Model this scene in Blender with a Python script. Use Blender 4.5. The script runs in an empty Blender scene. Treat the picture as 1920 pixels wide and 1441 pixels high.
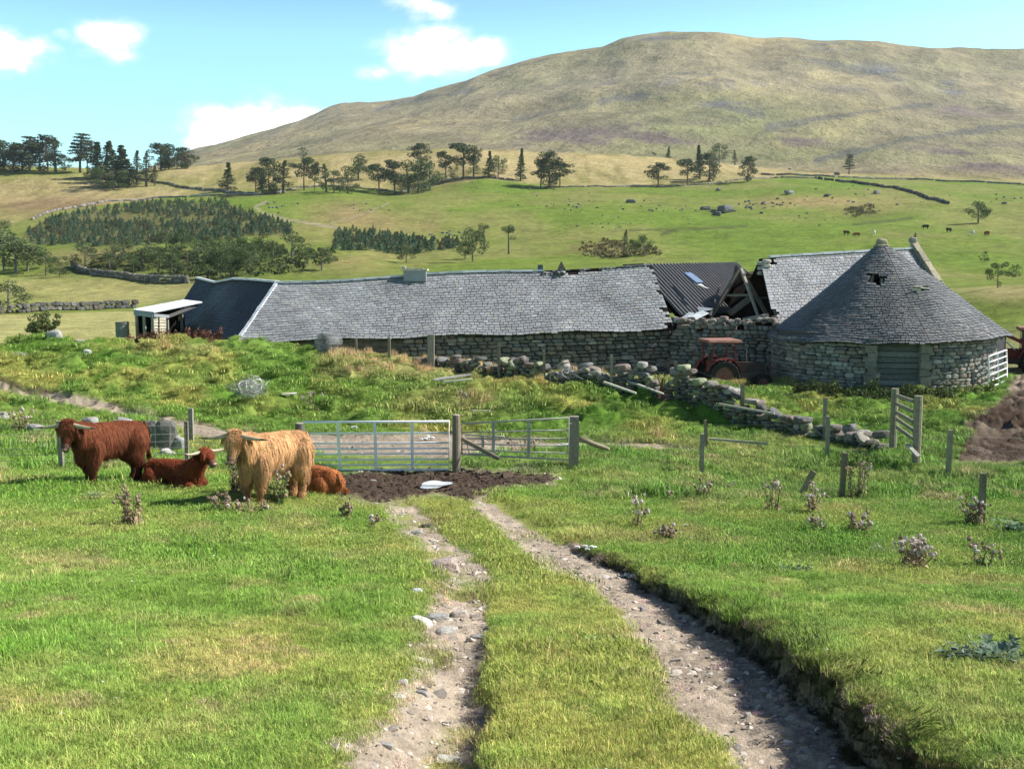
import bpy, bmesh, math, random
import numpy as np
from mathutils import Vector, Matrix
random.seed(7)
RNG = np.random.default_rng(11)
scene = bpy.context.scene
COL = scene.collection

# ------------------------------------------------------------------ camera
F = 2000.0                       # focal length in photograph pixels (1920 wide)
ZC = 6.0                         # eye height above the datum
PITCH = math.atan(220.5 / F)
CP, SP = math.cos(PITCH), math.sin(PITCH)
cam_d = bpy.data.cameras.new('camera')
cam = bpy.data.objects.new('camera', cam_d)
COL.objects.link(cam)
cam.location = (0, 0, ZC)
cam.rotation_euler = (math.pi / 2 - PITCH, 0, 0)
cam_d.sensor_width = 36
cam_d.lens = 36 * F / 1920
cam_d.clip_start = 0.1
cam_d.clip_end = 12000
scene.camera = cam

# ------------------------------------------------------------------ light
SUN_EL = math.radians(40)
SUN_AZ = math.radians(83)        # clockwise from +Y (the view direction)
sd = Vector((math.sin(SUN_AZ) * math.cos(SUN_EL), math.cos(SUN_AZ) * math.cos(SUN_EL), math.sin(SUN_EL)))
sl = bpy.data.lights.new('sun', 'SUN')
sl.energy = 5.0
sl.angle = math.radians(0.55)
sl.color = (1.0, 0.955, 0.88)
so = bpy.data.objects.new('sun', sl)
COL.objects.link(so)
so.rotation_euler = sd.to_track_quat('Z', 'Y').to_euler()
so.location = (30, 10, 40)

world = bpy.data.worlds.new('World')
scene.world = world
world.use_nodes = True
wn, wl = world.node_tree.nodes, world.node_tree.links
wn.clear()
def wnode(t, **k):
    n = wn.new(t)
    for a, b in k.items():
        setattr(n, a, b)
    return n
def wmath(op, a, b=None, c=None, clamp=False):
    n = wn.new('ShaderNodeMath'); n.operation = op; n.use_clamp = clamp
    for i, v in enumerate((a, b, c)):
        if v is None: continue
        if isinstance(v, (int, float)): n.inputs[i].default_value = v
        else: wl.new(v, n.inputs[i])
    return n.outputs[0]
sky = wnode('ShaderNodeTexSky', sky_type='NISHITA', sun_disc=False, sun_elevation=SUN_EL,
            sun_rotation=SUN_AZ, altitude=300, air_density=0.9, dust_density=1.2, ozone_density=0.6)
tint = wnode('ShaderNodeMix', data_type='RGBA', blend_type='MULTIPLY')
tint.inputs[0].default_value = 1.0
wl.new(sky.outputs[0], tint.inputs[6])
geo = wnode('ShaderNodeTexCoord')
sep = wnode('ShaderNodeSeparateXYZ')
wl.new(geo.outputs['Generated'], sep.inputs[0])
el = wnode('ShaderNodeMapRange'); wl.new(sep.outputs[2], el.inputs[0]); el.inputs[1].default_value = .20; el.inputs[2].default_value = .36
tm = wnode('ShaderNodeMix', data_type='RGBA'); wl.new(el.outputs[0], tm.inputs[0])
tm.inputs[6].default_value = (1.45, 2.05, 1.90, 1); tm.inputs[7].default_value = (.34, .41, .58, 1)   # pale turquoise low sky, deeper zenith
wl.new(tm.outputs[2], tint.inputs[7])
dy = wmath('MAXIMUM', sep.outputs[1], 0.05)
U = wmath('DIVIDE', sep.outputs[0], dy)
V = wmath('DIVIDE', sep.outputs[2], dy)
cmb = wnode('ShaderNodeCombineXYZ')
wl.new(U, cmb.inputs[0]); wl.new(wmath('MULTIPLY', V, 1.5), cmb.inputs[1])
nz = wnode('ShaderNodeTexNoise'); nz.inputs['Scale'].default_value = 24; nz.inputs['Detail'].default_value = 7
nz.inputs['Roughness'].default_value = 0.58
wl.new(cmb.outputs[0], nz.inputs['Vector'])
nzv = wmath('SUBTRACT', nz.outputs['Fac'], 0.5)
blob = None
def uv_of(px, py):
    dx, dyy, dz = (px - 960), F * CP + (720.5 - py) * SP, -F * SP + (720.5 - py) * CP
    return dx / dyy, dz / dyy
for (px, py, rx, ry, s) in [(22, 98, 78, 42, 1.0), (205, 70, 72, 36, .8), (225, 100, 50, 22, .45), (820, 98, 98, 46, 1.05), (895, 96, 62, 30, .9), (700, 135, 42, 20, .45),
                        (470, 240, 130, 50, 1.15), (400, 268, 70, 36, .95), (790, 16, 72, 28, .62), (560, 225, 90, 28, .8), (120, 66, 30, 16, .4), (262, 64, 30, 20, .4)]:
    u0, v0 = uv_of(px, py)
    a = wmath('DIVIDE', wmath('SUBTRACT', U, u0), rx / F)
    b = wmath('DIVIDE', wmath('SUBTRACT', V, v0), ry / F)
    d2 = wmath('ADD', wmath('MULTIPLY', a, a), wmath('MULTIPLY', b, b))
    m = wmath('MULTIPLY', wmath('POWER', 2.718, wmath('MULTIPLY', d2, -1.1)), s)
    blob = m if blob is None else wmath('MAXIMUM', blob, m)
dens = wmath('ADD', blob, wmath('MULTIPLY', nzv, wmath('MULTIPLY', wmath('SQRT', blob), 2.3)))
mr = wnode('ShaderNodeMapRange'); mr.interpolation_type = 'SMOOTHSTEP'
wl.new(dens, mr.inputs[0]); mr.inputs[1].default_value = 0.14; mr.inputs[2].default_value = 0.8
front = wmath('GREATER_THAN', sep.outputs[1], 0.06)
cm = wmath('MULTIPLY', mr.outputs[0], front)
mr2 = wnode('ShaderNodeMapRange')
wl.new(dens, mr2.inputs[0]); mr2.inputs[1].default_value = 0.35; mr2.inputs[2].default_value = 0.9
cc = wnode('ShaderNodeMix', data_type='RGBA')
cc.inputs[6].default_value = (9.0, 9.6, 11.0, 1); cc.inputs[7].default_value = (14, 14, 14, 1)
wl.new(mr2.outputs[0], cc.inputs[0])
cx = wnode('ShaderNodeMix', data_type='RGBA')
wl.new(cm, cx.inputs[0]); wl.new(tint.outputs[2], cx.inputs[6]); wl.new(cc.outputs[2], cx.inputs[7])
bg = wnode('ShaderNodeBackground'); bg.inputs[1].default_value = 0.085
wl.new(cx.outputs[2], bg.inputs[0])
wo = wnode('ShaderNodeOutputWorld'); wl.new(bg.outputs[0], wo.inputs[0])

vs = scene.view_settings
vs.view_transform = 'Standard'; vs.look = 'None'; vs.exposure = 0.74; vs.gamma = 1; vs.use_curve_mapping = False
scene.cycles.max_bounces = 6; scene.cycles.diffuse_bounces = 3; scene.cycles.glossy_bounces = 2
scene.cycles.transmission_bounces = 3; scene.cycles.transparent_max_bounces = 6; scene.cycles.volume_bounces = 0
scene.cycles.use_denoising = True
scene.cycles.use_adaptive_sampling = True
scene.cycles.adaptive_threshold = 0.02

# ------------------------------------------------------------------ numpy helpers
def _h(ix, iy, seed):
    n = (ix.astype(np.int64) * 374761393 + iy.astype(np.int64) * 668265263 + seed * 1442695041) & 0xffffffff
    n = ((n ^ (n >> 13)) * 1274126177) & 0xffffffff
    n = (n ^ (n >> 16)) & 0xffff
    return n / 65535.0
def vn(x, y, seed=0):
    x = np.asarray(x, float); y = np.asarray(y, float)
    ix = np.floor(x); iy = np.floor(y); fx = x - ix; fy = y - iy
    fx = fx * fx * (3 - 2 * fx); fy = fy * fy * (3 - 2 * fy)
    a = _h(ix, iy, seed); b = _h(ix + 1, iy, seed); c = _h(ix, iy + 1, seed); d = _h(ix + 1, iy + 1, seed)
    return (a + (b - a) * fx) * (1 - fy) + (c + (d - c) * fx) * fy
def fbm(x, y, o=4, seed=0, g=.5):
    s = 0; a = 1; t = 0
    for i in range(o):
        s = s + a * (vn(x, y, seed + i * 17) - .5); t += a; a *= g
        x = x * 2.03 + 5.1; y = y * 2.03 + 1.7
    return s / t * 2          # about -1..1
def sstep(a, b, x):
    t = np.clip((x - a) / (b - a), 0, 1); return t * t * (3 - 2 * t)
def drop(Y, py):              # drop below the eye of a point at depth Y seen at row py
    return Y * (F * SP - (720.5 - py) * CP) / (F * CP + (720.5 - py) * SP)
def wx(px, py, Y):
    return Y * (px - 960) / (F * CP + (720.5 - py) * SP)
def at(px, py, Y):
    return Vector((wx(px, py, Y), Y, ZC - drop(Y, py)))
def project(X, Y, Z):
    dz = Z - ZC
    f = Y * CP - dz * SP; u = Y * SP + dz * CP
    f = np.maximum(f, .05)
    return 960 + F * X / f, 720.5 - F * u / f

# ------------------------------------------------------------------ the lie of the land
SIL = [(-900, 420), (-200, 400), (0, 380), (250, 345), (340, 305), (370, 291), (450, 271), (510, 256), (560, 241), (610, 218), (640, 208), (700, 206), (740, 200), (780, 191), (800, 181), (900, 148), (1000, 118), (1060, 106),
       (1110, 97), (1130, 94), (1165, 80), (1210, 70), (1250, 64), (1330, 66), (1380, 72), (1420, 77), (1470, 76), (1520, 80), (1600, 82), (1650, 84), (1700, 92), (1760, 99), (1800, 96), (1850, 99), (1920, 97), (2300, 120), (2900, 200)]
rows = [
 (-8, 'H', [(-900, .3), (960, .5), (2500, .4)], 60),
 (0, 'H', [(-900, 1.5), (960, 1.65), (2500, 1.6)], 60),
 (3, 'H', [(-900, 2.2), (960, 2.33), (2500, 2.3)], 60),
 (6.1, 'H', [(-900, 2.75), (500, 2.86), (960, 2.87), (2500, 2.87)], 60),
 (9.5, 'H', [(-900, 3.15), (400, 3.38), (960, 3.46), (2500, 3.46)], 60),
 (13.3, 'H', [(-900, 3.5), (0, 3.72), (500, 3.9), (960, 3.99), (2500, 4.05)], 60),
 (17, 'H', [(-900, 3.85), (0, 4.02), (500, 4.2), (960, 4.33), (1920, 4.5), (2500, 4.5)], 60),
 (21, 'H', [(-900, 4.1), (0, 4.28), (500, 4.5), (960, 4.62), (1500, 4.8), (1920, 4.9), (2500, 4.9)], 60),
 (25.6, 'P', [(-900, 850), (0, 868), (250, 874), (500, 882), (750, 884), (960, 884), (1150, 890), (1350, 905), (1550, 915), (1750, 925), (1920, 930), (2600, 940)], 50),
 (31, 'P', [(-900, 800), (0, 800), (250, 805), (500, 822), (750, 834), (960, 836), (1150, 833), (1350, 838), (1550, 846), (1750, 848), (1920, 850), (2600, 860)], 45),
 (34, 'P', [(-900, 780), (0, 765), (250, 775), (500, 784), (750, 790), (960, 788), (1150, 792), (1350, 800), (1550, 815), (1750, 812), (1920, 812), (2600, 830)], 35),
 (37, 'P', [(-900, 750), (0, 733), (250, 715), (500, 722), (750, 728), (960, 728), (1150, 730), (1350, 744), (1550, 785), (1750, 780), (1920, 780), (2600, 800)], 35),
 (40, 'P', [(-900, 700), (0, 688), (250, 670), (500, 672), (650, 678), (750, 690), (960, 706), (1150, 716), (1350, 735), (1550, 752), (1750, 750), (1920, 748), (2600, 760)], 30),
 (43, 'P', [(-900, 655), (0, 646), (250, 639), (380, 639), (480, 643), (600, 660), (750, 678), (960, 706), (1150, 716), (1350, 728), (1550, 730), (1750, 728), (1920, 724), (2600, 730)], 25),
 (47, 'H', [(-900, 4.6), (0, 4.5), (300, 4.3), (500, 4.6), (700, 5.0), (960, 5.1), (1600, 4.8), (1920, 4.7), (2600, 4.7)], 30),
 (60, 'H', [(-900, 5.9), (0, 5.9), (960, 5.6), (1600, 5.0), (1800, 4.6), (1920, 3.9), (2600, 3.5)], 40),
 (85, 'P', [(-900, 642), (0, 642), (500, 635), (960, 620), (1500, 590), (1750, 562), (1830, 545), (1920, 530), (2600, 520)], 40),
 (115, 'P', [(-900, 608), (0, 608), (500, 590), (960, 575), (1500, 560), (1750, 548), (1920, 534), (2600, 530)], 40),
 (160, 'P', [(-900, 575), (0, 580), (250, 578), (400, 565), (500, 545), (750, 530), (960, 525), (1150, 520), (1550, 516), (1920, 515), (2500, 515)], 40),
 (210, 'P', [(-900, 548), (0, 550), (250, 543), (400, 528), (500, 512), (750, 509), (960, 500), (1150, 498), (1550, 497), (1750, 496), (1920, 497), (2500, 500)], 30),
 (240, 'P', [(-900, 522), (0, 522), (160, 516), (300, 515), (400, 505), (500, 492), (650, 488), (750, 492), (960, 486), (1150, 480), (1550, 480), (1750, 476), (1920, 474), (2500, 475)], 22),
 (280, 'P', [(-900, 500), (0, 492), (200, 470), (350, 463), (500, 462), (640, 470), (750, 474), (850, 465), (960, 462), (1150, 458), (1350, 455), (1550, 448), (1750, 442), (1920, 440), (2500, 440)], 25),
 (340, 'P', [(-900, 480), (0, 462), (200, 456), (500, 437), (750, 440), (960, 430), (1150, 424), (1350, 423), (1550, 419), (1750, 414), (1920, 412), (2500, 410)], 30),
 (420, 'P', [(-900, 430), (0, 412), (250, 402), (500, 386), (750, 385), (960, 384), (1150, 380), (1350, 378), (1550, 374), (1750, 371), (1920, 374), (2500, 380)], 30),
 (520, 'P', [(-900, 380), (0, 370), (150, 362), (250, 362), (430, 352), (620, 349), (740, 358), (830, 344), (900, 333), (960, 338), (1060, 347), (1150, 346), (1350, 343), (1500, 336), (1750, 348), (1920, 352), (2500, 360)], 18),
 (640, 'P', [(-900, 318), (0, 314), (140, 312), (250, 320), (330, 313), (420, 309), (560, 296), (700, 285), (860, 281), (960, 283), (1150, 290), (1300, 304), (1430, 318), (1550, 325), (1750, 335), (1920, 343), (2500, 350)], 14),
 (800, 'P', [(-900, 345), (0, 345), (500, 322), (960, 312), (1350, 318), (1550, 328), (1750, 334), (1920, 340), (2500, 350)], 40),
 (1050, 'P', [(-900, 380), (0, 372), (370, 322), (560, 300), (800, 280), (960, 290), (1200, 285), (1500, 296), (1700, 290), (1920, 285), (2500, 300)], 40),
]
def sil(px):
    return np.interp(px, [p for p, _ in SIL], [q for _, q in SIL])
AA = np.arange(-1400, 3401, 2.0)
Rk = np.exp(-0.5 * (np.arange(-60, 61) / 1.0) ** 2)
tabs, ts = [], []
def smooth(v, sg):
    k = np.arange(-int(3 * sg), int(3 * sg) + 1); w = np.exp(-.5 * (k / sg) ** 2); w /= w.sum()
    n = len(k) // 2
    vp = np.concatenate([np.full(n, v[0]), v, np.full(n, v[-1])])
    return np.convolve(vp, w, 'valid')
for (Y, mode, pts, sg) in rows:
    if mode == 'H':
        v = np.interp(AA, [p for p, _ in pts], [q for _, q in pts])
    else:
        v = np.interp(AA, [960 + F * wx(p, q, Y) / Y for p, q in pts], [drop(Y, q) for p, q in pts])
    tabs.append(smooth(v, sg / 2)); ts.append(math.log(Y + 14))
pxs = np.arange(-900, 3000, 6.0)
for (Y, fr, sg) in [(1500, .42, 10), (2000, .72, 8), (2700, 1.0, 3), (3400, 1.0, 8)]:
    base = np.interp(pxs, [-900, 250, 370, 700, 960, 1300, 1600, 1920, 3000], [400, 390, 330, 290, 300, 300, 310, 312, 320])
    q = base + (sil(pxs) - base) * fr
    if Y == 3400: q = sil(pxs) + 40
    tabs.append(smooth(np.interp(AA, 960 + F * wx(pxs, q, Y) / Y, drop(Y, q)), sg / 2)); ts.append(math.log(Y + 14))
T = np.array(tabs); TS = np.array(ts)
dl = (T[1:] - T[:-1]) / (TS[1:] - TS[:-1])[:, None]
M = np.zeros_like(T)
M[0] = dl[0]; M[-1] = dl[-1]
pr = dl[1:] * dl[:-1]
M[1:-1] = np.where(pr > 0, 2 * pr / np.where(np.abs(dl[1:] + dl[:-1]) < 1e-9, 1e-9, dl[1:] + dl[:-1]), 0)
def base_h(X, Y):
    X = np.asarray(X, float); Y = np.asarray(Y, float)
    a = 960 + F * X / np.maximum(Y, 9.0)
    ia = np.clip((a - AA[0]) / 2.0, 0, len(AA) - 1.001); i0 = ia.astype(int); fa = ia - i0
    t = np.log(np.clip(Y, -8, 3399) + 14)
    k = np.clip(np.searchsorted(TS, t, 'right') - 1, 0, len(TS) - 2)
    t0 = TS[k]; dt = TS[k + 1] - t0; w = np.clip((t - t0) / dt, 0, 1)
    def g(A, kk): return A[kk, i0] * (1 - fa) + A[kk, i0 + 1] * fa
    p0, p1, m0, m1 = g(T, k), g(T, k + 1), g(M, k) * dt, g(M, k + 1) * dt
    w2, w3 = w * w, w * w * w
    H = (2 * w3 - 3 * w2 + 1) * p0 + (w3 - 2 * w2 + w) * m0 + (-2 * w3 + 3 * w2) * p1 + (w3 - w2) * m1
    return ZC - H
def hit_fn(fn, px, py, y0=3.0, y1=3000):
    """first depth at which the sight line through (px, py) meets the height function."""
    Ys = np.exp(np.linspace(math.log(y0), math.log(y1), 1600))
    z = ZC - drop(Ys, py); x = wx(px, py, Ys)
    d = z - fn(x, Ys)
    i = np.argmax(d < 0)
    if d[i] >= 0: i = len(Ys) - 1
    if i == 0: return x[0], Ys[0], z[0]
    f = d[i - 1] / (d[i - 1] - d[i])
    Yv = Ys[i - 1] + f * (Ys[i] - Ys[i - 1])
    xx = wx(px, py, Yv)
    return float(xx), float(Yv), float(fn(np.array([xx]), np.array([Yv]))[0])
def bankrise(Y):
    return 0.34 * (1 - sstep(5.0, 17.5, Y)) ** 0.8
def world_line(pts, fn=base_h):
    o = [hit_fn(fn, a, b)[:2] for a, b in pts]
    o.sort(key=lambda q: q[1]); return [q[1] for q in o], [q[0] for q in o]
EY, EX = world_line([(1078, 1018), (1180, 1056), (1250, 1090), (1330, 1116), (1400, 1148), (1470, 1185), (1540, 1235), (1580, 1258), (1640, 1318), (1720, 1372), (1860, 1441)],
                    lambda x, y: base_h(x, y) + bankrise(y))
LLY, LLX = world_line([(675, 1425), (713, 1350), (743, 1298), (775, 1245), (795, 1200), (800, 1163), (815, 1110), (812, 1080), (805, 1050), (776, 1012), (750, 986), (709, 937), (690, 915)])
LRY, LRX = world_line([(918, 1441), (920, 1369), (924, 1313), (927, 1238), (930, 1163), (930, 1095), (885, 1035), (845, 1012), (818, 979), (765, 941), (745, 915)])
RLY, RLX = world_line([(1385, 1441), (1297, 1345), (1239, 1280), (1195, 1210), (1150, 1150), (1100, 1105), (1032, 1058), (949, 1005), (893, 952), (868, 915)])
RRY, RRX = world_line([(1500, 1441), (1500, 1340), (1330, 1180), (1180, 1080), (1078, 1022), (1035, 1012), (965, 972), (920, 940), (905, 915)])
def lin(xs, ys, y):
    v = np.interp(y, xs, ys)
    s0 = (ys[1] - ys[0]) / (xs[1] - xs[0])
    return np.where(y < xs[0], ys[0] + s0 * (y - xs[0]), v)
def rutpos(X, Y):
    wob = .10 * fbm(X * 0 + 3.3, Y * 1.3, 3, 5)
    dL = X - lin(LRY, LRX, Y) - wob            # distance right of the left rut's right edge
    dR = X - lin(RLY, RLX, Y) + wob            # distance right of the right rut's left edge
    e = lin(EY, EX, Y) + .11 * fbm(X * 0 + 1.0, Y * 2.4, 3, 9) + .05 * fbm(X * 0 + 7.0, Y * 9, 2, 19)
    dE = X - e
    return dL, dR, dE
def ground_parts(X, Y):
    """height plus the bare-earth weights."""
    X = np.asarray(X, float); Y = np.asarray(Y, float)
    z = base_h(X, Y)
    near = 1 - sstep(24.5, 26.5, Y)
    dL, dR, dE = rutpos(X, Y)
    br = bankrise(Y)
    step = sstep(-.07, .015, dE)
    far_r = 1 - sstep(0, 14, dE) * .5
    z = z + near * br * step * far_r
    wL = lin(LRY, LRX, Y) - lin(LLY, LLX, Y)
    dep = 0.19 * (1 - sstep(6.5, 11.5, Y)) + .04
    cut = sstep(-1.15, -.3, dL / wL) * (1 - sstep(-.02, .10, dL))
    z = z - near * dep * cut
    rr = sstep(-.1, .25, dR) * (1 - sstep(.5, 1.0, dR) * (Y > 16))
    z = z - near * .05 * rr * (1 - step)
    # grass relief
    fine = (fbm(X * 2.2, Y * 2.2, 4, 21) * .022 + fbm(X * .5, Y * .5, 3, 31) * .06)
    z = z + fine * (1 - sstep(60, 120, Y))
    # lumpy mound
    mz = sstep(31.5, 34.5, Y) * (1 - sstep(44.5, 47, Y))
    t = 1 - np.abs(fbm(X * .75, Y * .95, 3, 41)) * 1.6
    z = z + mz * (.30 * np.clip(t, 0, 1) ** 2 + .26 * fbm(X * 1.5, Y * 1.5, 3, 47) - .15)
    # little turf scarp across the mound
    pq = 960 + F * X / np.maximum(Y, 9.0)
    for (ya, pa, pb, amp, sd_) in ((34.9, 960, 1640, .42, 71), (36.6, 1080, 1500, .28, 72), (38.6, 120, 700, .28, 73), (35.6, 330, 760, .30, 74)):
        q_ = Y - ya - 1.1 * fbm(X * .35, Y * 0 + 1, 3, sd_) - .25 * fbm(X * 1.6, Y * 0 + 1, 2, sd_ + 5)
        z = z + amp * (sstep(-.14, .10, q_) - sstep(-1.5, 1.5, q_)) * sstep(pa, pa + 70, pq) * (1 - sstep(pb - 90, pb, pq)) * sstep(-.5, .1, fbm(X * .5 + 3, Y * .1, 2, sd_ + 9))
    # rolling fields
    fz = sstep(90, 180, Y)
    z = z + fz * (1 - sstep(650, 1000, Y)) * (fbm(X / 38, Y / 38, 4, 51) * 1.6 + fbm(X / 9, Y / 9, 3, 57) * .38)
    mt = sstep(950, 1500, Y) * (1 - .6 * sstep(2300, 2650, Y))
    ac, al = (3.4 * X - Y) / 3.54, (X + 3.4 * Y) / 3.54
    rg = 1 - np.abs(fbm(ac / 330, al / 800, 4, 61, .5)) * 2
    z = z + mt * (rg * 18 + fbm(ac / 90, al / 190, 4, 67) * 6)
    return z, dL, dR, dE, step, near
def H(X, Y):
    return ground_parts(X, Y)[0]
def gz(x, y):
    return float(H(np.array([x]), np.array([y]))[0])
def hit(px, py, y0=3.0, y1=3000):
    return hit_fn(H, px, py, y0, y1)

def poly_sd(px, py, poly):
    """signed distance (positive inside) to a polygon given in map or view units."""
    d = np.full(px.shape, 1e9); inside = np.zeros(px.shape, bool)
    n = len(poly)
    for i in range(n):
        x1, y1 = poly[i]; x2, y2 = poly[(i + 1) % n]
        ex, ey = x2 - x1, y2 - y1
        L = ex * ex + ey * ey + 1e-9
        t = np.clip(((px - x1) * ex + (py - y1) * ey) / L, 0, 1)
        d = np.minimum(d, (px - x1 - t * ex) ** 2 + (py - y1 - t * ey) ** 2)
        c = ((y1 > py) != (y2 > py))
        xi = x1 + (py - y1) * ex / (ey if abs(ey) > 1e-9 else 1e-9)
        inside ^= c & (px < xi)
    d = np.sqrt(d)
    return np.where(inside, d, -d)
def line_d(px, py, pts):
    d = np.full(px.shape, 1e9)
    for (x1, y1), (x2, y2) in zip(pts[:-1], pts[1:]):
        ex, ey = x2 - x1, y2 - y1; L = ex * ex + ey * ey + 1e-9
        t = np.clip(((px - x1) * ex + (py - y1) * ey) / L, 0, 1)
        d = np.minimum(d, (px - x1 - t * ex) ** 2 + (py - y1 - t * ey) ** 2)
    return np.sqrt(d)
def mixc(a, b, w):
    return a * (1 - w[:, None]) + np.asarray(b) * w[:, None]

G_MAIN = np.array([.145, .250, .044]); G_YEL = np.array([.285, .30, .075]); G_DARK = np.array([.085, .155, .022])
G_STRAW = np.array([.36, .31, .13]); G_LUSH = np.array([.10, .22, .025])
C_DIRT = np.array([.46, .38, .29]); C_MUD = np.array([.060, .040, .028]); C_EARTH = np.array([.055, .038, .025])
C_TAN = np.array([.39, .315, .15]); C_BROWN = np.array([.20, .125, .07]); C_PURP = np.array([.14, .098, .105])
C_HILL = np.array([.345, .29, .17]); C_ROCK = np.array([.15, .15, .155]); C_HGREEN = np.array([.20, .225, .08])

def zones(X, Y):
    """albedo, bare-ground weight, mud weight and grass style of the ground at (X, Y)."""
    z, dL, dR, dE, step, near = ground_parts(X, Y)
    px, py = project(X, Y, z)
    n1 = fbm(X * .45, Y * .45, 4, 101); n2 = fbm(X * 1.7, Y * 1.7, 3, 111); n3 = fbm(X * 7, Y * 7, 3, 121)
    col = np.tile(G_MAIN, (len(X), 1))
    col = mixc(col, G_YEL, sstep(-.1, .6, n1 + .35 * n2) * .55)
    col = mixc(col, G_LUSH, sstep(.1, .6, -n1 + .5 * n2) * .8)
    col = mixc(col, G_STRAW, sstep(.25, .6, fbm(X * .9, Y * .9, 4, 131) + .25 * n3) * .6)
    pt = fbm(X * 1.1 + 9, Y * 1.1, 4, 137, .6)
    col = mixc(col, np.array([.30, .28, .10]), sstep(.12, .5, pt) * .38)
    col = mixc(col, G_DARK * 1.1, sstep(.15, .5, -pt + .3 * n3) * .5)
    col = mixc(col, np.array([.24, .19, .10]), sstep(.38, .6, fbm(X * 2.3, Y * 2.3 + 4, 3, 139, .6)) * .6)
    bare = np.zeros(len(X)); mud = np.zeros(len(X))
    nm = Y < 27
    # strip between the ruts and beside them is yellower
    str_ = (1 - sstep(1.1, 2.0, np.abs((dL + dR) / 2))) * near
    col = mixc(col, G_YEL, str_ * .55 * sstep(-.5, .3, n2 + .2))
    # ruts
    wL = lin(LRY, LRX, Y) - lin(LLY, LLX, Y)
    nn = .22 * n2 + .12 * n3
    wl_ = sstep(-.14, .06, dL + wL + nn) * (1 - sstep(-.02, .06, dL + .06 * n3))
    bL = wl_ * np.clip(1.0 - .85 * sstep(-.05, .4, fbm(X * 2.6, Y * 1.6, 3, 117) + .3 * n3), 0, 1)
    wr_ = sstep(-.12, .06, dR + .8 * nn)
    wr_ = wr_ * np.where(Y < 15.8, 1 - step, 1 - sstep(-.05, .12, X - lin(RRY, RRX, Y) + nn))
    b = np.maximum(bL, wr_) * near
    bare = np.maximum(bare, b)
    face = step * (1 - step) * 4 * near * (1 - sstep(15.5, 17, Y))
    # muddy gateway
    g = poly_sd(px + 14 * n2, py + 6 * n3, [(628, 890), (700, 882), (840, 880), (930, 884), (1045, 890), (1040, 905), (925, 915), (905, 930), (880, 940), (820, 925), (740, 940), (700, 942), (640, 930)])
    gm = sstep(-9, 7, g + 7 * n3) * ((Y > 18) & (Y < 27.5))
    bare = np.maximum(bare, gm); mud = np.maximum(mud, gm * .95)
    # farm road behind the gate
    road = [(-400, 690), (0, 722), (60, 735), (150, 752), (250, 775), (360, 800), (430, 818), (560, 832), (850, 836), (1060, 838), (1180, 836), (1320, 843)]
    road = np.array(road, float)
    ww = np.interp(px, [-400, 0, 300, 450, 600, 860, 1000, 1180, 1330], [10, 12, 10, 12, 20, 23, 11, 6, 1])
    rd = line_d(px, (py) , [tuple(r) for r in road])
    wgt = sstep(-4, 4, ww - rd + 5 * n2 + 3 * n3) * ((Y > 26.8) & (Y < 44))
    bare = np.maximum(bare, wgt); mud = np.maximum(mud, wgt * .25)
    # yard road on the right
    yr = poly_sd(px + 10 * n2, py + 5 * n3, [(1905, 700), (1893, 720), (1880, 745), (1800, 790), (1812, 812), (1790, 850), (1800, 868), (1940, 868), (2600, 860), (2600, 700)])
    ym = sstep(-5, 6, yr) * ((Y > 27.5) & (Y < 62))
    bare = np.maximum(bare, ym); mud = np.maximum(mud, ym * np.clip(.9 + .4 * fbm(X * 2, Y * .7, 3, 141) - .4 * sstep(745, 725, py), 0, 1))
    # yard behind the stone wall
    yd = sstep(46, 48, Y) * (1 - sstep(62, 68, Y)) * (px > 620)
    bare = np.maximum(bare, yd * .5); mud = np.maximum(mud, yd * .5)
    # steep broken edge of the bank and of the road above
    bk = poly_sd(px, py, [(-300, 655), (0, 668), (40, 680), (75, 712), (130, 730), (60, 745), (0, 718), (-300, 700)])
    bkm = sstep(-3, 5, bk + 6 * n2) * ((Y > 34) & (Y < 45))
    d3 = mixc(np.tile(C_DIRT, (len(X), 1)), C_DIRT * .72, sstep(-.3, .5, n2 + n3 * .6))
    d3 = mixc(d3, C_DIRT * 1.35, sstep(.25, .6, n3) * .5)
    d3 = mixc(d3, C_MUD, mud)
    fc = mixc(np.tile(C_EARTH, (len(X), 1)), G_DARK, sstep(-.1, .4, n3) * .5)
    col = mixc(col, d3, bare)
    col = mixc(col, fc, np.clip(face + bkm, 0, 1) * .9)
    # rough mound: tussocks and straw
    mz = sstep(30.5, 34, Y) * (1 - sstep(45, 48, Y)) * (1 - bare)
    tc = mixc(np.tile(G_MAIN * .95, (len(X), 1)), G_YEL, sstep(-.2, .5, n1))
    tc = mixc(tc, G_LUSH, sstep(0, .6, fbm(X * .9, Y * .9, 3, 151)) * .8)
    straw = sstep(560, 640, px) * (1 - sstep(1480, 1560, px)) * sstep(722, 694, py - 12 * (px - 1000) / 500 * (px > 1000)) * .8
    s2 = np.exp(-((px - 850) / 110) ** 2 - ((py - 752) / 26) ** 2) * .7 + np.exp(-((px - 345) / 90) ** 2 - ((py - 652) / 12) ** 2) * .7
    tc = mixc(tc, G_STRAW, np.clip((straw + s2) * (.8 + .6 * n2), 0, 1))
    col = mixc(col, tc, mz)
    # ---- far fields
    fz = sstep(50, 70, Y)
    g2 = np.tile(np.array([.155, .215, .034]), (len(X), 1))
    m1 = fbm(X / 30, Y / 45, 4, 161); m2 = fbm(X / 7, Y / 24, 4, 171, .6)
    g2 = mixc(g2, np.array([.235, .225, .075]), sstep(-.2, .5, m1 + .4 * m2) * .7)
    g2 = mixc(g2, np.array([.125, .20, .025]), sstep(0, .5, -m1 + .3 * m2) * .6)
    def blob(cx, cy, rx, ry, k=1.0):
        return np.clip(np.exp(-((px - cx) / rx) ** 2 - ((py - cy) / ry) ** 2) * k * (1 + .6 * m2), 0, 1)
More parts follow.
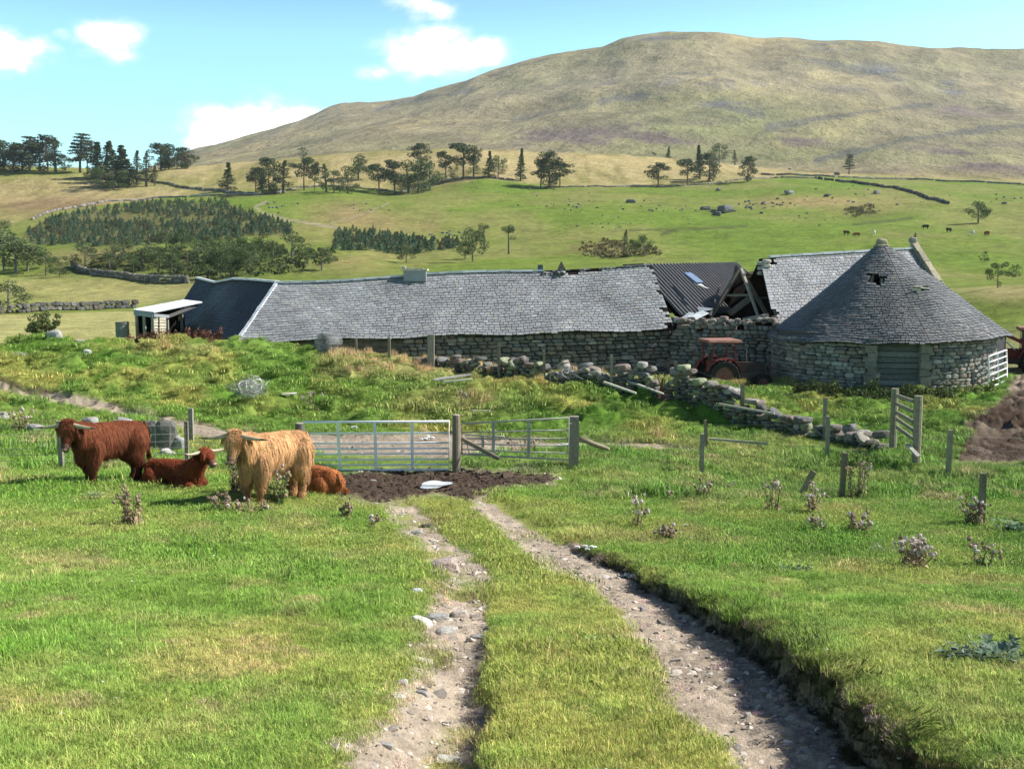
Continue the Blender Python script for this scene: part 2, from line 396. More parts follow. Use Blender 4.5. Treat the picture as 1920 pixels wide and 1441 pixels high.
    hay = poly_sd(px, py, [(-300, 588), (0, 590), (260, 582), (420, 575), (420, 660), (-300, 660)])
    g2 = mixc(g2, np.array([.40, .37, .15]), sstep(-2, 3, hay) * .9)
    g2 = mixc(g2, np.array([.34, .31, .12]), np.clip(blob(200, 545, 260, 26, 1.5), 0, .9))
    g2 = mixc(g2, np.array([.22, .25, .06]), blob(60, 560, 60, 18, .6))
    g2 = mixc(g2, C_TAN, blob(1890, 548, 90, 18, .9) * (Y < 120))
    g2 = mixc(g2, np.array([.30, .24, .10]), blob(650, 405, 80, 26, 1.2) + blob(1520, 378, 160, 12, 1.0) + blob(210, 482, 130, 14, 1.4) + blob(640, 492, 140, 20, .5) + blob(800, 425, 120, 14, .5))
    g2 = mixc(g2, np.array([.085, .105, .03]), np.clip(blob(330, 495, 190, 24, 1.2), 0, .85))  # dark blob puts the river bank's shade into the ground colour
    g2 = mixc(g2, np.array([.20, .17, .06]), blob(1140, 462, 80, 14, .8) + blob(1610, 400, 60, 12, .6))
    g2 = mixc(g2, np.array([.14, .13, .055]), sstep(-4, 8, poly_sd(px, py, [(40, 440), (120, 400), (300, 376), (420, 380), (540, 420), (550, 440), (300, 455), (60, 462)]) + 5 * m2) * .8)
    # moor above the top wall
    topw = np.interp(px, [-300, 0, 100, 250, 420, 560, 620, 750, 850, 900, 1050, 1100, 1300, 1450, 1500, 1700, 1920, 2400], [440, 425, 395, 378, 358, 350, 349, 356, 345, 334, 349, 350, 348, 334, 328, 334, 345, 350])
    up = sstep(-2, 2, topw - py + 1.2 * m2) * (Y > 300)
    m3 = fbm(X / 5, Y / 30, 4, 177, .6)
    moor = mixc(np.tile(C_TAN, (len(X), 1)), C_TAN * np.array([.72, .80, .6]), sstep(-.3, .4, m1 + m3 * .7))
    moor = mixc(moor, C_TAN * .55, sstep(.15, .55, m3) * .6)
    moor = mixc(moor, C_TAN * 1.15, sstep(.1, .5, -m3) * .5)
    moor = mixc(moor, np.array([.20, .225, .05]), np.clip(blob(70, 322, 150, 12, 1.1) + blob(280, 342, 80, 12, .7) + blob(1550, 338, 330, 5, .6), 0, 1))
    moor = mixc(moor, C_BROWN, np.clip(blob(110, 385, 130, 16, 1.1) + blob(30, 350, 80, 4, .5), 0, 1) * .75)
    g2 = mixc(g2, moor, up)
    tr = np.minimum(line_d(px, py, [(500, 378), (478, 388), (495, 400), (540, 412), (640, 428)]), line_d(px, py, [(620, 418), (680, 402), (730, 380)]) + 1.2)
    g2 = mixc(g2, np.array([.34, .29, .20]), sstep(3.2, 1.2, tr) * .8 * (Y > 300) * (Y < 560))
    dk = np.minimum.reduce([line_d(px, py, [(1180, 432), (1260, 430), (1330, 428), (1400, 424)]), line_d(px, py, [(1240, 440), (1270, 431)]), line_d(px, py, [(1600, 421), (1710, 409)]), line_d(px, py, [(1770, 545), (1880, 552)]) , line_d(px, py, [(1070, 510), (1300, 486)]) + 2])
    g2 = mixc(g2, np.array([.085, .095, .035]), sstep(3.4, 1.2, dk + m2) * .75 * (Y > 150) * (Y < 560))
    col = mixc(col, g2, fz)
    # ---- mountain
    ac, al = (3.4 * X - Y) / 3.54, (X + 3.4 * Y) / 3.54
    q = fbm(ac / 170, al / 330, 5, 181, .55); q2 = fbm(ac / 40, al / 90, 4, 191, .55); q4 = fbm(X / 150 + Y / 500, Y / 150, 5, 193, .62); q3 = fbm(X / 500, Y / 300, 3, 199)
    mc = np.tile(C_HILL * .84, (len(X), 1))
    gl = np.abs(fbm(ac / 330, al / 800, 4, 61, .5))
    mc = mixc(mc, C_HILL * np.array([.78, .84, .75]), sstep(-.2, .5, q))
    mc = mixc(mc, C_HILL * np.array([1.25, 1.2, 1.0]), sstep(.1, .5, -q + .3 * q2) * .6)
    mc = mixc(mc, C_HILL * np.array([.50, .50, .50]), sstep(.25, .6, gl + .35 * q2) * .5)
    mc = mixc(mc, C_HGREEN, np.clip(blob(1400, 225, 260, 60, .9) + blob(1250, 180, 200, 16, .4) + blob(1500, 290, 250, 16, .8), 0, 1) * (.6 + .5 * q3))
    pur = blob(1080, 262, 190, 20, .75) + blob(1850, 300, 150, 26, 1.4) + blob(1700, 325, 160, 8, 1) + blob(1400, 250, 260, 24, .6) + blob(1870, 205, 110, 12, .9) + blob(1520, 262, 60, 12, .6)
    mc = mixc(mc, C_PURP, np.clip(pur * 1.5 * sstep(-.15, .25, q4 + .3 * q2), 0, .8))
    rk = blob(1790, 163, 22, 10, 1.8) + blob(1370, 200, 50, 10, .9) + blob(1640, 130, 40, 9, .9) + blob(1320, 150, 80, 9, .5) + blob(1560, 88, 60, 7, .6) + blob(1240, 72, 50, 6, .7) + blob(1500, 165, 140, 10, .5) + blob(1150, 160, 100, 10, .4)
    mc = mixc(mc, C_ROCK, np.clip(rk * 1.5 * sstep(-.25, .25, q2 + .3 * q), 0, .9))
    mc = mixc(mc, C_ROCK * .8, sstep(.34, .6, q4 * .6 + q2 * .5) * .6)
    ln = np.minimum.reduce([line_d(px, py, [(1175, 186), (1260, 172), (1340, 160)]), line_d(px, py, [(1310, 190), (1370, 202), (1430, 214)]), line_d(px, py, [(1470, 105), (1560, 118), (1690, 150)]), line_d(px, py, [(700, 206), (790, 186), (880, 170)]), line_d(px, py, [(960, 225), (1080, 200), (1160, 184)]), line_d(px, py, [(1440, 240), (1620, 210), (1760, 192)]), line_d(px, py, [(1530, 300), (1700, 262), (1919, 235)]), line_d(px, py, [(980, 262), (1100, 240), (1200, 232)])])
    mc = mixc(mc, C_ROCK * .75, sstep(5, 1, ln + 9 * q2 + 7 * q4) * .6)
    col = mixc(col, mc, sstep(800, 950, Y))
    return z, px, py, np.clip(col, .01, .9), bare, mud, face, mz
# ------------------------------------------------------------------ materials
def new_mat(name):
    m = bpy.data.materials.new(name); m.use_nodes = True
    nt = m.node_tree; nt.nodes.clear()
    o = nt.nodes.new('ShaderNodeOutputMaterial')
    b = nt.nodes.new('ShaderNodeBsdfPrincipled')
    nt.links.new(b.outputs[0], o.inputs[0])
    b.inputs['Specular IOR Level'].default_value = .25
    return m, nt, b, o
def col_attr(nt, name='col', kind='GEOMETRY'):
    a = nt.nodes.new('ShaderNodeAttribute'); a.attribute_name = name; a.attribute_type = kind
    return a.outputs['Color']
def mul(nt, c1, c2, f=1.0, bt='MULTIPLY'):
    m = nt.nodes.new('ShaderNodeMix'); m.data_type = 'RGBA'; m.blend_type = bt; m.inputs[0].default_value = f
    for i, c in ((6, c1), (7, c2)):
        if isinstance(c, (tuple, list)): m.inputs[i].default_value = (*c[:3], 1)
        else: nt.links.new(c, m.inputs[i])
    return m.outputs[2]
def noise(nt, scale, detail=4, rough=.55, coord='Object', dist=0.0, vec=None):
    n = nt.nodes.new('ShaderNodeTexNoise'); n.inputs['Scale'].default_value = scale
    n.inputs['Detail'].default_value = detail; n.inputs['Roughness'].default_value = rough; n.inputs['Distortion'].default_value = dist
    if vec is None:
        if coord == 'World':
            g = nt.nodes.new('ShaderNodeNewGeometry'); vec = g.outputs['Position']
        else:
            t = nt.nodes.new('ShaderNodeTexCoord'); vec = t.outputs[coord]
    nt.links.new(vec, n.inputs['Vector'])
    return n.outputs['Fac']
def ramp(nt, fac, stops):
    r = nt.nodes.new('ShaderNodeValToRGB'); nt.links.new(fac, r.inputs[0])
    e = r.color_ramp.elements
    while len(e) < len(stops): e.new(.5)
    for i, (p, c) in enumerate(stops):
        e[i].position = p; e[i].color = (*(c if isinstance(c, (tuple, list)) else (c, c, c)), 1)
    return r.outputs[0]
def bump(nt, b, fac, strength=.5, dist=.02):
    n = nt.nodes.new('ShaderNodeBump'); n.inputs['Strength'].default_value = strength; n.inputs['Distance'].default_value = dist
    nt.links.new(fac, n.inputs['Height']); nt.links.new(n.outputs[0], b.inputs['Normal'])
def flat_mat(name, c, rough=.8, vary=.35, scale=8, metal=0.0, bmp=0.0, spec=.25, coord='Object', use_col=False):
    m, nt, b, o = new_mat(name)
    f = noise(nt, scale, 5, .6, coord)
    r = ramp(nt, f, [(.25, (1 - vary,) * 3), (.75, (1 + vary * .6,) * 3)])
    base = mul(nt, col_attr(nt) if use_col else tuple(c), r)
    nt.links.new(base, b.inputs['Base Color'])
    b.inputs['Roughness'].default_value = rough; b.inputs['Metallic'].default_value = metal
    b.inputs['Specular IOR Level'].default_value = spec
    if bmp: bump(nt, b, noise(nt, scale * 4, 6, .65, coord), .6, bmp)
    return m
def leaf_mat(name, c=None, transl=.3, vary=.35, scale=3.0, inst=False, rough=.6, attr=False):
    m = bpy.data.materials.new(name); m.use_nodes = True; nt = m.node_tree; nt.nodes.clear()
    o = nt.nodes.new('ShaderNodeOutputMaterial')
    b = nt.nodes.new('ShaderNodeBsdfPrincipled'); b.inputs['Roughness'].default_value = rough; b.inputs['Specular IOR Level'].default_value = .2
    t = nt.nodes.new('ShaderNodeBsdfTranslucent'); mx = nt.nodes.new('ShaderNodeMixShader'); mx.inputs[0].default_value = transl
    f = noise(nt, scale, 3, .6, 'World')
    r = ramp(nt, f, [(.3, (1 - vary,) * 3), (.7, (1 + vary,) * 3)])
    if inst:
        src = mul(nt, col_attr(nt, 'tint', 'INSTANCER'), col_attr(nt), 1.0)
        g = nt.nodes.new('ShaderNodeNewGeometry'); va = nt.nodes.new('ShaderNodeVectorMath'); va.operation = 'MULTIPLY_ADD'
        nt.links.new(g.outputs['Normal'], va.inputs[0]); va.inputs[1].default_value = (.4, .4, .4); va.inputs[2].default_value = (0, 0, .8)
        vn_ = nt.nodes.new('ShaderNodeVectorMath'); vn_.operation = 'NORMALIZE'; nt.links.new(va.outputs[0], vn_.inputs[0])
        nt.links.new(vn_.outputs[0], b.inputs['Normal']); nt.links.new(vn_.outputs[0], t.inputs['Normal'])
    elif attr: src = col_attr(nt)
    else: src = tuple(c)
    base = mul(nt, src, r)
    nt.links.new(base, b.inputs['Base Color']); nt.links.new(base, t.inputs[0])
    nt.links.new(b.outputs[0], mx.inputs[1]); nt.links.new(t.outputs[0], mx.inputs[2]); nt.links.new(mx.outputs[0], o.inputs[0])
    return m

def ground_mat(name, far=False):
    m, nt, b, o = new_mat(name)
    c = col_attr(nt)
    if not far:
        f1 = noise(nt, 45, 5, .7, 'World'); f2 = noise(nt, 6, 4, .6, 'World')
        c = mul(nt, c, ramp(nt, f1, [(.3, .62), (.7, 1.32)])); c = mul(nt, c, ramp(nt, f2, [(.3, .85), (.7, 1.12)]))
        bump(nt, b, f1, .8, .03)
    else:
        g = nt.nodes.new('ShaderNodeNewGeometry'); mp = nt.nodes.new('ShaderNodeMapping'); mp.vector_type = 'TEXTURE'; mp.inputs['Scale'].default_value = (70, 170, 60)
        mp.inputs['Rotation'].default_value = (0, 0, -.286)
        nt.links.new(g.outputs['Position'], mp.inputs[0])
        f1 = noise(nt, 1.0, 9, .66, vec=mp.outputs[0]); f2 = noise(nt, 5.0, 7, .75, vec=mp.outputs[0])
        c = mul(nt, c, ramp(nt, f1, [(.34, .68), (.66, 1.22)])); c = mul(nt, c, ramp(nt, f2, [(.3, .78), (.7, 1.15)]))
        bump(nt, b, f1, .8, 30)
    nt.links.new(c, b.inputs['Base Color']); b.inputs['Roughness'].default_value = .95; b.inputs['Specular IOR Level'].default_value = .08
    return m
MT = {}
MT['ground'] = ground_mat('meadow_ground'); MT['mount'] = ground_mat('moor_ground', True)
mm, nt, b, o = new_mat('field_ground')
c = col_attr(nt); f1 = noise(nt, .5, 8, .75, 'World'); f2 = noise(nt, .12, 5, .6, 'World'); f3 = noise(nt, 4, 4, .6, 'World')
c = mul(nt, c, ramp(nt, f1, [(.32, .55), (.68, 1.35)])); c = mul(nt, c, ramp(nt, f2, [(.3, .8), (.7, 1.15)])); c = mul(nt, c, ramp(nt, f3, [(.3, .85), (.7, 1.12)]))
nt.links.new(c, b.inputs['Base Color']); b.inputs['Roughness'].default_value = .95; b.inputs['Specular IOR Level'].default_value = .08
bump(nt, b, f1, .8, .5); MT['field'] = mm
MT['grass'] = leaf_mat('grass_blades', transl=.35, vary=.28, scale=9, inst=True)
MT['slate'] = None

# ------------------------------------------------------------------ mesh helpers
class MB:
    """collects pieces of ONE mesh: arrays of vertices, faces and a colour per face."""
    def __init__(s): s.v = []; s.f = []; s.c = []; s.n = 0
    def add(s, verts, faces, col=(1, 1, 1)):
        verts = np.asarray(verts, float).reshape(-1, 3)
        s.v.append(verts)
        for f in faces: s.f.append([i + s.n for i in f])
        if np.ndim(col) == 2: s.c.extend([tuple(c) for c in col])
        else: s.c.extend([tuple(col)] * len(faces))
        s.n += len(verts)
    def box(s, c, size, R=None, col=(1, 1, 1), taper=1.0, jit=0.0):
        hx, hy, hz = size[0] / 2, size[1] / 2, size[2] / 2
        v = np.array([[sx * hx * (taper if sz > 0 else 1), sy * hy * (taper if sz > 0 else 1), sz * hz] for sz in (-1, 1) for sy in (-1, 1) for sx in (-1, 1)])
        if jit: v = v + RNG.normal(0, jit, v.shape)
        if R is not None: v = v @ np.array(R.to_3x3()).T if hasattr(R, 'to_3x3') else v @ np.asarray(R).T
        s.add(v + np.array(c), [(0, 2, 3, 1), (4, 5, 7, 6), (0, 1, 5, 4), (2, 6, 7, 3), (0, 4, 6, 2), (1, 3, 7, 5)], col)
    def beam(s, a, b, w, h, col=(1, 1, 1), up=(0, 0, 1), jit=0.0):
        a = np.array(a, float); b = np.array(b, float); d = b - a; L = np.linalg.norm(d); d /= L
        u = np.array(up, float); sd_ = np.cross(d, u)
        if np.linalg.norm(sd_) < 1e-3: sd_ = np.cross(d, (1, 0, 0))
        sd_ /= np.linalg.norm(sd_); u = np.cross(sd_, d)
        R = np.stack([d, sd_, u], 1)
        s.box((a + b) / 2, (L, w, h), R, col, jit=jit)
    def tube(s, pts, r, n=8, col=(1, 1, 1), cap=True):
        pts = np.asarray(pts, float); rs = np.full(len(pts), r) if np.isscalar(r) else np.asarray(r, float)
        vs_ = []; prev = None
        for i, p in enumerate(pts):
            d = pts[min(i + 1, len(pts) - 1)] - pts[max(i - 1, 0)]; d = d / (np.linalg.norm(d) + 1e-9)
            if prev is None:
                a = np.cross(d, (0, 0, 1)); a = np.cross(d, (1, 0, 0)) if np.linalg.norm(a) < .1 else a
            else: a = prev - d * np.dot(prev, d)
            a /= np.linalg.norm(a) + 1e-9; prev = a; b_ = np.cross(d, a)
            for k in range(n):
                t = 2 * math.pi * k / n
                vs_.append(p + rs[i] * (a * math.cos(t) + b_ * math.sin(t)))
        fs = []
        for i in range(len(pts) - 1):
            for k in range(n):
                fs.append((i * n + k, i * n + (k + 1) % n, (i + 1) * n + (k + 1) % n, (i + 1) * n + k))
        if cap: fs.append(tuple(range(n))[::-1]); fs.append(tuple(range((len(pts) - 1) * n, len(pts) * n)))
        s.add(vs_, fs, col)
    def lump(s, c, size, seed=0, R=None, col=(1, 1, 1), sub=2, rough=.22, flat=False):
        V_, F_ = ico(sub)
        sd_ = seed * 3.7
        nn = fbm(V_[:, 0] * 1.3 + sd_, V_[:, 1] * 1.3 + V_[:, 2] * 1.7 - sd_, 3, seed % 97)
        v = V_ * (1 + rough * nn[:, None] * 1.6)
        v = np.sign(v) * np.abs(v) ** (.75 if not flat else .6)
        v = v * np.array(size) / 2
        if R is not None: v = v @ np.asarray(R).T
        s.add(v + np.array(c), F_, col)
    def build(s, name, mat, parent=None, smooth=False, collection=None):
        me = bpy.data.meshes.new(name)
        V_ = np.concatenate(s.v) if s.v else np.zeros((0, 3))
        me.from_pydata(V_.tolist() if len(V_) < 0 else V_, [], s.f) if False else None
        nl = np.array([len(f) for f in s.f]); tot = int(nl.sum())
        me.vertices.add(len(V_)); me.vertices.foreach_set('co', V_.ravel())
        me.loops.add(tot); me.loops.foreach_set('vertex_index', np.fromiter((i for f in s.f for i in f), int, tot))
        me.polygons.add(len(s.f)); me.polygons.foreach_set('loop_start', np.concatenate([[0], np.cumsum(nl)[:-1]]).astype(int))
        me.polygons.foreach_set('loop_total', nl) if False else None
        me.update(calc_edges=True)
        ca = me.color_attributes.new('col', 'FLOAT_COLOR', 'CORNER')
        cc_ = np.repeat(np.array(s.c, float), nl, axis=0)
        ca.data.foreach_set('color', np.concatenate([cc_, np.ones((tot, 1))], 1).ravel())
        me.polygons.foreach_set('use_smooth', np.full(len(s.f), bool(smooth)))
        me.materials.append(mat)
        me.validate()
        ob = bpy.data.objects.new(name, me); (collection or COL).objects.link(ob)
        if parent is not None: ob.parent = parent
        return ob
_ico = {}
def ico(sub):
    if sub not in _ico:
        bm = bmesh.new(); bmesh.ops.create_icosphere(bm, subdivisions=sub, radius=1)
        bm.verts.ensure_lookup_table()
        _ico[sub] = (np.array([v.co[:] for v in bm.verts]), [tuple(v.index for v in f.verts) for f in bm.faces]); bm.free()
    return _ico[sub]
def rotz(a):
    c_, s_ = math.cos(a), math.sin(a); return np.array([[c_, -s_, 0], [s_, c_, 0], [0, 0, 1]])
def tag(o, label=None, cat=None, group=None, kind=None):
    if label: o['label'] = label
    if cat: o['category'] = cat
    if group: o['group'] = group
    if kind: o['kind'] = kind
    return o
def empty(name, loc, rz=0, label=None, cat=None, group=None):
    o = bpy.data.objects.new(name, None); COL.objects.link(o); o.location = loc; o.rotation_euler = (0, 0, rz)
    o.empty_display_size = .2
    return tag(o, label, cat, group)
def kids(o): return [c for c in bpy.data.objects if c.parent == o]
_kids = {}
def copy_tree(o, loc=None, rz=None, sc=None, label=None, group=None, parent=None):
    c = o.copy(); COL.objects.link(c); c.parent = parent
    if o.name not in _kids: _kids[o.name] = kids(o)
    for ch in _kids[o.name]: copy_tree(ch, parent=c)
    if loc is not None: c.location = loc
    if rz is not None: c.rotation_euler = (c.rotation_euler[0], c.rotation_euler[1], rz)
    if sc is not None: c.scale = (sc, sc, sc) if np.isscalar(sc) else sc
    if label: c['label'] = label
    if group: c['group'] = group
    return c

# ------------------------------------------------------------------ ground sheet
def make_ground():
    sc_ = np.linspace(-.52, .52, 1000)
    side = .52 + np.cumsum(np.geomspace(.004, .12, 22))
    S = np.concatenate([-side[::-1], sc_, side])
    Ys = list(np.arange(-8, 3.5, .5)); y = 3.5
    while y < 3400:
        Ys.append(y); y += max(.018, y * (.0055 if y < 60 else (.011 if y < 700 else .012)))
    Ys = np.array(Ys)
    XX = S[None, :] * (Ys[:, None] + 12); YY = np.repeat(Ys[:, None], len(S), 1)
    X, Y = XX.ravel(), YY.ravel()
    z, px, py, col, bare, mud, face, mz = zones(X, Y)
    # clods and stones of the bare ground
    rgh = (fbm(X * 9, Y * 9, 3, 201) * .026 + np.clip(fbm(X * 22, Y * 22, 2, 205), -.2, 1) * .018 * (Y < 16)) * bare * (Y < 48) + np.clip(fbm(X * 6, Y * 6, 3, 211) - .05, 0, 1) * .13 * mud * (Y < 60)
    z = z + rgh
    V_ = np.stack([X, Y, z], 1)
    nr, nc = len(Ys), len(S)
    idx = np.arange(nr * nc).reshape(nr, nc)
    q = np.stack([idx[:-1, :-1], idx[:-1, 1:], idx[1:, 1:], idx[1:, :-1]], -1).reshape(-1, 4)
    bf = bare[q].mean(1); yf = Y[q].mean(1)
    def mk(name, sel, mat):
        qq = q[sel]; used, inv = np.unique(qq, return_inverse=True)
        me = bpy.data.meshes.new(name)
        me.vertices.add(len(used)); me.vertices.foreach_set('co', V_[used].ravel())
        n = len(qq); me.loops.add(n * 4); me.loops.foreach_set('vertex_index', inv.ravel().astype(np.int32))
        me.polygons.add(n); me.polygons.foreach_set('loop_start', np.arange(n, dtype=np.int32) * 4)
        me.update(calc_edges=True)
        ca = me.color_attributes.new('col', 'FLOAT_COLOR', 'POINT')
        ca.data.foreach_set('color', np.concatenate([col[used], np.ones((len(used), 1))], 1).ravel())
        me.polygons.foreach_set('use_smooth', np.ones(n, bool))
        me.materials.append(mat)
        o = bpy.data.objects.new(name, me); COL.objects.link(o); o['kind'] = 'structure'
        return o
    tk = (bf > .5) & (yf < 62)
    mk('ground', (yf < 62) & ~tk, MT['ground'])
    mk('farm_track', tk, MT['ground'])
    mk('fields', (yf >= 62) & (yf < 820), MT['field'])
    mk('hill', yf >= 820, MT['mount'])
make_ground()

# ------------------------------------------------------------------ grass (stuff)
src = bpy.data.collections.new('grass_clumps')
def clump(name, n, rad, h0, h1, w, lean=.5, heads=0, straw=.12):
    v, f, c = [], [], []
    for i in range(n):
        r = rad * math.sqrt(random.random()); t = random.random() * 6.283
        x, y = r * math.cos(t), r * math.sin(t)
        h = random.uniform(h0, h1) * (1 - .35 * (r / rad) ** 2)
        az = random.random() * 6.283; ln = random.uniform(.15, 1) * lean * h
        dx, dy = math.cos(az) * ln, math.sin(az) * ln
        a2 = az + math.pi / 2 + random.uniform(-.6, .6); wx_, wy_ = math.cos(a2) * w / 2, math.sin(a2) * w / 2
        k = len(v)
        v += [(x - wx_, y - wy_, -.01), (x + wx_, y + wy_, -.01),
              (x + dx * .35 + wx_ * .8, y + dy * .35 + wy_ * .8, h * .55), (x + dx * .35 - wx_ * .8, y + dy * .35 - wy_ * .8, h * .55),
              (x + dx, y + dy, h * random.uniform(.82, 1))]
        f += [(k, k + 1, k + 2, k + 3), (k + 3, k + 2, k + 4)]
        b_ = random.uniform(.6, 1.4)
        cc_ = (1.9 * b_, 1.35 * b_, 2.2 * b_) if random.random() < straw else (b_, b_, b_)
        c += [cc_, cc_]
    m = MB(); m.add(v, f, np.array(c)); ob = m.build(name, MT['grass'], collection=src); return ob
K = []
K += [clump('blades', 300, .15, .016, .045, .0027, 1.5, straw=.2) for i in range(3)]       # 0-2 near turf
K += [clump('blades', 280, .30, .018, .048, .0048, 1.4, straw=.16) for i in range(3)]          # 3-5 mid turf
K += [clump('blades', 200, .26, .09, .20, .009, .8) for i in range(3)]      # 6-8 tussock
K += [clump('blades', 110, .22, .25, .55, .009, .45, straw=.7) for i in range(3)]   # 9-11 tall seeding grass
K += [clump('blades', 120, .5, .08, .2, .022, .8) for i in range(2)]        # 12-13 coarse, for the mound's far side
K += [clump('stems', 7, .16, .09, .20, .0035, .5, straw=1) for i in range(2)]   # 14-15 dead stems
K += [clump('blades', 160, .17, .05, .11, .004, 1.3, straw=.02)]          # 16 lush tuft
names = [o.name for o in K]
def scatter(name, P, kidx, scl, tints, label=None, tilt=.12):
    me = bpy.data.meshes.new(name); n = len(P)
    me.vertices.add(n); me.vertices.foreach_set('co', P.ravel())
    def at_(nm, ty, arr, key):
        a = me.attributes.new(nm, ty, 'POINT'); a.data.foreach_set(key, arr)
    at_('k', 'INT', kidx.astype(np.int32), 'value')
    at_('sc', 'FLOAT', scl.astype(np.float32), 'value')
    rot = np.stack([RNG.normal(0, tilt, n), RNG.normal(0, tilt, n), RNG.uniform(0, 6.283, n)], 1)
    at_('rot', 'FLOAT_VECTOR', rot.ravel().astype(np.float32), 'vector')
    at_('tint', 'FLOAT_COLOR', np.concatenate([tints, np.ones((n, 1))], 1).ravel().astype(np.float32), 'color')
    ob = bpy.data.objects.new(name, me); COL.objects.link(ob); ob['kind'] = 'stuff'
    if label: ob['label'] = label
    ng = bpy.data.node_groups.new(name + '_nodes', 'GeometryNodeTree')
    ng.interface.new_socket('Geometry', in_out='INPUT', socket_type='NodeSocketGeometry')
    ng.interface.new_socket('Geometry', in_out='OUTPUT', socket_type='NodeSocketGeometry')
    N, L = ng.nodes, ng.links
    gi, go = N.new('NodeGroupInput'), N.new('NodeGroupOutput')
    ci = N.new('GeometryNodeCollectionInfo'); ci.inputs['Collection'].default_value = src
    ci.inputs['Separate Children'].default_value = True; ci.inputs['Reset Children'].default_value = True
    ip = N.new('GeometryNodeInstanceOnPoints'); ip.inputs['Pick Instance'].default_value = True
    def na(nm, ty):
        a = N.new('GeometryNodeInputNamedAttribute'); a.data_type = ty; a.inputs['Name'].default_value = nm; return a.outputs['Attribute']
    L.new(gi.outputs[0], ip.inputs['Points']); L.new(ci.outputs[0], ip.inputs['Instance'])
    L.new(na('k', 'INT'), ip.inputs['Instance Index']); L.new(na('rot', 'FLOAT_VECTOR'), ip.inputs['Rotation']); L.new(na('sc', 'FLOAT'), ip.inputs['Scale'])
    L.new(ip.outputs[0], go.inputs[0])
    md = ob.modifiers.new('scatter', 'NODES'); md.node_group = ng
    return ob
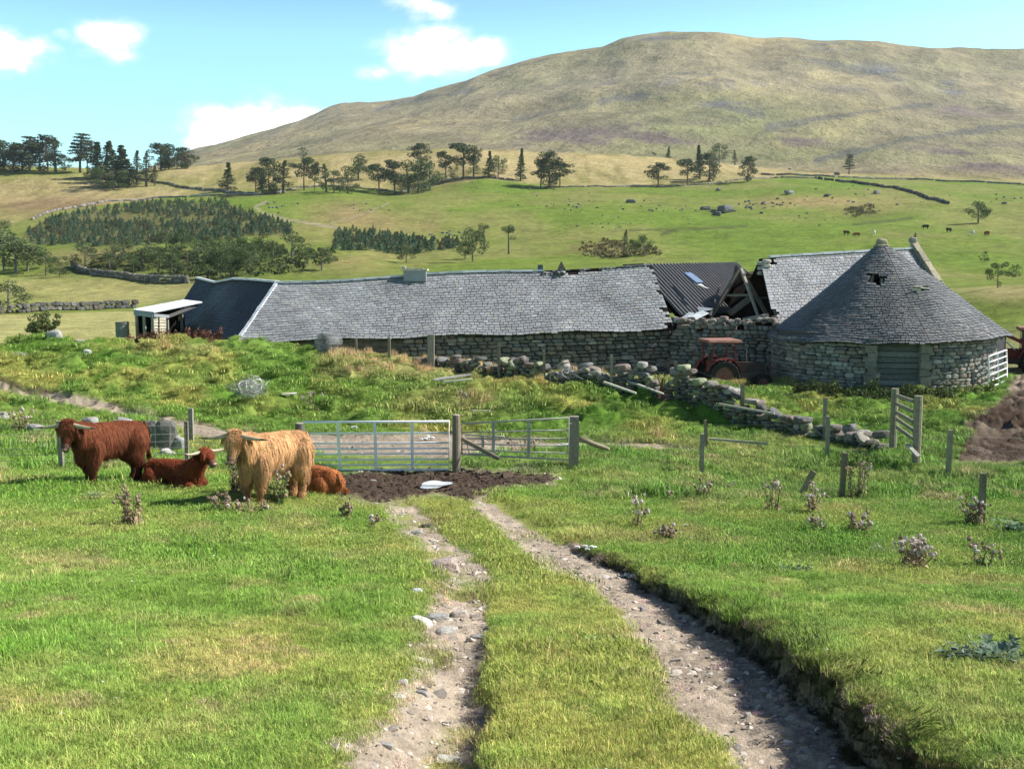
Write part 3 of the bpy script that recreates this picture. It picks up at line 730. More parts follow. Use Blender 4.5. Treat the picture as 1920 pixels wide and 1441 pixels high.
# Collection Info lists the children by name
ORD = sorted(names)
KI = np.array([ORD.index(n) for n in names])
def field_points(n, y0, y1, wide=.56, pad=1.2):
    Y = np.sqrt(RNG.uniform(y0 ** 2, y1 ** 2, n)); X = RNG.uniform(-1, 1, n) * (wide * Y + pad)
    return X, Y
GB = 2.05
def grass():
    # turf
    for (nm, n, y0, y1, ks, s0, s1) in [('turf_grass', 26000, 3.2, 13.5, (0, 1, 2), .75, 1.4), ('meadow_grass', 19000, 12.5, 33, (3, 4, 5), .75, 1.5)]:
        X, Y = field_points(n, y0, y1)
        z, px, py, col, bare, mud, face, mz = zones(X, Y)
        if y0 > 10:
            for dx_ in (-.17, .17): bare = np.maximum(bare, zones(X + dx_, Y)[4] * .97)
        keep = (RNG.random(n) > np.clip(bare * 1.15, 0, .985)) & (mud < .3) & (mz < .8)
        lush = sstep(.0, .6, -fbm(X * .45, Y * .45, 4, 101) + .5 * fbm(X * 1.7, Y * 1.7, 3, 111))
        s = RNG.uniform(s0, s1, n) * (.85 + .8 * lush * (RNG.random(n) < .7)) * (1 - .4 * bare)
        k = np.array(ks)[RNG.integers(0, len(ks), n)]
        k = np.where(RNG.random(n) < .035, RNG.integers(14, 16, n), k); k = np.where((RNG.random(n) < .6) & (fbm(X * .8, Y * .8, 3, 301, .6) > .42), 16, k)
        # rank grass on the right beyond the posts and along the gate
        rank = ((px > 1090) & (py < 940) & (Y > 20)) | ((px > 865) & (px < 1110) & (py > 838) & (py < 886)) | ((px < 640) & (py < 886))
        rank &= RNG.random(n) < np.where(px < 640, .12, .75) * sstep(950, 915, py)
        k = np.where(rank, RNG.integers(6, 9, n), k)
        t = col * RNG.uniform(.7, 1.35, (n, 1))
        t = np.where(rank[:, None], t * np.array([1.0, .98, 1.15]), t)
        P = np.stack([X, Y, z], 1)[keep]
        scatter(nm, P, KI[k[keep]], s[keep] * 1.0, t[keep] * GB)
    # bank lip overhang
    Y = RNG.uniform(3.6, 16.5, 1500); X = lin(EY, EX, Y) + .11 * fbm(Y * 0 + 1.0, Y * 2.4, 3, 9) + .05 * fbm(Y * 0 + 7.0, Y * 9, 2, 19) + RNG.normal(.03, .04, 1500)
    z, px, py, col, bare, mud, face, mz = zones(X, Y)
    z = np.maximum(z, H(X + .1, Y) - .04)
    P = np.stack([X, Y, z], 1)
    t = np.where(RNG.random((1500, 1)) < .15, np.array([[.17, .17, .05]]), col) * RNG.uniform(.7, 1.1, (1500, 1))
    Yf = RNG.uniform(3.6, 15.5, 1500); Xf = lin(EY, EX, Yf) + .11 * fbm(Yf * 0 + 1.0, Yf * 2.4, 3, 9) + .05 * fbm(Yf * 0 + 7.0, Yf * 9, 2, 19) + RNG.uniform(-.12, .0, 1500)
    zf = zones(Xf, Yf)[0]; kf = RNG.random(1500) < .2 + .9 * bankrise(Yf)  # dark tufts on the bank face, coloured to deepen its shade
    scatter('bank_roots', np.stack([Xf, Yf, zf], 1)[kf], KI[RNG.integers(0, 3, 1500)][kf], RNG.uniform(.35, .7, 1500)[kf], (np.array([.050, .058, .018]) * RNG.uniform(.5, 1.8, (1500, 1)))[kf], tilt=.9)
    scatter('bank_grass', P, KI[np.where(RNG.random(1500) < .03, 6, RNG.integers(0, 3, 1500))], RNG.uniform(.5, 1.0, 1500) * (.5 + .5 * bankrise(Y) / .5) * .9, t * 1.6, tilt=.45)
    # the rough mound
    n = 22000
    Y = np.sqrt(RNG.uniform(31.2 ** 2, 46.0 ** 2, n)); X = RNG.uniform(-.54, .54, n) * Y
    z, px, py, col, bare, mud, face, mz = zones(X, Y)
    keep = (RNG.random(n) > np.clip(bare * 1.2, 0, .99)) & (mz > .1)
    high = vn(X * .75, Y * .95, 77)
    k = np.where(RNG.random(n) < .72, RNG.integers(3, 6, n), RNG.integers(6, 9, n))
    k = np.where(RNG.random(n) < .1, 12, k)
    st = np.clip((col[:, 0] / col[:, 1] - .95) * 4, 0, 1)
    k = np.where(RNG.random(n) < st * .5, RNG.integers(9, 12, n), k)
    s = RNG.uniform(.65, 1.2, n) * (.5 + .65 * high)
    scatter('tussock_grass', np.stack([X, Y, z], 1)[keep], KI[k[keep]], s[keep], (col * GB * RNG.uniform(.75, 1.2, (n, 1)))[keep])
grass()
# ------------------------------------------------------------------ building materials
MT['slate'] = flat_mat('roof_slate', (1, 1, 1), .5, .34, .7, spec=.5, use_col=True, bmp=.006)
MT['stone'] = flat_mat('wall_stone', (1, 1, 1), .92, .38, 7, use_col=True, bmp=.03)
MT['wood'] = flat_mat('weathered_wood', (1, 1, 1), .85, .35, 9, use_col=True, bmp=.01)
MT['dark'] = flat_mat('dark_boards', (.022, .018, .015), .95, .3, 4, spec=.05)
MT['mortar'] = flat_mat('wall_core', (.10, .092, .08), .95, .4, 5, bmp=.03)
MT['lead'] = flat_mat('lead_flashing', (.52, .55, .60), .5, .2, 4, spec=.4)
MT['tin'] = flat_mat('corrugated_sheet', (1, 1, 1), .6, .25, 2, spec=.35, use_col=True)
MT['galv'] = flat_mat('galvanised_steel', (.93, .94, .95), .35, .12, 6, metal=.1, spec=.5)
MT['oldgalv'] = flat_mat('old_gate_steel', (.42, .41, .38), .6, .35, 6, metal=.05, spec=.4)
MT['rust'] = flat_mat('rusty_red_paint', (1, 1, 1), .7, .35, 5, use_col=True, bmp=.004)
MT['rubber'] = flat_mat('tyre_rubber', (.025, .024, .023), .85, .3, 9)
MT['glass'] = flat_mat('dusty_glass', (.10, .13, .16), .15, .2, 3, spec=.6)
MT['wire'] = flat_mat('fence_wire', (.42, .42, .42), .5, .2, 5, metal=.5)

def P3(*a): return np.array(at(*a))
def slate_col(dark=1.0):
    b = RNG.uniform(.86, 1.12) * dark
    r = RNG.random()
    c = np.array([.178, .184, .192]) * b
    if r < .12: c = np.array([.20, .20, .19]) * b
    elif r < .2: c = np.array([.16, .155, .165]) * b
    elif r < .208: c = np.array([.24, .25, .26]) * b
    return c
def slates(mb, fn, lenfn, rows, w, skip=None, lift=.035, dark=1.0, under=None, jit=1.0):
    """courses of single slates on the surface fn(u, v) (v: 0 at the eave, 1 at the ridge)."""
    for r in range(rows):
        v0, v1 = r / rows, (r + 1.25) / rows
        v1 = min(v1, 1.0)
        n = max(3, int(lenfn((v0 + v1) / 2) / w))
        us = (np.arange(n + 1) + (.5 if r % 2 else 0)) / n
        us = np.clip(us + RNG.normal(0, .12 / n, n + 1) * jit, 0, 1); us[0] = 0 if r % 2 == 0 else 0
        if r % 2: us = np.concatenate([[0], us[:-1], [1]])
        else: us[-1] = 1
        for a, b in zip(us[:-1], us[1:]):
            if b - a < .15 / n: continue
            if skip is not None and skip((a + b) / 2, (v0 + 1 / rows / 2), a, b): continue
            g = .012 / w / n
            dv = RNG.normal(0, .07 / rows) * jit
            if RNG.random() < .03 * jit: dv -= RNG.uniform(.1, .4) / rows
            p = [np.array(fn(a + g, v0 + dv)), np.array(fn(b - g, v0 + dv + RNG.normal(0, .03 / rows))), np.array(fn(b - g, v1)), np.array(fn(a + g, v1))]
            nrm = np.cross(p[1] - p[0], p[3] - p[0]); nrm /= np.linalg.norm(nrm) + 1e-9
            l = lift * RNG.uniform(.7, 1.3)
            top = [p[0] + nrm * l, p[1] + nrm * (l + RNG.normal(0, .004)), p[2] + nrm * .004, p[3] + nrm * .004]
            bot = [q - nrm * .004 for q in p[:2]]
            mb.add(top + bot, [(0, 1, 2, 3), (4, 5, 1, 0), (4, 0, 3), (1, 5, 2)], slate_col(dark))
def bil(p00, p10, p11, p01, sag=None):
    def f(u, v):
        q = (p00 * (1 - u) + p10 * u) * (1 - v) + (p01 * (1 - u) + p11 * u) * v
        if sag is not None: q = q + np.array([0, 0, sag(u, v)])
        return q
    return f
def sheet(mb, fn, nu, nv, off=-.02, col=(1, 1, 1), thick=.05, skip=None):
    P = [[np.array(fn(i / nu, j / nv)) for i in range(nu + 1)] for j in range(nv + 1)]
    n0 = np.cross(P[0][-1] - P[0][0], P[-1][0] - P[0][0]); n0 /= np.linalg.norm(n0)
    V_, Fc = [], []
    for j in range(nv + 1):
        for i in range(nu + 1): V_.append(P[j][i] + n0 * off)
    m = len(V_)
    V_ += [v - n0 * thick for v in V_]
    I = lambda i, j: j * (nu + 1) + i
    for j in range(nv):
        for i in range(nu):
            if skip is not None and skip((i + .5) / nu, (j + .5) / nv): continue
            Fc.append((I(i, j), I(i + 1, j), I(i + 1, j + 1), I(i, j + 1)))
            Fc.append((m + I(i, j + 1), m + I(i + 1, j + 1), m + I(i + 1, j), m + I(i, j)))
    for i in range(nu):
        Fc.append((I(i, 0), m + I(i, 0), m + I(i + 1, 0), I(i + 1, 0))); Fc.append((I(i, nv), I(i + 1, nv), m + I(i + 1, nv), m + I(i, nv)))
    for j in range(nv):
        Fc.append((I(0, j), I(0, j + 1), m + I(0, j + 1), m + I(0, j))); Fc.append((I(nu, j), m + I(nu, j), m + I(nu, j + 1), I(nu, j + 1)))
    mb.add(V_, Fc, col)
STC = [(.33, .31, .27), (.27, .26, .24), (.40, .37, .32), (.22, .21, .20), (.36, .31, .26), (.30, .30, .30), (.45, .43, .39), (.34, .27, .23)]
def stone_col(k=1.0):
    return np.array(STC[RNG.integers(0, len(STC))]) * RNG.uniform(.7, 1.25) * k * .66
def masonry(mb, path, zb, zt, L0=.28, L1=.55, h0=.14, h1=.24, depth=.3, k=1.0, sub=2, top_rag=0.0, skip=None, out=1):
    """irregular stones laid in courses on a vertical surface along path (list of xy); outward is to the right of travel * out."""
    path = np.array(path, float); seg = np.linalg.norm(np.diff(path, axis=0), axis=1); cum = np.concatenate([[0], np.cumsum(seg)]); tot = cum[-1]
    def pt(s):
        s = min(max(s, 0), tot); i = min(np.searchsorted(cum, s, 'right') - 1, len(seg) - 1)
        f = (s - cum[i]) / seg[i]; p = path[i] * (1 - f) + path[i + 1] * f; d = (path[i + 1] - path[i]) / seg[i]
        return p, math.atan2(d[1], d[0])
    z = 0; sd_ = 0
    hmax = max(zt(s) - zb(s) for s in np.linspace(0, tot, 20))
    while z < hmax:
        h = RNG.uniform(h0, h1); s = -RNG.uniform(0, .3)
        while s < tot:
            L = RNG.uniform(L0, L1) * (1.3 if RNG.random() < .1 else 1); c = s + L / 2; s += L
            if c < 0 or c > tot: continue
            p, a = pt(c); z0 = zb(c) + z + RNG.normal(0, .012)
            if z0 + h * .6 > zt(c) + RNG.normal(0, 1) * top_rag: continue
            if skip is not None and skip(c, z0 + h / 2): continue
            sd_ += 1
            mb.lump((p[0], p[1], z0 + h / 2), (L * 1.04, depth * RNG.uniform(.85, 1.15), h * 1.08), seed=int(RNG.integers(0, 9999)), R=rotz(a + RNG.normal(0, .05)), col=stone_col(k), sub=sub, rough=.14, flat=True)
        z += h * .97

# ------------------------------------------------------------------ long barn
EL, ER, RR, RL = P3(443, 642, 46.0), P3(1265, 617, 50.0), P3(1222, 498, 53.0), P3(520, 530, 49.3)
barn = empty('long_barn', ((EL + ER) / 2 * np.array([1, 1, 0]) + np.array([0, 1, gz(-2, 48)])).tolist(), 0,
             'long low stone barn with a grey slate roof across the middle of the farm', 'barn')
BL = np.array(barn.location)
def loc(p): return np.array(p) - BL
bf = bil(EL, ER, RR, RL, lambda u, v: -.05 * math.sin(u * math.pi * 3.1) * v - .03 * math.sin(u * 9 + 1) * v - .05 * math.sin(u * 23 + v * 5) * (1 - v))
hole_b = lambda u, v, a=0, b=0: (abs(u - .775) < .018 and v > .93) or (abs(u - .83) < .02 and v > .95) or (u > .985 and RNG.random() < .3)
mb = MB(); slates(mb, bf, lambda v: 19.4 * (1 - v) + 18 * v, 25, .26, skip=hole_b, dark=1.5)
mb.v = [v - BL for v in mb.v]
roof = mb.build('roof', MT['slate'], barn)
mb = MB(); sheet(mb, bf, 30, 4, -.03, thick=.05)
RB0, RB1 = RL + np.array([0, 3.2, -3.0]), RR + np.array([0, 3.2, -3.0])
sheet(mb, bil(RL, RR, RB1, RB0), 10, 2, .0)
mb.v = [v - BL for v in mb.v]; mb.build('sarking_boards', MT['dark'], barn)
mb = MB()
ridge = lambda t: bf(t, 1.0)
for i in range(22):
    a, b_ = ridge(i / 22 * .70), ridge((i + .96) / 22 * .70)
    mb.beam(a + np.array([0, .0, .05]), b_ + np.array([0, 0, .05]), .26, .09, jit=.006)
for i in range(12):   # pale hip flashing
    a, b_ = bf(0, i / 12), bf(0, (i + .95) / 12)
    mb.beam(a + np.array([-.02, 0, .05]), b_ + np.array([-.02, 0, .05]), .15, .07, jit=.008)
mb.v = [v - BL for v in mb.v]; mb.build('ridge_flashing', MT['lead'], barn)
mb = MB()             # bare ragged ridge at the right
for i in range(26):
    t = .72 + i * .0107
    if .765 < t < .785 or .82 < t < .845: continue
    mb.beam(ridge(t) + np.array([0, 0, .03]), ridge(t + .009) + np.array([0, 0, .04]), .22, .06, col=slate_col(1.2), jit=.02)
mb.beam(P3(1168, 497, 53), P3(1206, 495, 53.2), .14, .07, col=(.06, .05, .045))
mb.v = [v - BL for v in mb.v]; mb.build('ridge_tiles', MT['stone'], barn)
# roof ventilator with a pale stone top
vt = MB(); c0 = P3(779, 517, 50.6)
vt.box(c0, (1.05, .8, .5), col=(.30, .31, .33)); vt.v = [v - BL for v in vt.v]; vo = vt.build('roof_vent', MT['slate'], barn)
vt = MB(); vt.box(c0 + [0, 0, .28], (1.2, .95, .07), col=(.62, .58, .46)); vt.box(c0 + [-.1, -.2, .35], (1.0, .4, .05), col=(.55, .50, .38), jit=.01); vt.box(c0 + [-.55, -.1, .36], (.16, .4, .14), col=(.35, .34, .3), jit=.02)
vt.v = [v - BL for v in vt.v]; vt.build('vent_cap', MT['stone'], vo)
vt = MB(); c1 = P3(1013, 506, 52); vt.box(c1, (.28, .5, .5), col=(.10, .12, .17), taper=.8)
c2 = P3(1053, 503, 52.2)
vt.add([c2 + [-.22, -.25, -.1], c2 + [.22, -.25, -.1], c2 + [.22, .25, -.1], c2 + [-.22, .25, -.1], c2 + [-.02, 0, .36]], [(0, 1, 4), (1, 2, 4), (2, 3, 4), (3, 0, 4), (3, 2, 1, 0)], (.07, .065, .06))
for i in range(9):
    vt.box(P3(1020 + i * 5, 513 - i * .3, 51.8) + RNG.normal(0, .03, 3), (.22, .2, .06), R=rotz(RNG.uniform(0, 3)), col=(.45, .45, .44) if i % 2 else (.09, .08, .08), jit=.02)
vt.v = [v - BL for v in vt.v]; vt.build('broken_vent', MT['stone'], barn)
# skylight strip on nothing: none; front wall
wp = [(EL + [.55, .30, 0])[:2], (ER + [-.15, .35, 0])[:2]]
wl0 = np.linalg.norm(np.array(wp[1]) - np.array(wp[0]))
zt_b = lambda s: float((EL[2] * (1 - s / wl0) + ER[2] * s / wl0)) + .12
zb_b = lambda s: float(zt_b(s)) - 2.45
mb = MB(); masonry(mb, [(EL + (ER - EL) * .36 + [0, .3, 0])[:2], wp[1]], lambda s: zb_b(s + wl0 * .36), lambda s: zt_b(s + wl0 * .36) - .05, .28, .6, .14, .25, .3, k=.95, sub=1)
mb.v = [v - BL for v in mb.v]; mb.build('wall', MT['stone'], barn)
mb = MB(); a, b_ = np.array([*wp[0], zb_b(0)]), np.array([*wp[1], zb_b(wl0)])
for (q, w_) in ((np.array([0, .3, 0]), 0), (np.array([0, 5.6, 0]), 1)):
    mb.beam(a + q + [0, 0, 1.22], b_ + q + [0, 0, 1.22], .45, 2.44)
mb.beam(b_ + [0, .3, 1.2], b_ + [0, 5.6, 1.2], .4, 2.4); mb.beam(a + [0, .3, 1.2], a + [0, 5.6, 1.2], .4, 2.4)
mb.v = [v - BL for v in mb.v]; mb.build('wall_core', MT['mortar'], barn)

# ------------------------------------------------------------------ shaded side barn on the left
SL_ridge = [P3(520, 530, 49.3), P3(475, 526, 51.6), P3(440, 524, 54), P3(405, 531, 57), P3(370, 522, 60)]
sb = empty('side_barn', (*SL_ridge[4][:2].tolist(), gz(SL_ridge[4][0], SL_ridge[4][1])), 0, 'side barn with a sagging shaded slate roof at the farm left end', 'barn')
BL = np.array(sb.location)
def rd_(u):
    u = 1 - u; t = u * 4; i = min(int(t), 3); f = t - i; f = f * f * (3 - 2 * f) * .6 + f * .4
    return SL_ridge[i] * (1 - f) + SL_ridge[i + 1] * f
SE0, SE1 = P3(302, 630, 56), P3(443, 642, 46.0)
sbf = lambda u, v: (SE0 * (1 - u) + SE1 * u) * (1 - v) + rd_(u) * v + np.array([0, 0, -.12 * math.sin(math.pi * v) * math.sin(u * 7)])
mb = MB(); slates(mb, sbf, lambda v: 13.5, 24, .28, dark=.3); mb.v = [v - BL for v in mb.v]; mb.build('roof', MT['slate'], sb)  # shade of the slope facing away from the sun is put into the slate colour
mb = MB(); sheet(mb, sbf, 16, 4, -.03)
sheet(mb, lambda u, v: rd_(1 - u) * (1 - v) + (rd_(1 - u) + [2.6, 1.7, -3.0]) * v, 8, 2, -.01)
mb.v = [v - BL for v in mb.v]; mb.build('sarking_boards', MT['dark'], sb)
mb = MB()
for i in range(20): mb.beam(rd_(i / 20) + [0, 0, .05], rd_((i + .95) / 20) + [0, 0, .05], .26, .09, jit=.006)
mb.v = [v - BL for v in mb.v]; mb.build('ridge_flashing', MT['lead'], sb); mb = MB()
for (p, q) in ((P3(429, 617, 49.0), P3(446, 598, 49.8)),):
    mb.beam(p + [0, -.1, .1], q + [0, -.1, .1], .25, .05)
mb.v = [v - BL for v in mb.v]; mb.build('skylight', MT['lead'], sb)
mb = MB(); d_ = np.array([.35, .25, 0])
mb.beam(SE0 + d_ + [0, 0, -1.3], SE1 + d_ + [0, 0, -1.3], .5, 2.3)
G0, G1 = SE0 + d_, SL_ridge[4] + [2.4, 1.6, -2.9]
mb.add([G0 + [0, 0, -2.4], G1 + [0, 0, -2.4], G1, SL_ridge[4] - [0, 0, .1], G0], [(0, 1, 2, 3, 4)])
mb.v = [v - BL for v in mb.v]; mb.build('wall', MT['mortar'], sb)

# ------------------------------------------------------------------ lean-to shed in front of it
A_, B_, C_, D_ = P3(250, 580, 50.5), P3(289, 585, 49.2), P3(380, 566, 53.5), P3(345, 562, 55.5)
sh = empty('open_shed', (A_[0], A_[1], gz(A_[0], A_[1])), 0, 'small open shed with a pale tin roof against the shaded side barn', 'shed')
BL = np.array(sh.location)
mb = MB(); nc = 28
def corr(mb, P00, P10, P11, P01, nw, amp, col, seg=6, nv=3):
    n = np.cross(P10 - P00, P01 - P00); n /= np.linalg.norm(n)
    V_, Fc, Cc = [], [], []
    nu = nw * seg
    for j in range(nv + 1):
        v = j / nv
        for i in range(nu + 1):
            u = i / nu; q = (P00 * (1 - u) + P10 * u) * (1 - v) + (P01 * (1 - u) + P11 * u) * v
            V_.append(q + n * amp * math.sin(2 * math.pi * i / seg))
    for j in range(nv):
        for i in range(nu): k = j * (nu + 1) + i; Fc.append((k, k + 1, k + nu + 2, k + nu + 1)); Cc.append(col(i / nu, j / nv) if callable(col) else col)
    mb.add(V_, Fc, np.array(Cc, float))
corr(mb, A_, B_, C_, D_, 12, .03, (.50,.54,.60)); corr(mb, D_ - [0, 0, .04], C_ - [0, 0, .04], B_ - [0, 0, .04], A_ - [0, 0, .04], 12, .03, (.4, .42, .44))
mb.v = [v - BL for v in mb.v]; mb.build('roof', MT['tin'], sh)
mb = MB()
for (p, z0) in ((P3(256, 584, 50.4), 0), (P3(286, 588, 49.4), 0), (P3(270, 586, 49.9), 0), (P3(313, 590, 50.5), 0), (P3(340, 572, 54), 0)):
    mb.beam(p, p - [0, 0, 2.0], .12, .12, col=(.30, .29, .27))
mb.beam(P3(252, 586, 50.4), P3(288, 591, 49.3), .08, .22, col=(.32, .36, .40)); mb.beam(P3(288, 591, 49.3), P3(316, 593, 50.3), .08, .14, col=(.30, .32, .35))
mb.beam(P3(316, 593, 50.3), P3(370, 572, 53.5), .08, .14, col=(.10, .10, .10))
mb.v = [v - BL for v in mb.v]; mb.build('frame', MT['wood'], sh)
mb = MB()
for i in range(6):
    mb.beam(P3(284, 597 + i * 5.4, 49.35), P3(296, 597.4 + i * 5.4, 49.6), .04, .105, col=(.66, .60, .46), jit=.005)
    mb.beam(P3(299, 597.4 + i * 5.4, 49.65), P3(311, 598 + i * 5.4, 49.9), .04, .105, col=(.66, .60, .46), jit=.005)
mb.v = [v - BL for v in mb.v]; mb.build('slatted_boards', MT['wood'], sh)
mb = MB(); mb.beam(P3(258, 612, 51.5), P3(345, 604, 54.5), .1, 1.6); mb.beam(P3(256, 612, 50.6), P3(262, 612, 52.4), .1, 1.6)
mb.v = [v - BL for v in mb.v]; mb.build('back_wall', MT['dark'], sh)

# ------------------------------------------------------------------ corrugated barn
R1, R2, E1, E2 = P3(1190, 497, 54.3), P3(1382, 493, 66), P3(1276, 592, 51.6), P3(1478, 575, 63.0)
cb = empty('corrugated_barn', (*((R1 + R2) / 2)[:2].tolist(), 1.2), 0, 'rear barn with a dark corrugated roof between the long barn and the collapsed truss', 'barn')
BL = np.array(cb.location)
mb = MB(); corr(mb, E1, E2, R2, R1, 34, .12, lambda u, v: (.13, .13, .13), 6, 4); mb.v = [v - BL for v in mb.v]; mb.build('roof', MT['tin'], cb)
mb = MB(); sheet(mb, bil(R1, R2, R2 + [-3, 2, -3.0], R1 + [-3, 2, -3.0]), 4, 2, -.05)
sheet(mb, bil(E1, E2, R2, R1), 4, 2, -.16)
mb.beam(E1 - [0, 0, 1.2] + [-.3, .2, 0], E2 - [0, 0, 1.2] + [-.3, .2, 0], .4, 2.2)
mb.v = [v - BL for v in mb.v]; mb.build('frame', MT['dark'], cb)
mb = MB(); a, b_ = P3(1288, 516, 54.6) , P3(1311, 535, 53.9)
mb.beam(a + [0, -.1, .1], b_ + [0, -.15, .12], .50, .10, col=(.14, .20, .32)); mb.beam(P3(1313, 533, 53.6), P3(1325, 541, 53.3), .3, .05, col=(.5, .5, .48), jit=.04)
mb.v = [v - BL for v in mb.v]; mb.build('skylight', MT['tin'], cb)

# ------------------------------------------------------------------ collapsed roof end and the slate barn behind the mill
QL, QR, QRR, QRL = P3(1472, 606, 51.2), P3(1792, 592, 54.6), P3(1712, 467, 58.2), P3(1424, 484, 54.8)
s2 = empty('slate_barn', (*((QL + QR) / 2)[:2].tolist(), 1.3), 0, 'half collapsed slate barn behind the round mill, bare truss at its open end', 'barn')
BL = np.array(s2.location)
def qf(u, v):
    q = bil(QL, QR, QRR, QRL)(u, v)
    return q
def qskip(u, v, a=0, b=0):
    lim = np.interp(v, [0, .12, .3, .55, .8, .84, .9, 1], [.0, .035, -.01, -.02, -.01, .055, .085, .075])
    return u < lim + RNG.normal(0, .006)
def qf2(u, v): return bil(QL, QR, QRR, QRL)(u * 1.06 - .06 * (1 - v), v)
mb = MB(); slates(mb, qf2, lambda v: 9.5 * (1 - v) + 9 * v, 24, .23, skip=qskip, dark=1.5); mb.v = [v - BL for v in mb.v]; mb.build('roof', MT['slate'], s2)
mb = MB(); sheet(mb, qf2, 30, 14, -.03, skip=lambda u, v: qskip(u, v)); sheet(mb, bil(QRL, QRR, QRR + [-.6, 3.2, -3], QRL + [-.6, 3.2, -3]), 3, 2, -.02)
mb.v = [v - BL for v in mb.v]; mb.build('sarking_boards', MT['dark'], s2)
mb = MB()
for i in range(14):
    mb.beam(qf(.06 + i / 14 * .94, 1) + [0, 0, .06], qf(.06 + (i + .96) / 14 * .94, 1) + [0, 0, .06], .26, .1, jit=.006)
mb.v = [v - BL for v in mb.v]; mb.build('ridge_flashing', MT['lead'], s2)
mb = MB()             # coped gable on the right
for i in range(7):
    a, b_ = qf(1.012, 1.03 - i * .15), qf(1.012, 1.03 - (i + .95) * .15)
    mb.beam(a + [0, 0, .16], b_ + [0, 0, .16], .36, .30, col=np.array([.34, .30, .22]) * RNG.uniform(.8, 1.15), jit=.01)
k0 = qf(1.012, 1.03)
mb.v = [v - BL for v in mb.v]; mb.build('coping', MT['stone'], s2); mb = MB()
mb.lump(k0 + [-.05, 0, .36], (.42, .42, .38), 5, col=(.30, .28, .23), rough=.1); mb.tube([k0 + [.08, 0, .55], k0 + [.1, 0, .78]], [.1, .03], 6, (.25, .2, .14))
mb.v = [v - BL for v in mb.v]; mb.build('finial', MT['stone'], s2); mb = MB()
for i in range(6):    # broken stub of the left gable
    mb.lump(P3(1428 + (i % 2) * 9, 512 - i * 4.5, 54.4), (.45, .45, .22), i + 50, col=(.58, .54, .44) if i % 2 else (.42, .40, .34), rough=.15, flat=True)
mb.v = [v - BL for v in mb.v]; mb.build('gable_stub', MT['stone'], s2)
mb = MB()
WD = (.27, .235, .18)
for (p, q, w_, c_) in [((1387, 503, 55), (1330, 600, 54.2), .17, (.16, .14, .11)), ((1389, 503, 55), (1424, 598, 53.5), .13, (.42, .38, .29)), ((1390, 506, 55.2), (1442, 598, 53.8), .17, (.20, .17, .13)),
                       ((1352, 554, 54.8), (1412, 553, 54.6), .16, (.30, .26, .20)), ((1380, 498, 55), (1376, 520, 55), .1, (.1, .1, .06)), ((1368, 588, 54), (1404, 560, 54.3), .3, (.22, .18, .14)),
                       ((1402, 512, 57), (1424, 508, 57.5), .12, (.07, .06, .05)), ((1445, 570, 54.5), (1462, 600, 54.0), .12, (.45, .42, .36)), ((1410, 560, 56), (1452, 556, 55.5), .1, (.12, .1, .08)),
                       ((1332, 592, 53.6), (1350, 530, 55.5), .1, (.1, .09, .08)), ((1395, 600, 53.2), (1440, 590, 53.6), .22, (.60, .58, .50))]:
    mb = MB(); mb.beam(P3(*p), P3(*q), w_, w_ * .8, col=c_, jit=.012); mb.v = [v - BL for v in mb.v]; mb.build('truss_timber', MT['wood'], s2)
mb = MB(); g0 = [P3(1387, 512, 57.4), P3(1336, 602, 56.6), P3(1346, 640, 55.5), P3(1475, 640, 55.5), P3(1478, 600, 55.8), P3(1440, 515, 58)]  # near-black backing sheet paints the shade inside the open roof end
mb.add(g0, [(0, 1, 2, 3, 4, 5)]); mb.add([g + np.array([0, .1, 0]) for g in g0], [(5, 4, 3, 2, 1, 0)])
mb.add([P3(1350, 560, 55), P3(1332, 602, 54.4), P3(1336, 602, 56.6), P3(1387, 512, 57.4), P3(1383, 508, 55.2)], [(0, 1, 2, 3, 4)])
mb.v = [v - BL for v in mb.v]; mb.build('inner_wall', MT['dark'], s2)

# ruined front wall with loose rubble
pw = [P3(1262, 650, 50.0)[:2], P3(1350, 650, 49.2)[:2], P3(1462, 650, 48.0)[:2]]
rw = empty('ruined_wall', (*pw[1].tolist(), gz(*pw[1])), 0, 'ruined rubble wall with a broken top below the collapsed roof truss', 'wall')
BL = np.array(rw.location)
Lw = np.linalg.norm(pw[1] - pw[0]) + np.linalg.norm(pw[2] - pw[1])
ztop = lambda s: ZC - drop(49, float(np.interp(s / Lw, [0, .08, .3, .5, .7, .9, 1], [616, 606, 612, 604, 606, 598, 600])))
mb = MB(); masonry(mb, pw, lambda s: ZC - 5.05, ztop, .2, .5, .11, .22, .4, k=1.0, sub=2, top_rag=.16)
for i in range(90):
    t = RNG.random(); px_ = 1266 + t * 196; py_ = np.interp(px_, [1262, 1300, 1350, 1400, 1460], [600, 604, 604, 602, 596]) + RNG.normal(0, 3)
    s_ = RNG.uniform(.12, .34)
    mb.lump(P3(px_, py_, 49.6 - t * 1.3 + RNG.uniform(-.1, 1.2)), (s_ * 1.3, s_, s_ * .7), int(RNG.integers(9999)), R=rotz(RNG.uniform(0, 3)), col=stone_col(1.35), sub=1, flat=True)
mb.v = [v - BL for v in mb.v]; mb.build('rubble_stones', MT['stone'], rw)
mb = MB(); mb.beam([*pw[0], ZC - 4.0] + np.array([0, .25, 0]), [*pw[2], ZC - 4.0] + np.array([0, .25, 0]), .35, 2.0)
mb.v = [v - BL for v in mb.v]; mb.build('wall_core', MT['mortar'], rw)
bs = MB()
for (a, b_, w_) in (((1278, 600, 50.6), (1300, 588, 51), .5), ((1296, 596, 50.4), (1322, 586, 51), .45), ((1312, 577, 52), (1334, 580, 52), .12)):
    bs.beam(P3(*a), P3(*b_), w_, .03, col=(.58, .62, .64), jit=.05)
o = bs.build('crumpled_sheet', MT['tin']); tag(o, 'crumpled pale roofing sheets heaped on the broken wall beside the barn', 'metal sheet')

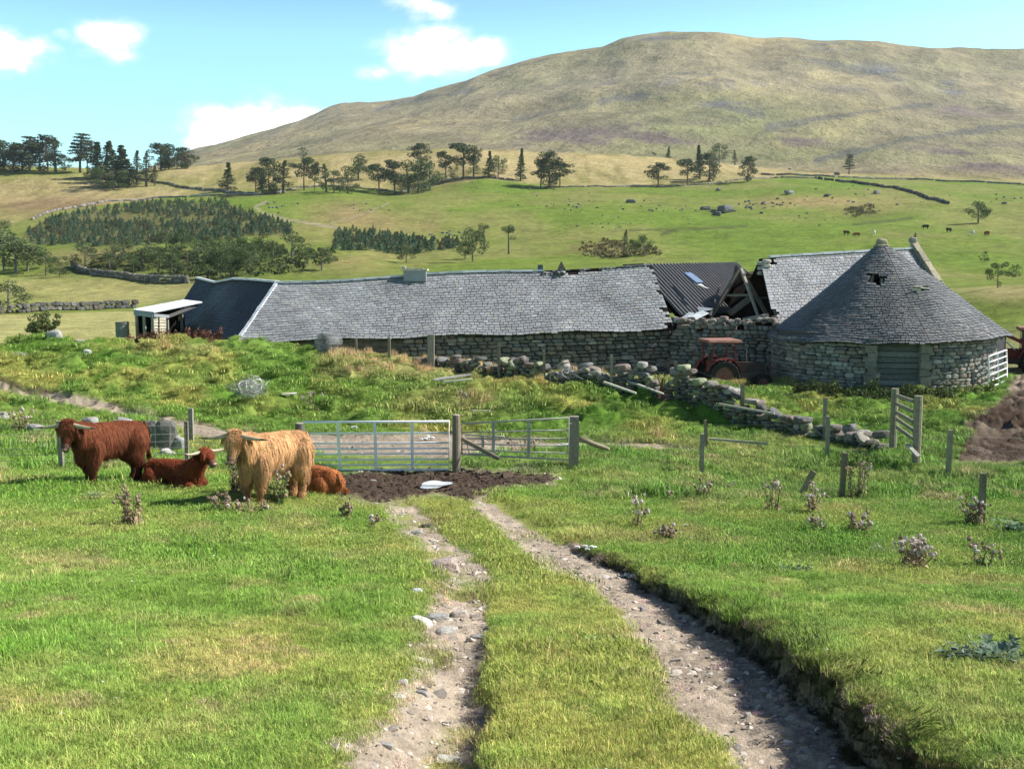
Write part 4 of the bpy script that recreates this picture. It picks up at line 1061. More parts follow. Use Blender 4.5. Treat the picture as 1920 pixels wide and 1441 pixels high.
# ------------------------------------------------------------------ round mill
MC = np.array([wx(1649, 650, 46.5), 46.5]); CC = np.array([wx(1662, 600, 46.5), 46.5]); R_W, R_C = 4.58, 5.0
ZW = gz(MC[0], 41.5) - .15; ZE = ZC - 2.90; APX = P3(1653, 452, 46.5)
ml = empty('round_mill', (MC[0], MC[1], ZW), 0, 'round stone mill with a tall conical slate roof at the right of the farm', 'mill')
BL = np.array(ml.location)
def cone(u, v):
    t = 2 * math.pi * u - math.pi / 2
    c_, s_ = math.cos(t), math.sin(t)
    ze = ZE + .16 * c_ - .05 + .035 * math.sin(5 * t) + .02 * math.sin(13 * t)
    e = np.array([CC[0] + R_C * c_, CC[1] + R_C * s_, ze])
    vv = v
    q = e * (1 - vv) + APX * vv
    bl = -.03 * math.sin(math.pi * vv) + .05 * math.sin(7 * t + 9 * v) * (1 - v) + .05 * math.sin(3 * t - 6 * v) * math.sin(math.pi * v)
    q = q + np.array([c_, s_, .8]) * bl * .6
    return q
def chole(u, v, a=0, b=0):
    px_, py_ = project(*[np.array([k_]) for k_ in cone(u, v)])
    if not (u < .25 or u > .75): return False
    px_, py_ = float(px_[0]), float(py_[0])
    h1 = ((px_ - 1646) / 15) ** 2 + ((py_ - 526) / 8) ** 2
    h2 = ((px_ - 1727) / 13) ** 2 + ((py_ - 541) / 5) ** 2
    h3 = ((px_ - 1636) / 7) ** 2 + ((py_ - 518) / 6) ** 2
    return min(h1, h2, h3) < 1
mb = MB(); slates(mb, cone, lambda v: 2 * math.pi * R_C * max(1 - v, .03), 44, .20, skip=chole, lift=.04, dark=.85, jit=1.25)
mb.v = [v - BL for v in mb.v]; rf = mb.build('roof', MT['slate'], ml)
mb = MB(); sheet(mb, lambda u, v: cone(u, v * .97), 150, 60, -.04, thick=.03, skip=lambda u, v: chole(u, v * .97)) if False else None
V_, Fc = [], []
for j in range(51):
    for i in range(161):
        q = cone(i / 160, j / 50 * .985); c0_ = np.array([CC[0], CC[1], q[2]]); V_.append(c0_ + (q - c0_) * .985 - [0, 0, .04])
for j in range(50):
    for i in range(160):
        if chole((i + .5) / 160, (j + .5) / 50 * .985): continue
        k_ = j * 161 + i; Fc.append((k_, k_ + 1, k_ + 162, k_ + 161))
mb.add(V_, Fc); mb.v = [v - BL for v in mb.v]; mb.build('sarking_boards', MT['dark'], ml)
mb = MB()
for i in range(26):    # rafters that show through the holes
    t = 2 * math.pi * i / 26; q = np.array([CC[0] + R_C * .93 * math.cos(t), CC[1] + R_C * .93 * math.sin(t), ZE - .1])
    mb.beam(q, APX - [0, 0, .35], .1, .12, col=(.45, .40, .32))
for px_, py_ in ((1718, 541), (1728, 546), (1735, 539), (1722, 536)):
    x_, y_, z_ = P3(px_, py_, 43.9); mb.beam((x_ - .2, y_, z_), (x_ + .2, y_ + .1, z_ - .03), .05, .07, col=(.62, .56, .46))
mb.v = [v - BL for v in mb.v]; mb.build('rafters', MT['wood'], ml)
mb = MB(); mb.lump(APX + [0, 0, -.06], (.46, .46, .36), 3, col=(.36, .32, .22), rough=.1); mb.lump(APX + [0, 0, -.2], (.62, .62, .16), 4, col=(.30, .27, .20), rough=.08)
mb.v = [v - BL for v in mb.v]; mb.build('cap_stone', MT['stone'], ml)
DA = (-math.pi / 2) + math.asin((1612 - 1649) / 209.0 * .98); DW = .185
def wpt(t, r=R_W): return (MC[0] + r * math.cos(t), MC[1] + r * math.sin(t))
ts_ = np.linspace(-math.pi * 1.04, math.pi * .04, 90)
Lc = R_W * (ts_[-1] - ts_[0])
def mskip(s, z_):
    t = ts_[0] + s / R_W
    return abs(t - DA) < DW + .01
mb = MB(); masonry(mb, [wpt(t, R_W - .05) for t in ts_], lambda s: ZW, lambda s: ZE + .02, .2, .52, .1, .2, .3, sub=2, skip=mskip, k=1.25)
mb.v = [v - BL for v in mb.v]; mb.build('wall', MT['stone'], ml); mb = MB()
for i in range(7):     # squared jamb stones
    for sgn in (-1, 1):
        t = DA + sgn * (DW + .025 + .015 * (i % 2)); x_, y_ = wpt(t, R_W)
        mb.box((x_, y_, ZW + .15 + i * .3), (.34 + .1 * (i % 2), .34, .285), R=rotz(t + math.pi / 2), col=np.array([.24, .22, .185]) * RNG.uniform(.8, 1.15), jit=.008)
mb.v = [v - BL for v in mb.v]; mb.build('door_jamb', MT['stone'], ml)
V_, Fc = [], []
tt = np.linspace(-math.pi / 2 + .0, 1.5 * math.pi, 120)
for z_ in (ZW - .3, ZE + .2):
    for t in tt:
        r_ = R_W - .30 if abs(((t - DA + math.pi) % (2 * math.pi)) - math.pi) < DW + .03 else R_W - .12
        V_.append((MC[0] + r_ * math.cos(t), MC[1] + r_ * math.sin(t), z_))
for i in range(119): Fc.append((i, i + 1, 120 + i + 1, 120 + i))
mb = MB(); mb.add(V_, Fc); mb.v = [v - BL for v in mb.v]; mb.build('wall_core', MT['mortar'], ml)
mb = MB(); R_ = rotz(DA + math.pi / 2); dc = np.array([*wpt(DA, R_W - .14), ZW + 1.0])
for i in range(9): mb.box(dc + [0, 0, -.9 + i * .225], (1.72, .05, .195), R=R_, col=np.array([.15, .155, .15]) * RNG.uniform(.6, 1.4), jit=.003)
for s_ in (-.84, .84): mb.box(dc + R_ @ np.array([s_, -.05, 0]), (.09, .1, 2.0), R=R_, col=(.20, .20, .19))
mb.box(dc + R_ @ np.array([0, -.06, 1.0]), (1.8, .12, .14), R=R_, col=(.20, .19, .17))
mb.v = [v - BL for v in mb.v]; mb.build('door', MT['wood'], ml)
mb = MB(); a = P3(1862, 640, 46.2)
mb.box(a + [.35, .4, -.75], (.9, .1, 1.9), R=rotz(.5), col=(.10, .10, .11)); mb.box(a + [-.05, .1, -.75], (.07, .07, 1.9), col=(.3, .3, .3)); mb.beam(P3(1860, 622, 45.8), P3(1884, 622, 46.8), .1, .1, col=(.2, .2, .2))
mb.v = [v - BL for v in mb.v]; mb.build('side_door', MT['wood'], ml)
# ------------------------------------------------------------------ posts, gates, fences
WOODC = [(.25, .21, .15), (.29, .26, .21), (.19, .165, .125)]
def post_mesh(h, w, round_=False, c=0, lean=(0, 0), bury=.25):
    mb = MB(); cc_ = WOODC[c % 3]
    if round_:
        mb.tube([(0, 0, -bury), (lean[0] * .5, lean[1] * .5, h * .5), (lean[0], lean[1], h)], [w / 2 * 1.05, w / 2, w / 2 * .95], 12, cc_)
        mb.tube([(lean[0] * .995, lean[1], h - .002), (lean[0], lean[1], h + .012)], [w / 2 * .95, w / 2 * .6], 12, (.42, .38, .30))
    else:
        mb.beam((0, 0, -bury), (lean[0], lean[1], h), w, w, col=cc_, up=(0, 1, 0), jit=.004)
    return mb
def post(px, top, base, Y=None, w=.1, label='', round_=False, c=0, lean=0.0, name='fence_post', group=None, parent=None, origin=None):
    if Y is None: x, Y, z = hit(px, base, 15)
    else: x = wx(px, base, Y); z = gz(x, Y)
    zt = ZC - drop(Y, top); h = min(max(.3, zt - z), 1.4)
    mb = post_mesh(h, w, round_, c, (lean, 0))
    if parent is not None:
        mb.v = [v + np.array([x, Y, z]) - np.array(origin) for v in mb.v]; return mb.build('post', MT['wood'], parent), (x, Y, z, h)
    o = mb.build(name, MT['wood']); o.location = (x, Y, z); tag(o, label, 'post', group); return o, (x, Y, z, h)
LP = 'posts left standing in the pasture'
post(1315, 813, 890, None, .10, 'upright grey post standing alone to the right of the gates', c=1)
o, _ = post(1488, 883, 935, None, .10, 'short grey post leaning over to the right between two upright posts', c=0, lean=.42)
post(1577, 848, 935, None, .11, 'upright post beside a tall brown thistle clump', c=2, lean=.05)
post(1839, 887, 985, None, .10, 'post with a thistle at its foot near the right edge of the pasture', c=2)
post(360, 765, 845, 29.5, .13, 'pale thick post between the two standing cows, behind the thinner post', c=1)
post(564, 793, 884, 25.9, .24, 'dark round gatepost behind the tan cow rump, left of the silver gate', True, 2, name='gate_post')
post(856, 777, 878, 25.5, .20, 'stout round gatepost between the silver gate and the sagging gate', True, 0, name='gate_post')
post(1076, 780, 869, 26.6, .23, 'stout square gatepost at the right end of the sagging gate', False, 1, name='gate_post')
post(1069, 793, 873, 26.2, .08, 'thin pale post standing against the gatepost of the sagging gate', False, 1)

def gate(name, c0, c1, t0, t1, bars, ups, r=.02, mat='galv', label='', cat='gate', rr=None):
    """c0, c1: bottom corners; t0, t1: top corners; bars: heights 0..1; ups: positions 0..1."""
    c0, c1, t0, t1 = map(np.array, (c0, c1, t0, t1)); e = empty(name, c0.tolist(), 0, label, cat)
    def p(u, v): return (c0 * (1 - u) + c1 * u) * (1 - v) + (t0 * (1 - u) + t1 * u) * v - c0
    mb = MB(); rr = rr or r * 1.35
    mb.tube([p(0, 0), p(0, 1), p(1, 1), p(1, 0), p(0, 0)], rr, 8); mb.build('frame', MT[mat], e, smooth=True)
    for v in bars:
        if v in (0, 1): continue
        mb = MB(); mb.tube([p(0, v), p(.5, v) + [0, 0, RNG.normal(0, .004)], p(1, v)], r, 8); mb.build('bar', MT[mat], e, smooth=True)
    for u in ups:
        mb = MB(); mb.beam(p(u, 0) + [0, -.025, 0], p(u, 1) + [0, -.025, 0], .07, .012, up=(0, 1, 0)); mb.build('upright', MT[mat], e)
    return e
gate('metal_gate', P3(576, 882, 25.6), P3(841, 880, 25.6), P3(569, 791, 25.6), P3(842, 790, 25.6), [0, .11, .22, .335, .445, .56, .765, 1], [.235, .49, .745], .022,
     label='silver seven bar field gate closed across the farm track', rr=.031)
gate('metal_gate', P3(866, 851, 25.8), P3(1066, 862, 25.2), P3(866, 794, 25.8), P3(1067, 783, 25.2), [0, .16, .34, .51, .71, 1], [.3, .63], .016, 'oldgalv',
     'old tarnished gate sagging between two stout posts, thistles behind it')
gate('hurdle', P3(880, 850, 27.4), P3(937, 850, 27.2), P3(872, 815, 27.4), P3(946, 818, 27.2), [0, .5, 1], [.45], .012, 'oldgalv', 'broken dark metal hurdle leaning behind the sagging gate', 'hurdle')
mb = MB(); mb.beam(P3(866, 822, 25.7), P3(936, 860, 25.5), .11, .09, col=(.30, .25, .17), jit=.006)
tag(mb.build('timber_rail', MT['wood']), 'diagonal brown rail propped against the middle gatepost under the sagging gate', 'rail')
mb = MB(); mb.tube([P3(1088, 822, 27.2), P3(1112, 832, 27.4), P3(1142, 842, 27.2)], [.06, .07, .05], 8, (.30, .25, .18))
tag(mb.build('fallen_pole', MT['wood'], smooth=True), 'crooked weathered pole lying to the right of the sagging gate', 'pole')
gate('white_gate', P3(1855, 727, 42.6), P3(1888, 712, 45.0), P3(1853, 668, 42.6), P3(1887, 656, 45.0), [0, .2, .4, .6, .8, 1], [.5], .028, 'galv',
     'open pale gate at the right side of the round mill')
# wooden hurdle gate between two posts on the right
x0 = at(1675, 806, 30.2); x1 = at(1719, 832, 28.2)
wg = empty('wooden_gate', tuple(x0), 0, 'weathered wooden gate of five rails between two thick posts, right of the stone wall', 'gate'); O = np.array(x0)
for (q, tp, w) in ((x0, 728, .20), (x1, 742, .22)):
    zt = ZC - drop(q[1], tp); mb = MB(); mb.tube([np.array(q) - O - [0, 0, .5], np.array([q[0], q[1], zt]) - O], w / 2, 10, (.27, .24, .18)); mb.build('post', MT['wood'], wg)
for (a, b) in ((741, 752), (757, 771), (773, 790), (785, 806), (800, 822)):
    mb = MB(); mb.beam(P3(1681, a, 30.1) - O, P3(1712, b, 28.4) - O, .04, .10, col=(.27, .24, .19), jit=.004); mb.build('rail', MT['wood'], wg)

def wire_fence(name, label, posts, wires, r=.0035, verticals=0, mat='wire'):
    """posts: (px, top, base, Y, w); wires: heights above ground (m)."""
    x0_, Y0_ = wx(posts[0][0], posts[0][2], posts[0][3]), posts[0][3]
    O = np.array([x0_, Y0_, gz(x0_, Y0_)]); e = empty(name, O.tolist(), 0, label, 'fence'); P = []
    for k, (px, tp, bs, Y, w) in enumerate(posts):
        if tp is None: x = wx(px, bs, Y); P.append((x, Y, gz(x, Y), 1.0)); continue
        _, d = post(px, tp, bs, Y, w, c=k, parent=e, origin=O, lean=RNG.normal(0, .03)); P.append(d)
    mb = MB()
    for h in wires:
        pts = []
        for a, b in zip(P[:-1], P[1:]):
            for t in (0, .33, .66): pts.append(np.array([a[0] * (1 - t) + b[0] * t, a[1] * (1 - t) + b[1] * t - .05, (a[2] + h * a[3]) * (1 - t) + (b[2] + h * b[3]) * t - .03 * math.sin(math.pi * t)]) - O)
        pts.append(np.array([P[-1][0], P[-1][1] - .05, P[-1][2] + h * P[-1][3]]) - O)
        mb.tube(pts, r, 5)
    if verticals:
        for a, b in zip(P[:-1], P[1:]):
            n = int(math.dist(a[:2], b[:2]) / verticals)
            for i in range(n):
                t = i / n; q = np.array([a[0] * (1 - t) + b[0] * t, a[1] * (1 - t) + b[1] * t - .05, a[2] * (1 - t) + b[2] * t]) - O
                mb.tube([q, q + [0, 0, wires[-1] * (a[3] * (1 - t) + b[3] * t)]], r * .7, 4)
    mb.build('wire_netting', MT[mat], e); return e
wire_fence('wire_fence', 'wire netting fence running behind the standing cows on the left', [(-160, 790, 868, 24.5, .1), (116, 789, 868, 24.8, .1), (351, 790, 872, 26.0, .085), (470, None, 876, 26, .1), (562, None, 880, 25.8, .1)],
           [.05, .18, .31, .44, .58, .74, .93], verticals=.35)
wire_fence('wire_fence', 'low wire fence crossing the rough grass in front of the wooden gate', [(1325, 787, 838, 30.5, .09), (1551, 780, 850, 29.0, .1), (1719, None, 850, 28.0, .1)], [.35, .6, .85], .003)
wire_fence('wire_fence', 'wire fence with a short post between the wooden gate and the muddy road', [(1722, None, 845, 28.2, .1), (1779, 806, 850, 27.5, .11), (2050, 800, 860, 27.0, .1)], [.35, .62, .88], .003)
wire_fence('wire_fence', 'row of thin fence posts along the tumbled stone wall below the barn',
           [(596, 640, 668, 42.5, .12), (622, 638, 664, 42.4, .09), (668, 634, 668, 42.0, .09), (730, 632, 672, 41.2, .10), (808, 627, 674, 40.2, .24), (936, 641, 694, 38.8, .11), (1021, 648, 704, 38.0, .09), (1146, 662, 710, 37.0, .09), (1268, 676, 715, 36, .1), (1392, 680, 726, 34.6, .11), (1548, 703, 760, 32.6, .11), (1664, None, 800, 30.5, .1)], [.45, .72, .95], .003)
for (a, b, w, h, c, lb) in [((1330, 822, 29.6), (1440, 832, 29.0), .10, .06, (.40, .36, .27), 'long plank lying in the grass behind the lone upright post'),
                            ((1132, 716, 36.6), (1192, 737, 34.9), .07, .05, (.62, .58, .46), 'pale pole lying on the mound, left of a shorter pole'),
                            ((1176, 713, 37.0), (1243, 738, 35.0), .10, .06, (.46, .44, .36), 'grey pole lying on the mound below the tumbled wall'),
                            ((1066, 704, 38.0), (1152, 707, 37.6), .09, .05, (.60, .57, .50), 'pale board lying flat in grass just below the stone wall'),
                            ((812, 722, 38.0), (882, 714, 38.6), .30, .05, (.34, .33, .31), 'upper grey board of the pair lying on the mound'),
                            ((830, 732, 37.4), (884, 723, 38.0), .20, .05, (.58, .56, .50), 'lower pale board of the pair lying on the mound'),
                            ((528, 746, 35.8), (556, 738, 36.0), .16, .05, (.62, .58, .50), 'short pale offcut lying on the mound above the silver gate'),
                            ((885, 770, 34.4), (918, 770, 34.3), .08, .05, (.58, .54, .44), 'small pale stick lying behind the sagging gate'),
                            ((1700, 832, 28.3), (1722, 856, 27.6), .10, .05, (.50, .47, .40), 'short board leaning down from the wooden gate foot'),
                            ((650, 683, 41), (770, 693, 39.6), .05, .05, (.48, .34, .20), 'thin brown pole lying in dry grass right of the wire roll'),
                            ((1348, 757, 33.4), (1452, 775, 32.6), .07, .05, (.40, .38, .3), 'half buried rail lying along the foot of the stone wall')]:
    A, B = P3(*a), P3(*b); A[2] = max(A[2], gz(A[0], A[1]) + .08); B[2] = max(B[2], gz(B[0], B[1]) + .08)
    mb = MB(); mb.beam(A, B, w, h, col=c, jit=.008); tag(mb.build('plank', MT['wood']), lb, 'plank')

# ------------------------------------------------------------------ dry stone wall
def wall_pts(lst): return [np.array([wx(px, 700, Y), Y]) for px, Y in lst]
wp_ = wall_pts([(790, 41.2), (850, 40.4), (960, 39.0), (1060, 38.0), (1160, 37.2), (1270, 36.2), (1370, 35.0), (1470, 33.8), (1560, 32.6), (1625, 31.4), (1668, 30.4)])
TL = [(790, 678), (850, 668), (890, 672), (960, 672), (1060, 682), (1160, 688), (1270, 684), (1370, 692), (1470, 706), (1560, 738), (1625, 762), (1668, 796)]
O = np.array([*wp_[5], gz(*wp_[5])])
dw = empty('drystone_wall', O.tolist(), 0, 'tumbled drystone wall running down from the barn to the wooden gate', 'wall')
mb = MB(); seg = [(a, b) for a, b in zip(wp_[:-1], wp_[1:])]
for a, b in seg:
    L = np.linalg.norm(b - a); d = (b - a) / L; nrm = np.array([d[1], -d[0]]); ang = math.atan2(d[1], d[0]); s = 0
    while s < L:
        p = a + d * s; zb = gz(*p) - .1; pxx = 960 + F * p[0] / p[1]
        zt = ZC - drop(p[1], float(np.interp(pxx, [q[0] for q in TL], [q[1] for q in TL]))) + .05 * math.sin(s * 5)
        zt = min(zt, zb + (1.0 if p[0] < 6 else .92) * (.85 + .4 * float(fbm(np.array([s * .8 + a[0]]), np.array([2.]), 3, 88)[0])))
        z = zb
        while z < zt:
            top = z > zt - .28
            h = RNG.uniform(.09, .17) if not top else RNG.uniform(.11, .25)
            if not (top and RNG.random() < .25):
                l_ = RNG.uniform(.20, .42) * (1.25 if top else 1)
                q = p + d * RNG.uniform(-.1, .1) + nrm * (RNG.normal(0, .05) if not top else RNG.normal(.03, .07))
                c = stone_col(.85 if not top else 1.0)
                if RNG.random() < .2: c = np.array([.30, .32, .20]) * RNG.uniform(.8, 1.1)
                mb.lump((q[0], q[1], z + h / 2), (l_, .5, h * 1.1), int(RNG.integers(9999)), R=rotz(ang + RNG.normal(0, .25 if top else .1)) @ (np.array(Matrix.Rotation(RNG.normal(0, .35 if top else .08), 3, 'Y'))), col=c, sub=2 if top else 1, rough=.2, flat=True)
            z += h * .92
        s += .27
mb.v = [v - O for v in mb.v]; mb.build('stones', MT['stone'], dw)
KROCK = 1
def rock(px, py, w, h, label, Y=None, col=None, seed=None, name='boulder', d=None, cat='rock', y0=5, sink=.3, sub=3, rough=.28):
    if Y is None: x, Y, z = hit(px, py, y0)
    else: x = wx(px, py, Y); z = gz(x, Y)
    m = Y / F; W, Hh = w * m, h * m; seed = seed or int(RNG.integers(9999))
    mb = MB(); mb.lump((0, 0, Hh * (.5 - sink * .5)), (W, (d or .8) * W, Hh * (1 + sink)), seed, R=rotz(RNG.uniform(-.6, .6)) @ np.array(Matrix.Rotation(RNG.uniform(-.25, .25), 3, 'Y')), col=col or stone_col(1.05), sub=sub, rough=rough, flat=True)
    o = mb.build(name, MT['stone']); o.location = (x, Y, z); tag(o, label, cat); return o
GR, DK, PL = (.34, .335, .31), (.15, .145, .13), (.48, .46, .42)
rock(168, 772, 30, 21, 'pale angular boulder at the road edge, just above the dark cow head', 31, GR)
rock(143, 773, 22, 14, 'low dark stone beside the pale boulder above the dark cow', 31, DK)
rock(204, 783, 28, 16, 'low dark boulder above the shoulders of the dark cow', 30.5, DK)
rock(231, 782, 34, 30, 'lichen spotted boulder in the middle of the boulder heap', 30.4, GR)
rock(232, 796, 48, 17, 'flat dark slab lying below the lichen spotted boulder', 29.6, DK)
rock(279, 790, 34, 30, 'rounded dark grey boulder above the dark cow rump', 30, DK)
rock(301, 812, 32, 28, 'pale sloping slab right of the rounded dark boulder', 28.9, PL)
rock(308, 852, 44, 56, 'large dark block standing between the dark cow and the fence', 28.3, DK)
rock(335, 832, 26, 26, 'small grey stone beside the large dark block', 28.3, GR)
rock(316, 862, 30, 14, 'low pale stone half sunk at the foot of the large block', 27.2, PL)
rock(60, 772, 34, 15, 'long flat stone left of the dark cow horns', 30.5, GR)
rock(0, 757, 26, 16, 'stone at the roadside cut by the left edge', 32, GR)
rock(84, 800, 26, 11, 'low pale stone below the dark cow left horn', 27.5, PL)
rock(104, 652, 26, 18, 'dark boulder on the mound crest under the elder bush', 43, GR)
rock(152, 641, 22, 10, 'square stone on the mound crest right of the elder bush', 43.4, GR)
rock(38, 672, 32, 13, 'grey boulder on the mound near the left edge', 41.2, GR)
rock(165, 672, 16, 9, 'small white stone on the left side of the mound', 41, (.6, .6, .58))
rock(30, 745, 10, 9, 'small pale stone on the shaded road bank', 37, PL)
rock(700, 905, 14, 7, 'small stone in the mud left of the puddle', None, (.3, .27, .23), y0=18)
for i, (px, py, w, h, c, lb) in enumerate([(832, 1066, 58, 20, (.44, .36, .32), 'broad pinkish flat stone at the left rut edge, largest on the track'), (815, 1082, 30, 11, GR, 'grey flat stone just below the broad pinkish one'), (826, 1096, 22, 6, (.46, .40, .35), 'thin flat stone third in line below the pinkish slab'),
        (781, 1113, 24, 11, (.5, .52, .55), 'bluish white stone in grass left of the rut'), (791, 1171, 44, 15, (.62, .59, .55), 'white wedge shaped stone on the left rut edge'), (820, 1160, 50, 11, GR, 'long grey stone touching the white wedge shaped stone'),
        (862, 1156, 34, 12, (.50, .44, .38), 'pale stone in the rut beside the long grey stone'), (838, 1188, 44, 14, PL, 'pale stone set in the rut below the white wedge'), (793, 1242, 44, 10, (.50, .44, .36), 'long tan flat stone in the left half of the rut'), (755, 1282, 24, 9, PL, 'small pale stone in grass at the rut edge'),
        (746, 1308, 34, 8, PL, 'flat pale stone farthest left of the rut stones'), (792, 1302, 26, 9, GR, 'grey stone in the rut right of the flat pale one'), (895, 1196, 30, 8, GR, 'thin grey stone on the right side of the rut'), (722, 1398, 30, 8, GR, 'flat grey stone near the bottom left of the rut'),
        (840, 1430, 60, 14, PL, 'broad stone in the rut at the bottom of the view'), (905, 1360, 30, 9, GR, 'grey stone beside the shaded rut edge'), (800, 988, 24, 7, DK, 'dark flat stone in the far part of the left rut'), (782, 1000, 26, 7, GR, 'grey stone below the dark flat stone in the rut'),
        (1402, 1345, 16, 12, PL, 'round pale pebble in the right rut by the shadow edge'), (1362, 1384, 12, 9, GR, 'round grey pebble in the right rut'), (1368, 1280, 22, 8, PL, 'flat pale stone in the right rut'), (1205, 1145, 14, 8, GR, 'dark grey stone in the right rut beside a bank tuft'), (1030, 940, 10, 5, PL, 'tiny pale stone on the turf right of the mud')]):
    rock(px, py, w, h, lb, None, c, 300 + i * 13, name='stone', cat='stone', y0=4, sink=.9, d=.6, rough=.2)
# ------------------------------------------------------------------ gravel and clods (stuff)
gsrc = bpy.data.collections.new('gravel_pieces')
for i in range(5):
    mb = MB(); mb.lump((0, 0, 0), (1.4, 1, .42), i + 400, sub=1, rough=.3, flat=True); mb.build('pebble', None, collection=gsrc)
m_, nt_, b_, o_ = new_mat('gravel'); cc_ = mul(nt_, col_attr(nt_, 'tint', 'INSTANCER'), ramp(nt_, noise(nt_, 60, 3, .6, 'World'), [(.3, .75), (.7, 1.2)]))
nt_.links.new(cc_, b_.inputs['Base Color']); b_.inputs['Roughness'].default_value = .9
for o in gsrc.objects: o.data.materials.clear(); o.data.materials.append(m_)
def scatter_from(col_, *a, **k):
    global src
    s0 = src; src = col_; r = scatter(*a, **k); src = s0; return r
n = 190000
X, Y = field_points(n, 4.5, 32, wide=.5)
z, px, py, col, bare, mud, face, mz = zones(X, Y)
kp = (RNG.random(n) < bare * .9) & (RNG.random(n) < .25 + .75 * sstep(20, 6, Y) + mud * .6)
s = np.exp(RNG.normal(math.log(.012), .6, n)) * (1 + .05 * Y) * (1 + .4 * mud) * np.where(Y > 26.5, .45, 1)
tn = np.where(mud[:, None] > .5, C_MUD * RNG.uniform(.7, 1.7, (n, 1)), np.array([.46, .41, .35]) * RNG.uniform(.4, 1.4, (n, 1)))
P = np.stack([X, Y, z], 1)
scatter_from(gsrc, 'gravel', P[kp], RNG.integers(0, 5, kp.sum()), s[kp], tn[kp], tilt=.35)
# scattered little things in the turf: thistledown and pale litter
n = 900; X, Y = field_points(n, 5, 30); z, px, py, col, bare, mud, face, mz = zones(X, Y)
P = np.stack([X, Y, z + RNG.uniform(.03, .07, n)], 1); kp = (mud < .2) & ((px < 800) | (px > 1050))
scatter_from(gsrc, 'thistledown', P[kp], RNG.integers(0, 5, kp.sum()), (RNG.uniform(.006, .014, n) * (.6 + Y * .06))[kp], np.tile([.7, .7, .66], (kp.sum(), 1)), tilt=.5)
# puddle
px0 = hit(815, 914, 15); mb = MB(); pts = []
for k in range(28):
    t = 2 * math.pi * k / 28; r = 1 + .14 * math.sin(3 * t + 1) + .08 * math.sin(5 * t)
    pts.append((px0[0] + .31 * r * math.cos(t) * (1 + .25 * math.sin(2 * t)), px0[1] + .42 * r * math.sin(t), 0))
pz = max(gz(p[0], p[1]) for p in pts[::3]) + .035
mb.add([(a, b, pz) for a, b, _ in pts], [tuple(range(28))])
wm, nt, b, o = new_mat('puddle_water'); b.inputs['Base Color'].default_value = (.10, .095, .085, 1); b.inputs['Roughness'].default_value = .04; b.inputs['Specular IOR Level'].default_value = 1.0
b.inputs['Coat Weight'].default_value = 1; bump(nt, b, noise(nt, 14, 3, .5, 'World'), .12, .01)
pu = mb.build('puddle', wm); pu['kind'] = 'structure'

# ------------------------------------------------------------------ wire rolls
def tangle(name, px, py, Y, R_, L_, turns, label, mode='roll', col='wire'):
    x = wx(px, py, Y); z = gz(x, Y) + R_ * .9; mb = MB()
    if mode == 'roll':
        for rr in np.linspace(R_ * .45, R_, 7):
            for k in range(turns):
                c = np.array([-L_ / 2 + L_ * k / (turns - 1), 0, 0]); ph = RNG.uniform(0, 1)
                mb.tube([c + [RNG.normal(0, .012), rr * math.cos(t + ph), rr * math.sin(t + ph) * .92] for t in np.linspace(0, 6.283, 20)], .006, 4, cap=False)
            for k in range(16):
                t = 6.283 * k / 16 + RNG.uniform(0, .3); mb.tube([(-L_ / 2, rr * math.cos(t), rr * math.sin(t) * .92), (L_ / 2, rr * math.cos(t + .2), rr * math.sin(t + .2) * .92)], .005, 4, cap=False)
    else:
        for k in range(turns):
            c = RNG.normal(0, .22, 3) * [L_, .5, .3]; a, b_ = RNG.normal(0, 1, 3), RNG.normal(0, 1, 3); a /= np.linalg.norm(a); b_ -= a * a.dot(b_); b_ /= np.linalg.norm(b_)
            r = R_ * RNG.uniform(.35, 1); t0 = RNG.uniform(0, 6)
            mb.tube([c + r * (a * math.cos(t) + b_ * math.sin(t)) * [1.1, 1, .8] for t in np.linspace(t0, t0 + RNG.uniform(3, 6.2), 16)], .006, 4, cap=False)
    o = mb.build(name, MT[col]); o.location = (x, Y, z); o.rotation_euler = (0, 0, 1.15 if mode == 'roll' else 0); tag(o, label, 'wire'); return o
tangle('wire_netting_roll', 617, 694, 41.2, .40, .75, 13, 'round roll of grey wire netting standing on the mound crest')
tangle('wire_netting_bundle', 466, 745, 35.2, .42, .9, 60, 'flattened bluish bundle of wire netting on the mound above the tan cow', 'x')
tangle('wire_coil', 1070, 706, 37.5, .42, 1.2, 30, 'loose coils of fencing wire heaped against the tumbled stone wall', 'x')
MT['rustw'] = flat_mat('rusty_iron', (.10, .05, .04), .8, .3, 6)
mb = MB()
for k in range(6):
    a = RNG.normal(0, .22, 3); mb.beam(a + [0, 0, -.1], -a * .8 + RNG.normal(0, .1, 3) + [0, 0, .3], .06, .03)
o = mb.build('scrap_iron', MT['rustw']); q = at(1243, 722, 35.6); o.location = (q[0], q[1], gz(q[0], q[1]) + .15); tag(o, 'dark rusty scrap iron in the grass below the stone wall', 'scrap')
mb = MB()
for k in range(5): mb.lump(RNG.normal(0, .07, 3), (.28, .2, .12), k + 900, col=(.8, .8, .8), sub=2)
o = mb.build('plastic_sack', MT['stone']); q = at(1054, 800, 30.2); o.location = (q[0], q[1], gz(q[0], q[1]) + .15); tag(o, 'crumpled white plastic sack behind the sagging gate', 'sack')
